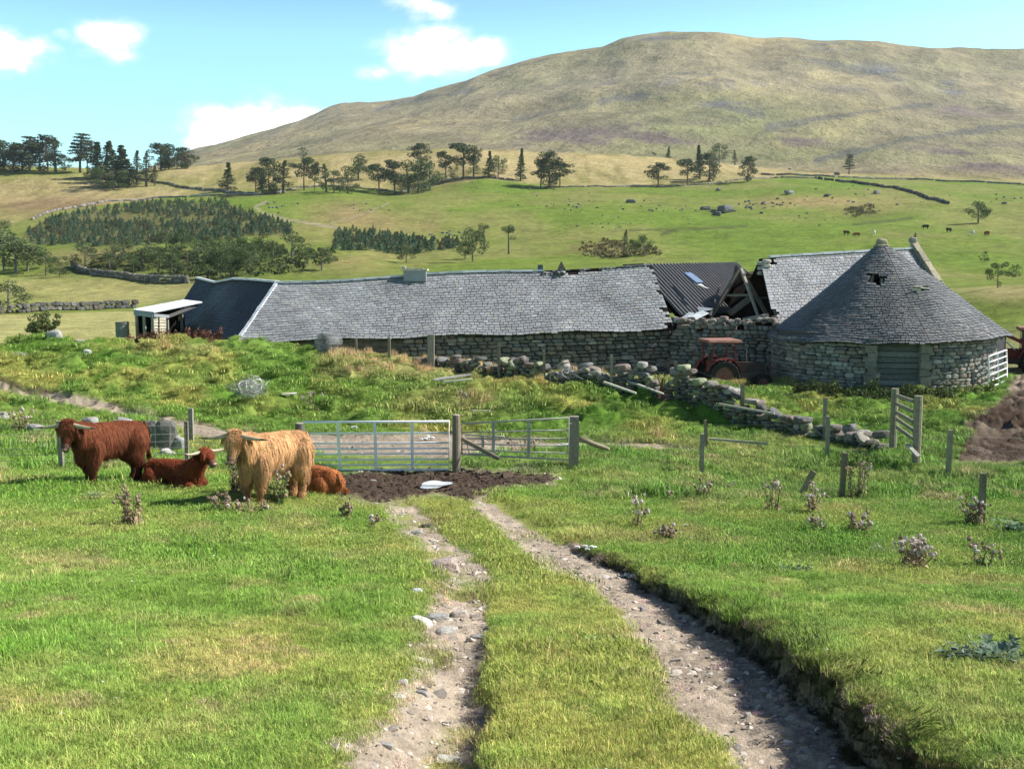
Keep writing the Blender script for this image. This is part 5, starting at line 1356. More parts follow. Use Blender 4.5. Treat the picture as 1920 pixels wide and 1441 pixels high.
for i, (px, py, w, lb) in enumerate([(800, 824, .3, 'white sack scrap lying on the road behind the silver gate'), (660, 806, .34, 'grey plastic scrap behind the left half of the silver gate'), (1283, 985, .12, 'white wool tuft at the left side of the low brown thistle'), (1556, 1003, .13, 'pair of white wool tufts on the turf below the thistles'), (1185, 1083, .22, 'white wool caught on the shaded bank'), (1100, 1030, .18, 'wool tuft at the far tip of the shaded bank'), (1494, 1070, .12, 'wool tuft alone on the right turf')]):
    mb = MB()
    for k in range(5): mb.lump(RNG.normal(0, w * .3, 3) * [1, 1, .2], (w * .5, w * .4, w * .25), k + 930 + i, col=(.72, .72, .70), sub=1)
    o = mb.build('wool_tuft' if i > 1 else 'plastic_scrap', MT['stone']); q = hit(px, py, 7); o.location = (q[0], q[1], q[2] + w * .2); tag(o, lb, 'wool' if i > 1 else 'litter')
# barrel by the shed
mb = MB(); mb.tube([(0, 0, 0), (0, 0, .3), (0, 0, .7), (0, 0, .72)], [.30, .31, .29, .32], 16, (.20, .20, .19)); mb.tube([(0, 0, .6), (0, 0, .66)], [.31, .34], 16, (.3, .3, .28))
o = mb.build('water_barrel', MT['wood']); q = at(230, 632, 50); o.location = (q[0], q[1], q[2]); tag(o, 'small dark barrel standing left of the open shed', 'barrel')

# ------------------------------------------------------------------ tractors
def wheel(e, c, R_, w, O, mt='rubber'):
    mb = MB(); n = 28
    V_ = []; Fc = []
    prof = [(-w / 2, R_ * .62), (-w / 2, R_ * .93), (-w * .32, R_), (w * .32, R_), (w / 2, R_ * .93), (w / 2, R_ * .62)]
    for k in range(n):
        t = 6.283 * k / n
        for (yy, r) in prof: V_.append((r * math.cos(t), yy, r * math.sin(t)))
    m = len(prof)
    for k in range(n):
        for j in range(m): a = k * m + j; b = k * m + (j + 1) % m; c2 = ((k + 1) % n) * m + (j + 1) % m; d = ((k + 1) % n) * m + j; Fc.append((a, b, c2, d))
    mb.add(V_, Fc)
    for k in range(22):
        t = 6.283 * k / 22
        for s_ in (-1, 1): mb.box((R_ * 1.01 * math.cos(t + s_ * .06), s_ * w * .24, R_ * 1.01 * math.sin(t + s_ * .06)), (.05, w * .46, .06), R=np.array(Matrix.Rotation(-t, 3, 'Y')) )
    mb.v = [v + c for v in mb.v]; tyre = mb.build('wheel', MT[mt], e)
    mb = MB(); mb.tube([(0, -w * .2, 0), (0, w * .2, 0)], [R_ * .63, R_ * .63], 20, (.22, .10, .08)); mb.tube([(0, -w * .35, 0), (0, w * .35, 0)], .09, 10, (.3, .1, .08))
    mb.v = [v + c for v in mb.v]; mb.build('rim', MT['rust'], tyre)
def tractor(loc_, rz, label, red=(.20, .045, .04), roofc=(.33, .17, .13), loader=False, bare=True):
    e = empty('tractor', loc_, rz, label, 'tractor')
    def part(name, fn, mat='rust'):
        mb = MB(); fn(mb); return mb.build(name, MT[mat], e)
    for (cx, cy, R_, w) in ((0, .78, .68, .36), (0, -.78, .68, .36), (1.75, .68, .38, .2), (1.75, -.68, .38, .2)): wheel(e, np.array([cx, cy, R_]), R_, w, None)
    part('hood', lambda m: (m.box((1.35, 0, 1.02), (1.35, .5, .42), col=red if loader else (.06, .04, .035), taper=.9, jit=.006), m.box((2.03, 0, .98), (.06, .46, .4), col=(.06, .05, .05))))
    part('chassis', lambda m: (m.box((1.0, 0, .68), (2.2, .34, .3), col=(.12, .10, .09)), m.beam((1.75, -.62, .42), (1.75, .62, .42), .12, .12, col=(.1, .1, .1)), m.beam((0, -.7, .68), (0, .7, .68), .2, .2, col=(.1, .1, .1))))
    for s_ in (-1, 1):
        def fend(m, s_=s_):
            for k in range(7):
                t0, t1 = .3 + k * .38, .3 + (k + 1) * .38
                m.beam((-.76 * math.cos(t0 + .0), s_ * .74, .70 + .76 * math.sin(t0)), (-.76 * math.cos(t1), s_ * .74, .70 + .76 * math.sin(t1)), .36, .03, col=red)
        part('mudguard', fend)
    part('cab_panel', lambda m: (m.box((.1, 0, 1.05), (.9, 1.05, .5), col=red, jit=.01), m.box((.62, 0, 1.3), (.05, 1.1, .12), col=red)))
    for (x, y) in ((-.45, -.62), (-.45, .62), (.62, -.56), (.62, .56)):
        part('cab_post', lambda m: m.beam((x, y, 1.1), (x * .92, y, 2.12), .06, .06, col=red))
    part('roof', lambda m: (m.box((.08, 0, 2.17), (1.45, 1.5, .10), col=roofc, taper=.96, jit=.012), m.box((.08, 0, 2.10), (1.4, 1.44, .05), col=red)))
    part('seat', lambda m: (m.box((-.1, 0, 1.25), (.4, .45, .1), col=(.05, .05, .05)), m.box((-.3, 0, 1.45), (.08, .42, .35), col=(.05, .05, .05))))
    part('exhaust', lambda m: m.tube([(1.3, .12, 1.2), (1.3, .12, 1.75)], .035, 8, (.12, .09, .08)))
    if not bare:
        for (c_, s_) in (((.64, 0, 1.65), (.02, 1.0, .75)), ((.08, -.6, 1.65), (.95, .02, .75)), ((.08, .6, 1.65), (.95, .02, .75))): part('window', lambda m: m.box(c_, s_), 'glass')
    if loader:
        for s_ in (-1, 1):
            part('loader_arm', lambda m: (m.beam((.55, s_ * .5, 1.5), (1.9, s_ * .5, 2.15), .12, .14, col=red), m.beam((1.9, s_ * .5, 2.15), (2.6, s_ * .5, 1.95), .12, .12, col=red), m.beam((.6, s_ * .5, .9), (.55, s_ * .5, 1.55), .12, .12, col=red), m.beam((.9, s_ * .5, 1.2), (1.7, s_ * .5, 1.95), .05, .05, col=(.6, .6, .6))))
        part('loader_fork', lambda m: (m.beam((2.6, -.75, 2.0), (2.6, .75, 2.0), .16, .16, col=(.16, .05, .05)), m.beam((2.6, -.75, 2.25), (2.6, .75, 2.25), .08, .08, col=(.16, .05, .05)),
             *[m.beam((2.6, y, 1.95), (2.75, y, 2.5 + .1 * (k % 2)), .05, .05, col=(.14, .06, .06)) for k, y in enumerate((-.7, -.25, .25, .7))]))
    return e
q = at(1345, 700, 45.0); tractor((q[0], q[1], ZC - drop(45, 636) - 2.2), math.radians(8), 'derelict red tractor with an open faded cab in front of the ruined wall')
q = at(1925, 712, 48.0); tractor((q[0] + .35, q[1], ZC - drop(48, 613) - 2.22), math.radians(160), 'red tractor with a raised front loader beside the round mill', loader=True, bare=False)
# ------------------------------------------------------------------ cattle
MT['hide'] = flat_mat('cattle_hide', (1, 1, 1), .9, .25, 12, use_col=True, spec=.1)
MT['coat'] = flat_mat('cattle_coat', (1, 1, 1), .75, .3, 5, use_col=True, spec=.2)
MT['horn'] = flat_mat('horn', (1, 1, 1), .45, .15, 10, use_col=True, spec=.4)
MT['eye'] = flat_mat('eye', (.01, .008, .006), .1, 0, 1, spec=.8)
def segs(mb, A, B, ra, rb, n=5, sy=1.0):
    V_, F_ = ico(2); A, B = np.array(A, float), np.array(B, float)
    for i in range(n + 1):
        t = i / n; c = A * (1 - t) + B * t; r = ra * (1 - t) + rb * t
        mb.add(V_ * r * np.array([1, sy, 1]) + c, F_)
def cow(loc_, yaw, pose, head_yaw, head_pitch, col, label, seed=0, scale=1.0, hair=1.0, legs=None, fringe=1.0, dark=None, head_side=0, coat_n=15000, horn_up=.12):
    """a long haired cow: x forward, y to its left."""
    rnd = np.random.default_rng(seed)
    e = empty('highland_cow', loc_, yaw, label, 'cow'); e.scale = (scale * .95, scale * .95, scale * 1.11) if pose == 'stand' else (scale,) * 3
    mb = MB(); col = np.array(col); dark = np.array(dark if dark is not None else col * .45)
    Z = 0 if pose == 'stand' else -.50
    segs(mb, (-.62, 0, .90 + Z), (-.35, 0, .90 + Z), .26, .27, 4, .9); segs(mb, (-.35, 0, .92 + Z), (.15, 0, .91 + Z), .27, .29, 5, 1.0); segs(mb, (.15, 0, .91 + Z), (.52, 0, .92 + Z), .29, .28, 5, .9)
    segs(mb, (-.66, 0, 1.02 + Z), (-.2, 0, 1.06 + Z), .13, .13, 5); segs(mb, (.1, 0, 1.05 + Z), (.55, 0, 1.07 + Z), .14, .15, 5)
    segs(mb, (.50, 0, .78 + Z), (.62, 0, .62 + Z), .24, .14, 3, .7)      # brisket
    # neck and head
    hy = head_yaw; hx, hyy = math.cos(hy), math.sin(hy)
    poll = np.array([.66 + .30 * math.cos(hy * .55), .34 * math.sin(hy * .7), 1.22 + Z + (0.0 if pose == 'stand' else .20)])
    segs(mb, (.46, 0, .95 + Z), (.62, .10 * math.sin(hy), 1.04 + Z), .28, .23, 3, .8); segs(mb, (.62, .10 * math.sin(hy), 1.04 + Z), poll - [0, 0, .06], .22, .15, 4, .9)
    hd = np.array([hx * math.cos(head_pitch), hyy * math.cos(head_pitch), -math.sin(head_pitch)])
    side = np.array([-hyy, hx, 0]); upv = np.cross(hd, side) * -1
    upv = np.cross(side, hd) * -1 if np.cross(hd, side)[2] < 0 else np.cross(hd, side)
    fc = poll + hd * .12 - upv * .01; mz_ = poll + hd * .43 - upv * .05
    V_, F_ = ico(2)
    Rh = np.stack([hd, side, upv], 1)
    def hel(c, s): mb.add((V_ * np.array(s)) @ Rh.T + c, F_)
    hel(poll + hd * .03, (.15, .145, .15)); hel(fc, (.15, .135, .14)); hel(poll + hd * .25 - upv * .02, (.13, .105, .115)); hel(mz_ - hd * .05, (.085, .09, .085)); hel(mz_, (.06, .088, .07))
    if pose == 'stand':
        L = legs or [0, 0, 0, 0]
        for k, sy in enumerate((1, -1)):
            a = L[k]
            segs(mb, (.42, sy * .17, .80), (.44 + a * .5, sy * .19, .52), .17, .12, 4); segs(mb, (.44 + a * .5, sy * .19, .52), (.46 + a, sy * .18, .36), .11, .085, 3)
            segs(mb, (.46 + a, sy * .18, .36), (.45 + a * 1.05, sy * .18, .10), .075, .06, 5); segs(mb, (.45 + a * 1.05, sy * .18, .10), (.48 + a * 1.05, sy * .18, .04), .065, .075, 2)
            a = L[2 + k]
            segs(mb, (-.55, sy * .16, .85), (-.48 + a * .3, sy * .19, .58), .23, .16, 4); segs(mb, (-.48 + a * .3, sy * .19, .58), (-.68 + a * .7, sy * .18, .40), .14, .085, 4)
            segs(mb, (-.68 + a * .7, sy * .18, .40), (-.64 + a, sy * .18, .10), .075, .06, 5); segs(mb, (-.64 + a, sy * .18, .10), (-.60 + a, sy * .18, .04), .065, .075, 2)
    else:
        for sy in (1, -1):   # folded legs
            segs(mb, (.42, sy * .20, .26), (.62, sy * .24, .14), .15, .11, 3); segs(mb, (.62, sy * .24, .12), (.40, sy * .30, .07), .09, .06, 4)
            segs(mb, (-.50, sy * .22, .28), (-.20, sy * .36, .16), .22, .14, 4); segs(mb, (-.20, sy * .36, .12), (-.48, sy * .40, .08), .10, .07, 4)
    # one continuous surface
    tmp = mb.build('body_tmp', MT['hide']); md = tmp.modifiers.new('r', 'REMESH'); md.mode = 'VOXEL'; md.voxel_size = .024; md.use_smooth_shade = True
    sm = tmp.modifiers.new('s', 'SMOOTH'); sm.iterations = 5; sm.factor = .6
    dg = bpy.context.evaluated_depsgraph_get(); me = bpy.data.meshes.new_from_object(tmp.evaluated_get(dg)); bpy.data.objects.remove(tmp)
    n = len(me.vertices); co = np.empty(n * 3); me.vertices.foreach_get('co', co); co = co.reshape(-1, 3); nr = np.empty(n * 3); me.vertices.foreach_get('normal', nr); nr = nr.reshape(-1, 3)
    q = fbm(co[:, 0] * 4 + seed, co[:, 2] * 4 + co[:, 1] * 3, 3, seed)
    hv = (co - poll) @ Rh
    inhead = (hv[:, 0] > .0) & (np.abs(hv[:, 1]) < .17) & (np.linalg.norm(co - poll - hd * .22, axis=1) < .3)
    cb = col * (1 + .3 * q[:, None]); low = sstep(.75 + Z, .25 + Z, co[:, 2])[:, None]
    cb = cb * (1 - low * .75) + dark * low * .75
    muz = inhead & (hv[:, 0] > .37)
    cb = np.where(inhead[:, None], cb * .75, cb); cb = np.where(muz[:, None], col * .35 + np.array([.10, .07, .06]), cb)
    while me.color_attributes: me.color_attributes.remove(me.color_attributes[0])
    ca = me.color_attributes.new('col', 'FLOAT_COLOR', 'POINT'); ca.data.foreach_set('color', np.concatenate([np.clip(cb, .004, .9), np.ones((n, 1))], 1).ravel())
    me.materials.clear(); me.materials.append(MT['hide']); me.name = 'body'
    body = bpy.data.objects.new('body', me); COL.objects.link(body); body.parent = e
    # coat of hair locks
    me.calc_loop_triangles(); nt_ = len(me.loop_triangles); tv = np.empty(nt_ * 3, int); me.loop_triangles.foreach_get('vertices', tv); tv = tv.reshape(-1, 3)
    ta = np.linalg.norm(np.cross(co[tv[:, 1]] - co[tv[:, 0]], co[tv[:, 2]] - co[tv[:, 0]]), axis=1)
    N = coat_n; pick = rnd.choice(nt_, N, p=ta / ta.sum()); w = rnd.dirichlet((1, 1, 1), N)
    P = (co[tv[pick]] * w[:, :, None]).sum(1); Nn = nr[tv[pick]].mean(1); Nn /= np.linalg.norm(Nn, axis=1)[:, None]
    C = (cb[tv[pick]]).mean(1)
    hvp = (P - poll) @ Rh; face_ = (hvp[:, 0] > .05) & (np.linalg.norm(P - poll - hd * .24, axis=1) < .26)
    zrel = P[:, 2] - Z
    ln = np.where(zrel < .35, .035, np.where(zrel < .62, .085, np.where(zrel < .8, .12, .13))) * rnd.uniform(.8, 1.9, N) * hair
    ln = np.where((zrel < .62) & (np.abs(P[:, 0]) < .5) & (zrel > .4) & (Nn[:, 2] < 0), .10 * hair, ln)
    ln = np.where(face_, .035, ln)
    if pose != 'stand': ln = np.where(P[:, 2] < .12, .04, ln)
    D = np.tile(np.array([-.25, 0, -1.0]), (N, 1)) + Nn * .5 + rnd.normal(0, .10, (N, 3))
    lockn = fbm(P[:, 0] * 14, P[:, 2] * 5 + P[:, 1] * 9, 2, seed + 3); D[:, 0] += lockn * .35
    D = D - Nn * (D * Nn).sum(1)[:, None] * .55; D /= np.linalg.norm(D, axis=1)[:, None]
    S = np.cross(D, Nn); S /= np.linalg.norm(S, axis=1)[:, None] + 1e-6
    wd = .0052 * rnd.uniform(.6, 1.4, N)[:, None]
    p0 = P - Nn * .006; p1 = P + D * ln[:, None] * .5 + Nn * .026 * np.minimum(ln[:, None] / .1, 1.3); p2 = P + D * ln[:, None] + Nn * .006 + np.array([0, 0, -1]) * ln[:, None] * .12
    Vv = np.stack([p0 - S * wd, p0 + S * wd, p1 + S * wd * .8, p1 - S * wd * .8, p2], 1).reshape(-1, 3)
    fs = []; 
    for i in range(N): k = i * 5; fs.append((k, k + 1, k + 2, k + 3)); fs.append((k + 3, k + 2, k + 4))
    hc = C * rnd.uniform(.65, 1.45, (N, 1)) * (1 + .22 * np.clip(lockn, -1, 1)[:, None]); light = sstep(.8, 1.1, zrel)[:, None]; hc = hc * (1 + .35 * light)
    mb = MB(); mb.add(Vv, fs, np.repeat(np.clip(hc, .004, .9), 2, 0)); mb.build('coat', MT['coat'], body)
    # fringe over the face
    mb = MB(); nf = int(900 * fringe)
    for i in range(nf):
        a = rnd.uniform(-1, 1); b = rnd.uniform(-.08, .1)
        r0 = poll + side * a * .125 + upv * (.13 - .05 * a * a) + hd * b
        L_ = rnd.uniform(.14, .30) * (1 - .3 * abs(a)); d = hd * .75 + side * a * .35 - upv * .12 + np.array([0, 0, -.6]) + rnd.normal(0, .1, 3); d /= np.linalg.norm(d)
        m_ = r0 + d * L_ * .45 + upv * .05 + rnd.normal(0, .006, 3); t_ = r0 + d * L_ - upv * .01 + np.array([0, 0, -.03]) + rnd.normal(0, .01, 3)
        s_ = side * .0065; k = rnd.uniform(.75, 1.6)
        mb.add([r0 - s_, r0 + s_, m_ + s_, m_ - s_, t_], [(0, 1, 2, 3), (3, 2, 4)], np.clip(col * k * 1.15, 0, .9))
    mb.build('fringe', MT['coat'], body)
    for s_ in (1, -1):
        # horn
        pts = []; rr = []
        for t in np.linspace(0, 1, 12):
            pts.append(poll + side * s_ * (.09 + .60 * t) + upv * (.06) + hd * (.02 + .10 * t * t) + np.array([0, 0, -.03 * math.sin(t * 3.1) + horn_up * t ** 2.5])); rr.append((.043) * (1 - t) ** .7 + .004)
        mb = MB(); cc2 = [(.62, .52, .38)] * 8 * 11
        mb.tube(pts, rr, 8, (.60, .52, .40)); mb.c = [((.46, .37, .26) if j // 8 < 8 else (.16, .12, .09)) for j in range(len(mb.f))]
        mb.build('horn', MT['horn'], body, smooth=True)
        # ear
        mb = MB(); e0 = poll + side * s_ * .13 - upv * .03 - hd * .0
        Ve, Fe = ico(2); ax = side * s_ * .85 + np.array([0, 0, -.3]); ax /= np.linalg.norm(ax); bx = np.cross(ax, hd); bx /= np.linalg.norm(bx)
        mb.add((Ve * np.array([.12, .055, .02])) @ np.stack([ax, bx, np.cross(ax, bx)], 1).T + e0 + ax * .08, Fe, col * .6)
        for i in range(120):
            r0 = e0 + ax * rnd.uniform(0, .17) + bx * rnd.uniform(-.04, .04); t_ = r0 + np.array([0, 0, -1]) * rnd.uniform(.05, .13) + ax * .04 + rnd.normal(0, .015, 3)
            mb.add([r0 - ax * .006, r0 + ax * .006, t_], [(0, 1, 2)], np.clip(col * rnd.uniform(.6, 1.3), 0, .9))
        mb.build('ear', MT['coat'], body)
        mb = MB(); mb.add(Ve * .02 + poll + hd * .19 + side * s_ * .105 + upv * .055, Fe); mb.build('eye', MT['eye'], body, smooth=True)
    mb = MB(); Ve, Fe = ico(2)
    mb.add((Ve * np.array([.03, .068, .042])) @ Rh.T + mz_ + hd * .045 + upv * .01, Fe, (.42, .27, .21))
    mb.build('nose', MT['horn'], body, smooth=True)
    for s_ in (1, -1):
        mb = MB(); mb.add((Ve * np.array([.014, .015, .012])) @ Rh.T + mz_ + hd * .072 + side * s_ * .034 + upv * .018, Fe, (.03, .02, .02)); mb.build('nostril', MT['horn'], body, smooth=True)
    # tail
    if pose == 'stand':
        tp = [np.array([-.86, .02, 1.10]), np.array([-.94, .03, .95]), np.array([-.95, .03, .70]), np.array([-.94, .04, .45])]
    else:
        tp = [np.array([-.86, .02, .55]), np.array([-.98, .05, .35]), np.array([-.95, -.2, .12]), np.array([-.75, -.4, .06])]
    mb = MB(); mb.tube(tp, [.045, .03, .025, .02], 8, col * .8)
    for i in range(500):
        t = rnd.uniform(.1, 1); k = min(int(t * 3), 2); f = t * 3 - k; r0 = tp[k] * (1 - f) + tp[k + 1] * f + rnd.normal(0, .02, 3)
        t_ = r0 + np.array([0, 0, -1]) * rnd.uniform(.08, .22) + rnd.normal(0, .025, 3); s_ = rnd.normal(0, .007, 3)
        mb.add([r0 - s_, r0 + s_, t_], [(0, 1, 2)], np.clip(col * rnd.uniform(.5, 1.4), 0, .9))
    mb.build('tail', MT['coat'], body)
    return e
PI = math.pi
def cow_at(px, py, Y): x = wx(px, py, Y); return (x, Y, gz(x, Y) - .01)
RED = (.185, .050, .020); DRED = (.17, .045, .018); TAN = (.50, .275, .13); ORG = (.42, .15, .055)
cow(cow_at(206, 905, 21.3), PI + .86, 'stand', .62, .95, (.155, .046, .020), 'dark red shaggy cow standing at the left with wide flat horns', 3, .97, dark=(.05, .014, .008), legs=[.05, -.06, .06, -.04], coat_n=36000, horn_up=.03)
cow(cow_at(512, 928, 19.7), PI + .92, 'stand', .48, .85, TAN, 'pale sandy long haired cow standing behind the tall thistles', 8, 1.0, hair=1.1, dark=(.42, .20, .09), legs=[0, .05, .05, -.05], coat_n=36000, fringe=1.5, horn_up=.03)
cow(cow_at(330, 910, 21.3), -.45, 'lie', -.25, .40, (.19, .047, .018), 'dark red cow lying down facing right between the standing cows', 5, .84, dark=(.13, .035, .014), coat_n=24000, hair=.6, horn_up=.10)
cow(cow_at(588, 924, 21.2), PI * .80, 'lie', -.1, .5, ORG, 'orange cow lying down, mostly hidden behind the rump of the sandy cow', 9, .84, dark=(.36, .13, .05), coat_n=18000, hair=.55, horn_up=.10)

# ------------------------------------------------------------------ thistles and other plants
MT['thistle'] = leaf_mat('dry_thistle', transl=.2, vary=.25, scale=12, attr=True)
MT['leafy'] = leaf_mat('weed_leaves', transl=.25, vary=.3, scale=8, attr=True)
def thistle_mesh(seed, h=.6, w=.35, stems=8, heads=3, fluffy=.5, green=.0, leaf=26):
    r = np.random.default_rng(seed); st, hd_, lf = MB(), MB(), MB()
    for i in range(stems):
        a = r.uniform(0, 6.28); b = np.array([math.cos(a), math.sin(a), 0]) * r.uniform(0, w * .3)
        tip = np.array([math.cos(a) * w * r.uniform(.2, 1) * .6, math.sin(a) * w * r.uniform(.2, 1) * .6, h * r.uniform(.6, 1)])
        mid = (b + tip) / 2 + r.normal(0, .03, 3); c = (.24, .17, .10) if r.random() > green else (.16, .20, .08)
        st.tube([b - [0, 0, .05], mid, tip], [.009, .007, .004], 5, c)
        for k in range(heads):
            q = tip + (r.normal(0, .05, 3) if k else 0); q = np.array(q); 
            if k: st.tube([mid * .3 + tip * .7, q], [.004, .003], 4, c)
            s = r.uniform(.02, .034); cc_ = (.62, .55, .50) if r.random() < fluffy else (.34, .25, .17)
            V_, F_ = ico(1); hd_.add(V_ * (1 + r.uniform(-.3, .3, (len(V_), 1))) * [s, s, s * 1.2] + q, F_, np.array(cc_) * r.uniform(.75, 1.2))
            for j in range(12):
                d = r.normal(0, 1, 3); d[2] = abs(d[2]); d /= np.linalg.norm(d); s2_ = np.cross(d, r.normal(0, 1, 3)); s2_ = s2_ / np.linalg.norm(s2_) * .006
                hd_.add([q - s2_, q + s2_, q + d * s * 1.9], [(0, 1, 2)], np.array(cc_) * r.uniform(.7, 1.3))
        for k in range(leaf):
            t = r.uniform(.05, .95); q = b * (1 - t) + tip * t; az = r.uniform(0, 6.28); L_ = r.uniform(.04, .13) * (1.3 - t)
            d = np.array([math.cos(az), math.sin(az), r.uniform(-.5, .7)]); s_ = np.array([-d[1], d[0], r.uniform(-.4, .4)]) * L_ * .28
            g = r.random() < green; cl = np.array((.14, .22, .08) if g else ((.36, .26, .16) if r.random() < .55 else (.26, .19, .12))) * r.uniform(.7, 1.3)
            m1, m2 = q + d * L_ * .5, q + d * L_ + [0, 0, -.3 * L_]
            lf.add([q, m1 - s_, m1 + s_ + [0, 0, .01], m2], [(0, 1, 2), (1, 3, 2)], cl)
    return st, hd_, lf
def thistle(px, py, hpx, wpx, label, seed, **k):
    x, Y, z = hit(px, py, 8); m = Y / F; e = empty('thistle', (x, Y, z), 0, label, 'thistle', None)
    st, hd_, lf = thistle_mesh(seed, hpx * m, wpx * m, **k)
    st.build('stem', MT['thistle'], e); hd_.build('flower_head', MT['thistle'], e); lf.build('leaf', MT['thistle'], e); return e
for i, a in enumerate([
 (1195, 985, 50, 60, dict(stems=5, heads=4, leaf=6, fluffy=.6), 'sparse thistle with bare stems right of the track, beyond the bank tip'), (1260, 1010, 24, 56, dict(stems=9, heads=3, leaf=14, fluffy=.3), 'low brown thistle clump just beyond the bank'),
 (1318, 935, 34, 36, dict(stems=7, leaf=12), 'pale headed thistle below the lone upright post'), (1371, 925, 20, 14, dict(stems=3, leaf=6), 'tiny thistle right of the pale headed one'), (1257, 938, 18, 16, dict(stems=3, leaf=6, green=.5), 'tiny thistle left of the pale headed one'),
 (1448, 958, 64, 30, dict(stems=7, leaf=14), 'tall narrow thistle left of the leaning post'), (1518, 960, 50, 46, dict(stems=9, leaf=14, fluffy=.7), 'pale headed thistle below the leaning post'),
 (1603, 936, 72, 44, dict(stems=12, leaf=24, green=.35, fluffy=.2), 'tall bushy thistle touching the upright post'), (1610, 1000, 34, 64, dict(stems=12, leaf=18, fluffy=.4), 'wide low brown thistle in the right pasture'), (1532, 998, 30, 46, dict(stems=7, leaf=12, green=.4), 'small greenish thistle left of the wide low one'),
 (1712, 1066, 56, 92, dict(stems=17, leaf=18, fluffy=.6, heads=4), 'largest thistle clump on the right pasture, full of pale heads'), (1838, 1062, 50, 40, dict(stems=6, leaf=10, green=.6, fluffy=.2), 'green thistle with brown heads near the right edge'), (1824, 984, 50, 44, dict(stems=14, leaf=26, fluffy=.4), 'dense brown thistle at the foot of the far right post'),
 (248, 985, 66, 46, dict(stems=10, leaf=26, fluffy=.15), 'dark dry thistle alone in the left pasture'), (412, 958, 30, 44, dict(stems=8, leaf=18, fluffy=.2, green=.3), 'squat thistle in front of the tan cow front legs'), (462, 962, 18, 70, dict(stems=8, leaf=12, fluffy=.2, green=.4), 'flattened thistle sprawling right of the squat one'),
 (450, 926, 80, 62, dict(stems=20, leaf=30, fluffy=.45), 'dense tall thistle hiding the tan cow front legs'), (515, 944, 66, 58, dict(stems=13, leaf=22, green=.55, fluffy=.35), 'greenish thistle below the tan cow belly'), (35, 812, 46, 50, dict(stems=12, leaf=22, fluffy=.5), 'pale thistle by the wire fence at the left edge'),
 (648, 972, 30, 22, dict(stems=5, leaf=14, fluffy=.1), 'small dark thistle left of the track near the mud'), (700, 985, 16, 34, dict(stems=5, leaf=8, fluffy=.7), 'low pale thistle litter at the left of the track'), (298, 905, 40, 18, dict(stems=5, leaf=14, fluffy=.3), 'thin thistle at the tail of the lying dark red cow'),
 (985, 850, 30, 80, dict(stems=16, leaf=14, fluffy=.3), 'dry thistles standing behind the sagging gate'), (585, 770, 34, 40, dict(stems=9, leaf=14, fluffy=.4), 'dry thistle on the mound above the silver gate left end'), (870, 765, 34, 26, dict(stems=8, leaf=12, fluffy=.3), 'narrow dry thistle on the mound above the middle gatepost')]):
    thistle(a[0], a[1], a[2], a[3], a[5], 60 + i * 7, **a[4])
def weed(px, py, wpx, hpx, n, c, label, seed, name='weed', L0=.5, y0=6):
    r = np.random.default_rng(seed); x, Y, z = hit(px, py, y0); m = Y / F; mb = MB()
    for i in range(n):
        q = np.array([r.normal(0, wpx * m * .22), r.normal(0, wpx * m * .16), 0]); az = r.uniform(0, 6.28); L_ = hpx * m * r.uniform(.6, 1.5)
        d = np.array([math.cos(az), math.sin(az), r.uniform(.3, 1.2)]); d /= np.linalg.norm(d); s_ = np.array([-d[1], d[0], .1]) * L_ * .13
        a = q + d * L_ * .5; b = q + d * L_ + [0, 0, -.3 * L_]; cc_ = np.array(c) * r.uniform(.6, 1.4)
        mb.add([q, a - s_, a + s_, b], [(0, 1, 2), (1, 3, 2)], cc_)
        for t in (.35, .65):
            for s2_ in (-1, 1): p = q + d * L_ * t; mb.add([p, p + s_ * s2_ * 2.2 + d * L_ * .16 + [0, 0, .01], p + d * L_ * .14], [(0, 1, 2)], cc_)
    o = mb.build(name, MT['leafy']); o.location = (x, Y, z); tag(o, label, 'plant'); return o
weed(1855, 1240, 150, 44, 130, (.17, .24, .17), 'big bluish green thistle rosette at the right edge of the near turf', 5)
weed(1492, 1075, 80, 20, 50, (.15, .22, .13), 'blue green rosette low in the middle of the right turf', 6)
weed(1905, 1000, 40, 30, 50, (.10, .17, .10), 'dark green rosette at the right edge by the thistle post', 7)
weed(1660, 1035, 60, 16, 40, (.16, .21, .12), 'flat greyish rosette above the largest thistle clump', 8)
weed(178, 935, 46, 14, 50, (.12, .17, .10), 'low grey green rosette below the dark red cow', 9)
weed(395, 1025, 36, 12, 40, (.12, .18, .10), 'small dark rosette in the left pasture', 10)
weed(190, 1025, 40, 8, 30, (.09, .14, .05), 'flat dark green weed patch in the left pasture', 11)
weed(1095, 1098, 36, 14, 40, (.14, .22, .10), 'small leafy tuft on the strip between the ruts', 12)
weed(1125, 1215, 60, 26, 70, (.13, .23, .07), 'leafy green tuft on the edge of the grass strip', 13)
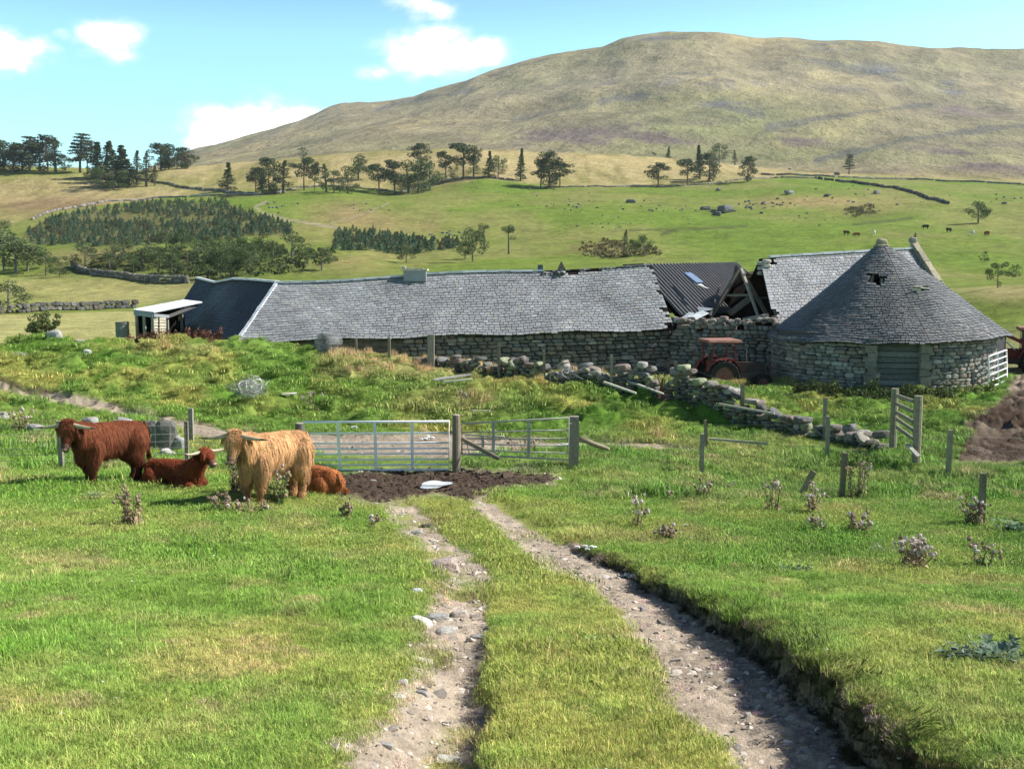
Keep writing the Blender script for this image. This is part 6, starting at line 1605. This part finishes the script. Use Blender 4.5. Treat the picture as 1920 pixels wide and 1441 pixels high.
# ------------------------------------------------------------------ trees
MT['leaves'] = leaf_mat('foliage', transl=.2, vary=.22, scale=.35, attr=True, rough=.7)
MT['bark'] = flat_mat('bark', (1, 1, 1), .9, .3, 2, use_col=True)
def leafcloud(mb, r, c, rad, n, size, col, var=.35, flat=.0):
    """many small leaf faces spread through one clump."""
    c = np.array(c, float); rad = np.array(rad, float); k = r.uniform(.75, 1.25)
    d = r.normal(0, 1, (n, 3)); d /= np.linalg.norm(d, axis=1)[:, None]; P = c + d * rad * (r.uniform(.25, 1, (n, 1)) ** .45)
    a = r.normal(0, 1, (n, 3)); a[:, 2] *= (1 - flat); a /= np.linalg.norm(a, axis=1)[:, None]
    b = np.cross(a, r.normal(0, 1, (n, 3))); b /= np.linalg.norm(b, axis=1)[:, None]
    s = size * r.uniform(.5, 1.3, (n, 1)); a = a * s; b = b * s * .6
    V_ = np.stack([P - a, P + b, P + a, P - b], 1).reshape(-1, 3)
    cc_ = np.array(col) * k * r.uniform(1 - var, 1 + var, (n, 1))
    mb.add(V_, [(i * 4, i * 4 + 1, i * 4 + 2, i * 4 + 3) for i in range(n)], cc_)
G_PINE = (.075, .10, .05); G_SPR = (.07, .10, .045); G_BIR = (.115, .145, .06); G_OAK = (.078, .115, .04); G_LAR = (.10, .12, .055)
tcol = bpy.data.collections.new('unused')
def tree_proto(kind, seed, h):
    """returns trunk and crown collectors for a tree of height h standing at the origin."""
    r = np.random.default_rng(seed); tk, cr = MB(), MB()
    bark = (.20, .12, .075) if kind in ('pine', 'full') else ((.20, .18, .16) if kind == 'birch' else (.13, .11, .09))
    top = h * (.93 if kind in ('pine', 'birch', 'oak', 'thin') else .98); bend = r.normal(0, .03 * h, 2)
    P = [np.array([bend[0] * t * t, bend[1] * t * t, top * t]) for t in np.linspace(0, 1, 7)]; P[0][2] = -.4
    tk.tube(P, [h * .021 * (1 - .8 * t) + .03 for t in np.linspace(0, 1, 7)], 6, bark)
    def on(t): return np.array([bend[0] * t * t, bend[1] * t * t, top * t])
    def limb(t, c):
        a = on(t); m = (a + c) / 2 + [0, 0, -.02 * h]; tk.tube([a, m, c], [h * .010, h * .007, h * .004], 4, bark)
    if kind in ('pine', 'full'):       # flat topped Scots pine with clumps of needles and gaps
        t0 = r.uniform(.28, .48) if kind == 'pine' else .08
        for k in range(18 if kind == 'pine' else 26):
            t = t0 + (1 - t0) * (k / (17 if kind == 'pine' else 25)) ** .8; az = r.uniform(0, 6.28); R_ = h * .33 * math.sin(math.pi * min(1, (1.06 - t) / (1.1 - t0) * .8 + .12)) * r.uniform(.5, 1.1)
            c = on(t) + np.array([math.cos(az) * R_, math.sin(az) * R_, h * r.uniform(0, .05)]); limb(max(t - .1, .2), c)
            leafcloud(cr, r, c, (h * .14, h * .14, h * .085), 120, h * .022, G_PINE)
        for k in range(3): leafcloud(cr, r, on(1) + r.normal(0, h * .05, 3), (h * .11, h * .11, h * .06), 110, h * .022, G_PINE)
    elif kind == 'layer':    # old layered conifer with open tiers
        for k in range(9):
            t = .32 + .66 * k / 8; R_ = h * .26 * (1.12 - t) + h * .04
            for j in range(4):
                az = r.uniform(0, 6.28); c = on(t) + np.array([math.cos(az) * R_ * .6, math.sin(az) * R_ * .6, r.uniform(-.01, .02) * h]); limb(t, c)
                leafcloud(cr, r, c, (h * .10, h * .10, h * .022), 55, h * .02, G_PINE)
    elif kind == 'spruce':
        for k in range(15):
            t = .10 + .88 * k / 14; R_ = h * .20 * (1.04 - t) * r.uniform(.8, 1.2)
            for j in range(5):
                az = r.uniform(0, 6.28); c = on(t) + np.array([math.cos(az) * R_ * .6, math.sin(az) * R_ * .6, -.02 * h]); 
                if j < 2: limb(t, c)
                leafcloud(cr, r, c, (max(R_ * .55, .03 * h),) * 2 + (h * .03,), 34, h * .018, G_SPR)
    elif kind == 'larch':
        for k in range(14):
            t = .22 + .76 * k / 13; R_ = h * .19 * (1.08 - t)
            for j in range(4):
                az = r.uniform(0, 6.28); c = on(t) + np.array([math.cos(az) * R_ * .7, math.sin(az) * R_ * .7, -.01 * h]); limb(t, c)
                leafcloud(cr, r, c, (R_ * .5, R_ * .5, h * .03), 22, h * .015, G_LAR)
    elif kind in ('birch', 'oak', 'round'):
        gc = G_BIR if kind == 'birch' else G_OAK; t0 = .20 if kind != 'round' else .05
        for k in range(20 if kind != 'birch' else 16):
            t = r.uniform(t0 + .08, .95); az = r.uniform(0, 6.28); w_ = math.sin(math.pi * min(1, max(.12, (t - t0 + .12) / (1.1 - t0)))) ** .7
            w_ = max(w_, .75) if kind == 'round' else w_
            R_ = h * (.36 if kind != 'round' else .50) * w_ * math.sqrt(r.uniform(.1, 1))
            c = on(t) + np.array([math.cos(az) * R_, math.sin(az) * R_, 0]); 
            if k % 2 == 0: limb(max(t - .15, .12), c)
            leafcloud(cr, r, c, (h * .135, h * .135, h * .11), 115, h * .021, gc)
    elif kind == 'thin':
        for k in range(10):
            t = r.uniform(.55, 1); az = r.uniform(0, 6.28); R_ = h * .17 * math.sqrt(r.uniform(.1, 1))
            c = on(t) + np.array([math.cos(az) * R_, math.sin(az) * R_, 0]); limb(t - .1, c)
            leafcloud(cr, r, c, (h * .09, h * .09, h * .08), 75, h * .02, G_BIR)
    return tk, cr
PROTO = {}
def proto(kind, v):
    if (kind, v) not in PROTO:
        tk, cr = tree_proto(kind, hash((kind == 'pine', kind == 'birch', len(kind), v)) % 9973, 10.0)
        a = tk.build('trunk', MT['bark']); b = cr.build('crown', MT['leaves'])
        COL.objects.unlink(a); COL.objects.unlink(b); PROTO[(kind, v)] = (a, b)
    return PROTO[(kind, v)]
TN = {'full': ('pine_tree', 'pine'), 'pine': ('pine_tree', 'pine'), 'layer': ('pine_tree', 'pine'), 'spruce': ('spruce_tree', 'spruce'), 'larch': ('larch_tree', 'larch'), 'birch': ('birch_tree', 'birch'), 'oak': ('broadleaf_tree', 'tree'), 'round': ('bushy_tree', 'tree'), 'thin': ('thin_tree', 'tree')}
def tree(px, base, top, kind, label, group=None, Y=None, wide=1.0, k=0, y0=62):
    if Y is None: x, Y, z = hit(px, base, y0)
    else: x = wx(px, base, Y); z = gz(x, Y)
    h = drop(Y, base) - drop(Y, top); h = max(h, .5)
    wide = wide * {CR: 1.45, RW: 1.3, VB: 1.3}.get(group, 1.15) * random.uniform(.9, 1.12)
    nm, cat = TN[kind]; e = empty(nm, (x, Y, z - .1), random.uniform(0, 6.28), label, cat, group)
    a, b = proto(kind, k % 3)
    for o in (a, b):
        c = o.copy(); COL.objects.link(c); c.parent = e
    e.scale = (h / 10 * wide, h / 10 * wide, h / 10); return e
CR = 'trees on the left crest'; RW = 'trees along the far stone wall'; VB = 'trees on the river bank'
def ordn(i): return ['leftmost', 'second', 'third', 'fourth', 'fifth', 'sixth', 'seventh', 'eighth', 'ninth', 'tenth', 'eleventh', 'twelfth', 'thirteenth', 'fourteenth', 'fifteenth', 'sixteenth', 'seventeenth', 'eighteenth', 'nineteenth', 'twentieth', 'twenty first', 'twenty second', 'twenty third', 'twenty fourth', 'twenty fifth', 'twenty sixth', 'twenty seventh', 'twenty eighth', 'twenty ninth', 'thirtieth', 'thirty first', 'thirty second'][i]
KN = {'full': 'dense dark pine', 'pine': 'rounded pine', 'layer': 'open layered pine', 'spruce': 'pointed spruce', 'larch': 'thin larch', 'birch': 'loose birch', 'oak': 'leafy tree', 'round': 'broad bushy tree', 'thin': 'thin stemmed tree'}
def row_of(lst, where, group, **kw):
    for i, a in enumerate(lst):
        px, base, top, kind = a[:4]; w = a[4] if len(a) > 4 else 1.0; Yv = a[5] if len(a) > 5 else None
        tree(px, base, top, kind, f"{KN[kind]}, {ordn(i)} from the left {where}" if i else f"{KN[kind]}, leftmost {where}", group, Y=Yv, wide=w, k=i, **kw)
row_of([(-14, 314, 262, 'full', 1.2, 600), (6, 314, 262, 'full', 1.2, 600), (24, 314, 266, 'full', 1.2, 595), (42, 315, 264, 'full', 1.1, 600), (55, 312, 242, 'layer', 1.1, 590), (74, 314, 262, 'full', 1.1, 600), (90, 314, 248, 'pine', .9, 595), (104, 316, 250, 'larch', 1.2, 590),
        (122, 318, 290, 'full', 1.0, 600), (150, 318, 243, 'layer', 1.15, 590), (164, 318, 258, 'pine', .8, 590), (181, 326, 254, 'spruce', 1.3, 570), (197, 328, 252, 'larch', 1.4, 570), (213, 330, 250, 'spruce', 1.3, 560), (228, 334, 256, 'spruce', 1.4, 550), (240, 338, 266, 'spruce', 1.3, 545),
        (188, 344, 305, 'round', 1.1, 540), (212, 346, 308, 'round', 1.1, 535), (257, 336, 269, 'larch', 1.1, 550), (274, 340, 272, 'larch', 1.1, 545), (290, 340, 300, 'larch', 1.2, 545), (302, 310, 261, 'full', 1.0, 610), (316, 310, 266, 'full', 1.0, 610), (332, 310, 275, 'round', .8, 610), (348, 310, 272, 'full', 1.0, 612)],
       'on the left crest', CR)
row_of([(427, 358, 302, 'spruce', 1.25), (480, 362, 316, 'pine', 1.0), (492, 364, 314, 'spruce', 1.1), (505, 365, 298, 'full', .8), (531, 363, 299, 'larch', 1.6), (570, 356, 296, 'pine', .8), (590, 356, 306, 'pine', .7), (612, 360, 306, 'larch', 1.5), (626, 362, 318, 'round', .95), (652, 362, 320, 'round', .95), (672, 338, 286, 'oak', 1.1),
        (711, 363, 309, 'pine', .9), (740, 360, 302, 'pine', 1.0), (766, 362, 298, 'oak', 1.1), (788, 325, 271, 'pine', .9), (784, 362, 296, 'round', .75), (806, 356, 296, 'oak', 1.1), (836, 338, 285, 'pine', .9), (851, 336, 312, 'round', .8), (869, 335, 269, 'pine', 1.05), (888, 334, 288, 'larch', 1.5), (917, 334, 281, 'spruce', 1.0), (934, 334, 289, 'birch', 1.0),
        (976, 339, 276, 'spruce', .9), (1014, 352, 298, 'pine', .9), (1030, 353, 289, 'full', .9), (1050, 352, 304, 'pine', 1.1)], 'along the far wall', RW, y0=300)
row_of([(1234, 351, 307, 'pine', 1.25), (1289, 346, 298, 'pine', 1.1), (1312, 336, 270, 'spruce', 1.0), (1330, 341, 289, 'full', .9), (1348, 322, 282, 'birch', 1.0, 640), (1402, 341, 296, 'full', .9)], 'in the right clump', RW, y0=300)
row_of([(567, 292, 273, 'round', 1.0, 640), (1226, 294, 284, 'round', 1.0, 650), (1253, 296, 272, 'spruce', 1.2, 650), (1378, 312, 282, 'larch', 1.4, 650), (1592, 323, 284, 'layer', 1.2, 700)], 'on the tan ridge skyline', 'lone trees on the tan ridge')
tree(1834, 418, 374, 'oak', 'single round tree casting a shadow on the right green field', y0=200, wide=1.25)
row_of([(8, 508, 428, 'birch', 1.3), (30, 512, 440, 'birch', 1.4), (52, 508, 452, 'birch', 1.3), (2, 470, 405, 'birch', 1.1), (86, 516, 470, 'round', .8), (112, 518, 478, 'round', .8), (160, 504, 452, 'birch', 1.0), (218, 500, 455, 'birch', 1.1), (232, 482, 440, 'birch', 1.0), (206, 508, 468, 'birch', .9)], 'at the valley left edge', VB, y0=150)
row_of([(284, 492, 455, 'birch', 1.1), (300, 505, 462, 'round', .8), (312, 470, 428, 'birch', 1.0), (341, 470, 424, 'oak', 1.0), (330, 492, 458, 'round', .8), (352, 512, 468, 'round', .85), (372, 496, 448, 'birch', 1.1), (384, 470, 436, 'oak', 1.0), (396, 506, 452, 'oak', 1.1), (414, 520, 462, 'oak', 1.1), (426, 480, 438, 'birch', 1.1), (441, 506, 448, 'oak', 1.1),
        (458, 498, 442, 'oak', 1.1), (468, 512, 468, 'birch', 1.1), (494, 480, 436, 'oak', 1.3), (548, 488, 430, 'birch', 1.1), (578, 498, 464, 'round', .75), (603, 507, 460, 'birch', 1.0), (322, 512, 470, 'oak', 1.1), (400, 486, 446, 'birch', 1.1), (432, 520, 470, 'oak', 1.1), (450, 482, 440, 'oak', 1.0), (478, 496, 452, 'oak', 1.1), (512, 486, 446, 'birch', 1.1), (268, 500, 462, 'oak', 1.0), (250, 512, 478, 'round', .8), (520, 505, 476, 'round', .8)], 'on the river bank', VB, y0=150)
row_of([(762, 493, 454, 'birch', 1.0), (872, 486, 446, 'oak', 1.0), (886, 490, 422, 'birch', 1.05), (908, 470, 418, 'thin', 1.0), (954, 476, 420, 'thin', 1.15)], 'just above the barn ridge', 'trees above the barn ridge', y0=110)
row_of([(1170, 478, 428, 'larch', 1.2), (1188, 480, 448, 'round', .7), (1208, 478, 436, 'birch', 1.0)], 'in the marshy hollow behind the barns', 'scrub in the hollow', y0=110)
tree(16, 586, 520, 'birch', 'spreading leafy tree in the pasture at the left edge', y0=100, wide=1.3)
tree(1868, 590, 540, 'round', 'rounded bush on the tan hillock behind the round mill', Y=84, wide=.8, k=1)
tree(1846, 490, 470, 'round', 'small bush in the field right of the coped gable', y0=110, wide=.8, k=2); tree(1905, 520, 494, 'round', 'bush in the field at the right edge', y0=110, wide=.8)
tree(248, 622, 598, 'round', 'yellowing bush against the open shed', Y=51, wide=.7, k=1)
for (px, w, h, lb, sd_) in ((85, 74, 46, 'leafy elder bush on the left end of the mound', 4),):
    x, Y = wx(px, 640, 43.6), 43.6; z = gz(x, Y); m = Y / F; e = empty('elder_bush', (x, Y, z), 0, lb, 'bush'); r = np.random.default_rng(sd_); st, lf = MB(), MB()
    for i in range(22):
        tip = np.array([r.normal(0, w * m * .30), r.normal(0, .4), h * m * r.uniform(.45, 1.15)]); st.tube([np.array([tip[0] * .2, 0, -.05]), tip * [.6, .6, .5], tip], [.02, .014, .006], 5, (.16, .12, .07))
        for k in range(5): leafcloud(lf, r, tip * r.uniform(.55, 1), (.13, .13, .1), 14, .065, (.16, .19, .07))
    st.build('stem', MT['bark'], e); lf.build('crown', MT['leaves'], e)
# nettles at the foot of the mill and dead weeds below the barn corner
def bank_weeds(name, px0, px1, Y0, Y1, n, h, c, label):
    r = np.random.default_rng(int(px0)); mb = MB()
    for i in range(n):
        t = r.random(); Y = Y0 + (Y1 - Y0) * t + r.normal(0, .25); x = wx(px0 + (px1 - px0) * t, 700, Y); z = gz(x, Y); hh = h * r.uniform(.4, 1.15)
        mb.add([(x - .012, Y, z), (x + .012, Y, z), (x + r.normal(0, .05), Y, z + hh)], [(0, 1, 2)], np.array(c) * .8)
        leafcloud(mb, r, (x, Y, z + hh * .6), (.10, .10, hh * .42), 16, .055, np.array(c) * r.uniform(.6, 1.4))
    o = mb.build(name, MT['leaves']); o['kind'] = 'stuff'; return o
bank_weeds('nettle_bank', 1490, 1790, 40.6, 40.2, 330, .55, (.075, .10, .035), '')
bank_weeds('nettle_bank', 1790, 1870, 40.4, 41.5, 70, .38, (.16, .20, .06), '')
bank_weeds('dead_weeds', 235, 420, 44.2, 44.0, 210, .45, (.15, .07, .05), '')
# ------------------------------------------------------------------ young conifer plantations
MT['yc'] = MT['leaves']; ycp = []
for v in range(4):
    r = np.random.default_rng(70 + v); cr = MB(); k = ((.10, .16, .095), (.11, .16, .08), (.09, .15, .085), (.15, .15, .08))[v]
    for j in range(9):
        t = j / 8; R_ = .48 * (1.02 - t) + .03; leafcloud(cr, r, (0, 0, .08 + .9 * t), (R_, R_, .07), 34, .075, k, .4)
    cr.tube([(0, 0, -.1), (0, 0, .9)], [.03, .01], 4, (.1, .08, .06)); o = cr.build('young_conifer', MT['yc']); COL.objects.unlink(o); ycp.append(o)
PA = [(48, 436), (70, 425), (110, 405), (220, 386), (300, 377), (345, 377), (420, 378), (435, 390), (480, 402), (548, 428), (553, 440), (470, 442), (400, 452), (250, 462), (110, 462), (60, 458)]
PB = [(628, 438), (660, 434), (715, 434), (760, 448), (860, 456), (862, 464), (800, 474), (740, 478), (700, 470), (625, 470)]
cand = []
r = np.random.default_rng(99)
for poly, step, n in ((PA, 0, 1300), (PB, 0, 300)):
    xs, ys = [p[0] for p in poly], [p[1] for p in poly]
    X_ = r.uniform(min(xs), max(xs), n * 2); Y_ = r.uniform(min(ys), max(ys), n * 2)
    ins = poly_sd(X_, Y_, poly) > 0
    gap = (poly is PA) & (np.abs(Y_ - (405 + .02 * X_)) < 7) & (X_ > 150) & (X_ < 400)
    sel = ins & ~(gap & (r.random(len(X_)) < .8))
    for a, b in list(zip(X_[sel], Y_[sel]))[:n]: cand.append((a, b, poly is PA))
pts3 = []
for a, b, A_ in cand:
    x, Y, z = hit(a, b, 150); pts3.append((Y, x, z, A_))
pts3.sort(); first, rest = pts3[:290], pts3[290:]
for i, (Y, x, z, A_) in enumerate(first):
    o = ycp[i % 4].copy(); COL.objects.link(o); h = random.uniform(1.2, 2.4); o.location = (x, Y, z); o.scale = (h * 1.35, h * 1.35, h); o.rotation_euler = (0, 0, random.uniform(0, 6))
    tag(o, 'young conifer in the ' + ('larger plantation left of the hill track' if A_ else 'smaller plantation above the barn roof'), 'conifer', 'young conifers of the ' + ('larger' if A_ else 'smaller') + ' plantation')
me = bpy.data.meshes.new('young_conifers')
tsrc = bpy.data.collections.new('conifer_pieces')
for o in ycp: tsrc.objects.link(o)
def scatter_t(): 
    P = np.array([(x, Y, z) for Y, x, z, A_ in rest]); n = len(P)
    return scatter_from(tsrc, 'young_conifers', P, r.integers(0, 4, n), r.uniform(1.2, 2.4, n), np.ones((n, 3)), tilt=.03)
scatter_t()
# ------------------------------------------------------------------ far stone walls
def far_wall(lst, label, h=1.3, y0=100, dark=1.0, step=.8):
    P = [np.array(hit(a, b, y0)) for a, b in lst]; O = P[len(P) // 2].copy(); mb = MB(); e = 0
    for a, b in zip(P[:-1], P[1:]):
        L = np.linalg.norm((b - a)[:2]); n = max(1, int(L / step))
        ang = math.atan2(b[1] - a[1], b[0] - a[0])
        X = np.linspace(a[0], b[0], n); Yv = np.linspace(a[1], b[1], n); Z = H(X, Yv)
        for x, Y, z in zip(X, Yv, Z):
          for hh in ((.25, .72) if step < 1 else (.4,)):
            mb.lump(np.array([x + RNG.normal(0, step * .2), Y, z + h * hh]) - O, (step * 1.7 * RNG.uniform(.8, 1.2), .8, h * (.55 if step < 1 else 1) * RNG.uniform(.7, 1.15)), int(RNG.integers(999)), R=rotz(ang), col=stone_col(dark), sub=1, flat=True)
    o = mb.build('stone_wall', MT['stone']); o.location = O; tag(o, label, 'wall'); return o
far_wall([(-60, 590), (0, 588), (20, 587)], 'short end of the stone wall behind the spreading tree at the left edge', 1.2, 100, .6, .6)
far_wall([(36, 587), (120, 582), (200, 579), (252, 577)], 'long stone wall behind the hay field left of the open shed', 1.3, 100, .6, .6)
far_wall([(134, 500), (150, 510), (190, 518), (260, 526), (350, 531)], 'stone wall along the foot of the shaded river bank', 1.5, 150, .9)
far_wall([(252, 334), (290, 342), (330, 350), (380, 356), (430, 362), (480, 366)], 'broken wall running down from the left crest to the pine row', 1.4, 300, 1.0, 1.6)
far_wall([(60, 412), (110, 394), (200, 378), (300, 371), (420, 367), (480, 366)], 'stone wall along the upper edge of the larger plantation', 1.0, 300, 1.1, 1.6)
far_wall([(482, 366), (520, 362), (560, 352), (610, 350), (660, 352), (700, 356)], 'stone wall running behind the first pines of the row', 1.0, 300, 1.1, 1.6)
far_wall([(700, 356), (745, 362), (800, 352), (830, 341), (870, 334), (920, 334), (960, 338)], 'stone wall climbing over the knoll among the pines', 1.0, 300, 1.1, 1.6)
far_wall([(1000, 351), (1150, 351), (1240, 350), (1330, 346), (1450, 334), (1530, 335)], 'long low wall under the right clump of pines', .8, 300, 1.3, 1.8)
far_wall([(1532, 335), (1600, 343), (1650, 350), (1710, 362), (1775, 383)], 'dark stone wall slanting down across the right green field', 1.5, 300, .6, 1.4)
far_wall([(1430, 328), (1560, 332), (1700, 337), (1920, 347), (1990, 350)], 'long wall under the heather slope at the far right', 1.2, 560, .9, 2.5)
# ------------------------------------------------------------------ field boulders
bp = []
for v in range(6):
    mb = MB(); mb.lump((0, 0, .25), (1.3, 1.0, .8), v + 700, col=(.13, .13, .13) if v % 3 else (.22, .22, .21), sub=2, rough=.35, flat=True); o = mb.build('boulder', MT['stone']); COL.objects.unlink(o); bp.append(o)
r = np.random.default_rng(5)
CL = [(1360, 400, 30, 5, 10, 1.6, 'around the largest boulder pile of the right field'), (1430, 385, 40, 9, 34, 1.1, 'in the stone scatter under the right pines'), (1240, 395, 90, 20, 26, .9, 'loosely scattered left of the largest boulder pile'), (1060, 385, 50, 10, 26, 1.0, 'in the stone field below the pine row end'), (1150, 420, 60, 10, 14, .8, 'in the lower middle of the far green field'),
      (840, 440, 45, 5, 26, .9, 'in the stone line above the smaller plantation'), (780, 450, 60, 4, 12, .7, 'just above the smaller plantation'), (1620, 370, 110, 22, 30, .9, 'scattered across the upper right green field'), (980, 355, 80, 14, 16, .7, 'on the knoll below the pines'), (520, 385, 26, 10, 16, .9, 'beside the bend of the hill track'), (680, 385, 60, 16, 16, .8, 'on the brown slope by the hill track'), (1890, 372, 40, 12, 8, 1.2, 'in the top right corner of the green field'), (1480, 412, 80, 8, 12, .7, 'below the stone scatter of the right field')]
for (cx, cy, sx, sy, n, s, where) in CL:
    for i in range(n):
        px_, py_ = cx + r.normal(0, sx * .6), cy + r.normal(0, sy * .6); x, Y, z = hit(px_, py_, 200)
        o = bp[int(r.integers(6))].copy(); COL.objects.link(o); k = s * r.uniform(.4, 1.4) * .65; o.location = (x, Y, z); o.scale = (k * r.uniform(.8, 1.4), k, k); o.rotation_euler = (0, 0, r.uniform(0, 6))
        tag(o, 'grey boulder ' + where, 'rock', 'boulders ' + where)
for (px, py, s, lb) in ((1360, 398, 6.5, 'largest boulder of the pile in the middle of the right field'), (1322, 394, 3.6, 'second largest boulder of the pile, left of the largest'), (1345, 404, 4.0, 'low boulder at the foot of the largest field boulder'), (1182, 380, 3.6, 'lone grey outcrop left of the boulder pile'), (1480, 364, 4.2, 'outcrop in the upper right field below the pines'), (1347, 357, 2.6, 'boulder just below the right pines'), (1550, 369, 3.0, 'lone boulder in the upper right field'), (1644, 363, 3.2, 'boulder close to the slanting dark wall'), (1570, 328, 4.2, 'dark outcrop on the skyline below the lone layered tree'), (1482, 318, 3.6, 'dark outcrop on the tan ridge')):
    x, Y, z = hit(px, py, 200); o = bp[random.randrange(6)].copy(); COL.objects.link(o); o.location = (x, Y, z); o.scale = (s * .8, s * .6, s * .6); o.rotation_euler = (0, 0, random.uniform(0, 3)); tag(o, lb, 'rock')
# bracken and scrub patches (stuff)
def scrub(name, poly, n, size, c, y0=110):
    rr = np.random.default_rng(n); xs, ys = [p[0] for p in poly], [p[1] for p in poly]; mb = MB(); k = 0
    while k < n:
        a, b = rr.uniform(min(xs), max(xs)), rr.uniform(min(ys), max(ys))
        if poly_sd(np.array([a]), np.array([b]), poly)[0] < 0: continue
        x, Y, z = hit(a, b, y0); s = size * rr.uniform(.6, 1.4); leafcloud(mb, rr, (x, Y, z + s * .3), (s, s, s * .5), 26, s * .3, np.array(c) * rr.uniform(.7, 1.3)); k += 1
    o = mb.build(name, MT['leaves']); o['kind'] = 'stuff'; return o
scrub('rough_scrub', [(1085, 458), (1140, 450), (1230, 462), (1240, 478), (1150, 486), (1090, 480)], 120, .9, (.13, .11, .05))
scrub('rough_scrub', [(1580, 392), (1640, 385), (1650, 398), (1600, 408)], 50, .9, (.12, .11, .05))
scrub('bank_undergrowth', [(150, 500), (260, 470), (420, 460), (620, 470), (640, 490), (560, 515), (400, 522), (200, 515)], 260, 1.1, (.05, .07, .025), 150)
scrub('bank_undergrowth', [(150, 306), (290, 322), (230, 350), (150, 335)], 60, 1.6, (.045, .065, .03), 450)
# ------------------------------------------------------------------ distant cattle
src_body = None
def small_cow(px, py, c, label, rz):
    x, Y, z = hit(px, py, 150); e = empty('cow', (x, Y, z), rz, label, 'cow', None); c = np.array(c)
    mb = MB()
    segs(mb, (-.6, 0, .95), (.5, 0, .95), .38, .36, 5, .85); segs(mb, (.5, 0, 1.0), (.85, 0, .75), .22, .15, 3); segs(mb, (.85, 0, .72), (1.1, 0, .45), .15, .09, 3)
    for sx in (-.55, .45):
        for sy in (-.18, .18): segs(mb, (sx, sy, .8), (sx, sy, .06), .14, .07, 5)
    segs(mb, (-.95, 0, 1.1), (-1.0, 0, .5), .05, .04, 3)
    t = mb.build('b', MT['hide']); md = t.modifiers.new('r', 'REMESH'); md.mode = 'VOXEL'; md.voxel_size = .06; md.use_smooth_shade = True
    m2 = bpy.data.meshes.new_from_object(t.evaluated_get(bpy.context.evaluated_depsgraph_get())); bpy.data.objects.remove(t)
    while m2.color_attributes: m2.color_attributes.remove(m2.color_attributes[0])
    ca = m2.color_attributes.new('col', 'FLOAT_COLOR', 'POINT'); ca.data.foreach_set('color', np.tile([*c, 1], len(m2.vertices)).astype(float))
    m2.materials.clear(); m2.materials.append(MT['hide']); b = bpy.data.objects.new('body', m2); COL.objects.link(b); b.parent = e
for a in ((1587, 441, (.05, .025, .015), 'tiny dark brown cow grazing farthest left of the distant cattle', .3), (1606, 445, (.25, .09, .04), 'tiny orange cow grazing left of the white one', 2.8), (1639, 441, (.75, .72, .66), 'tiny white cow grazing just left of the mill tip', 1.2), (1735, 430, (.03, .03, .03), 'tiny black cow grazing above the coped gable', 2.9),
          (1779, 436, (.03, .03, .03), 'tiny black cow grazing right of the coped gable', .4), (1823, 442, (.75, .72, .66), 'tiny white cow standing between a black and an orange one', 1.5), (1850, 443, (.25, .09, .04), 'tiny orange cow grazing farthest right of the distant cattle', 1.8)): small_cow(*a)
# ------------------------------------------------------------------ air
hm = bpy.data.materials.new('haze'); hm.use_nodes = True; nt = hm.node_tree; nt.nodes.clear()
o_ = nt.nodes.new('ShaderNodeOutputMaterial'); pv = nt.nodes.new('ShaderNodeVolumePrincipled')
pv.inputs['Color'].default_value = (.80, .90, 1.0, 1); pv.inputs['Density'].default_value = .00007; pv.inputs['Anisotropy'].default_value = .2
nt.links.new(pv.outputs[0], o_.inputs['Volume'])
mb = MB(); mb.box((0, 1700, 160), (5200, 3560, 340)); hz = mb.build('haze', hm); hz['kind'] = 'stuff'
lo = min(float(T.max()) * 0, 0)
zs = H(np.array([0., -300, 300, 0, 0]), np.array([60., 100, 100, -8, 3300]))
hz.location = (0, 0, 0)
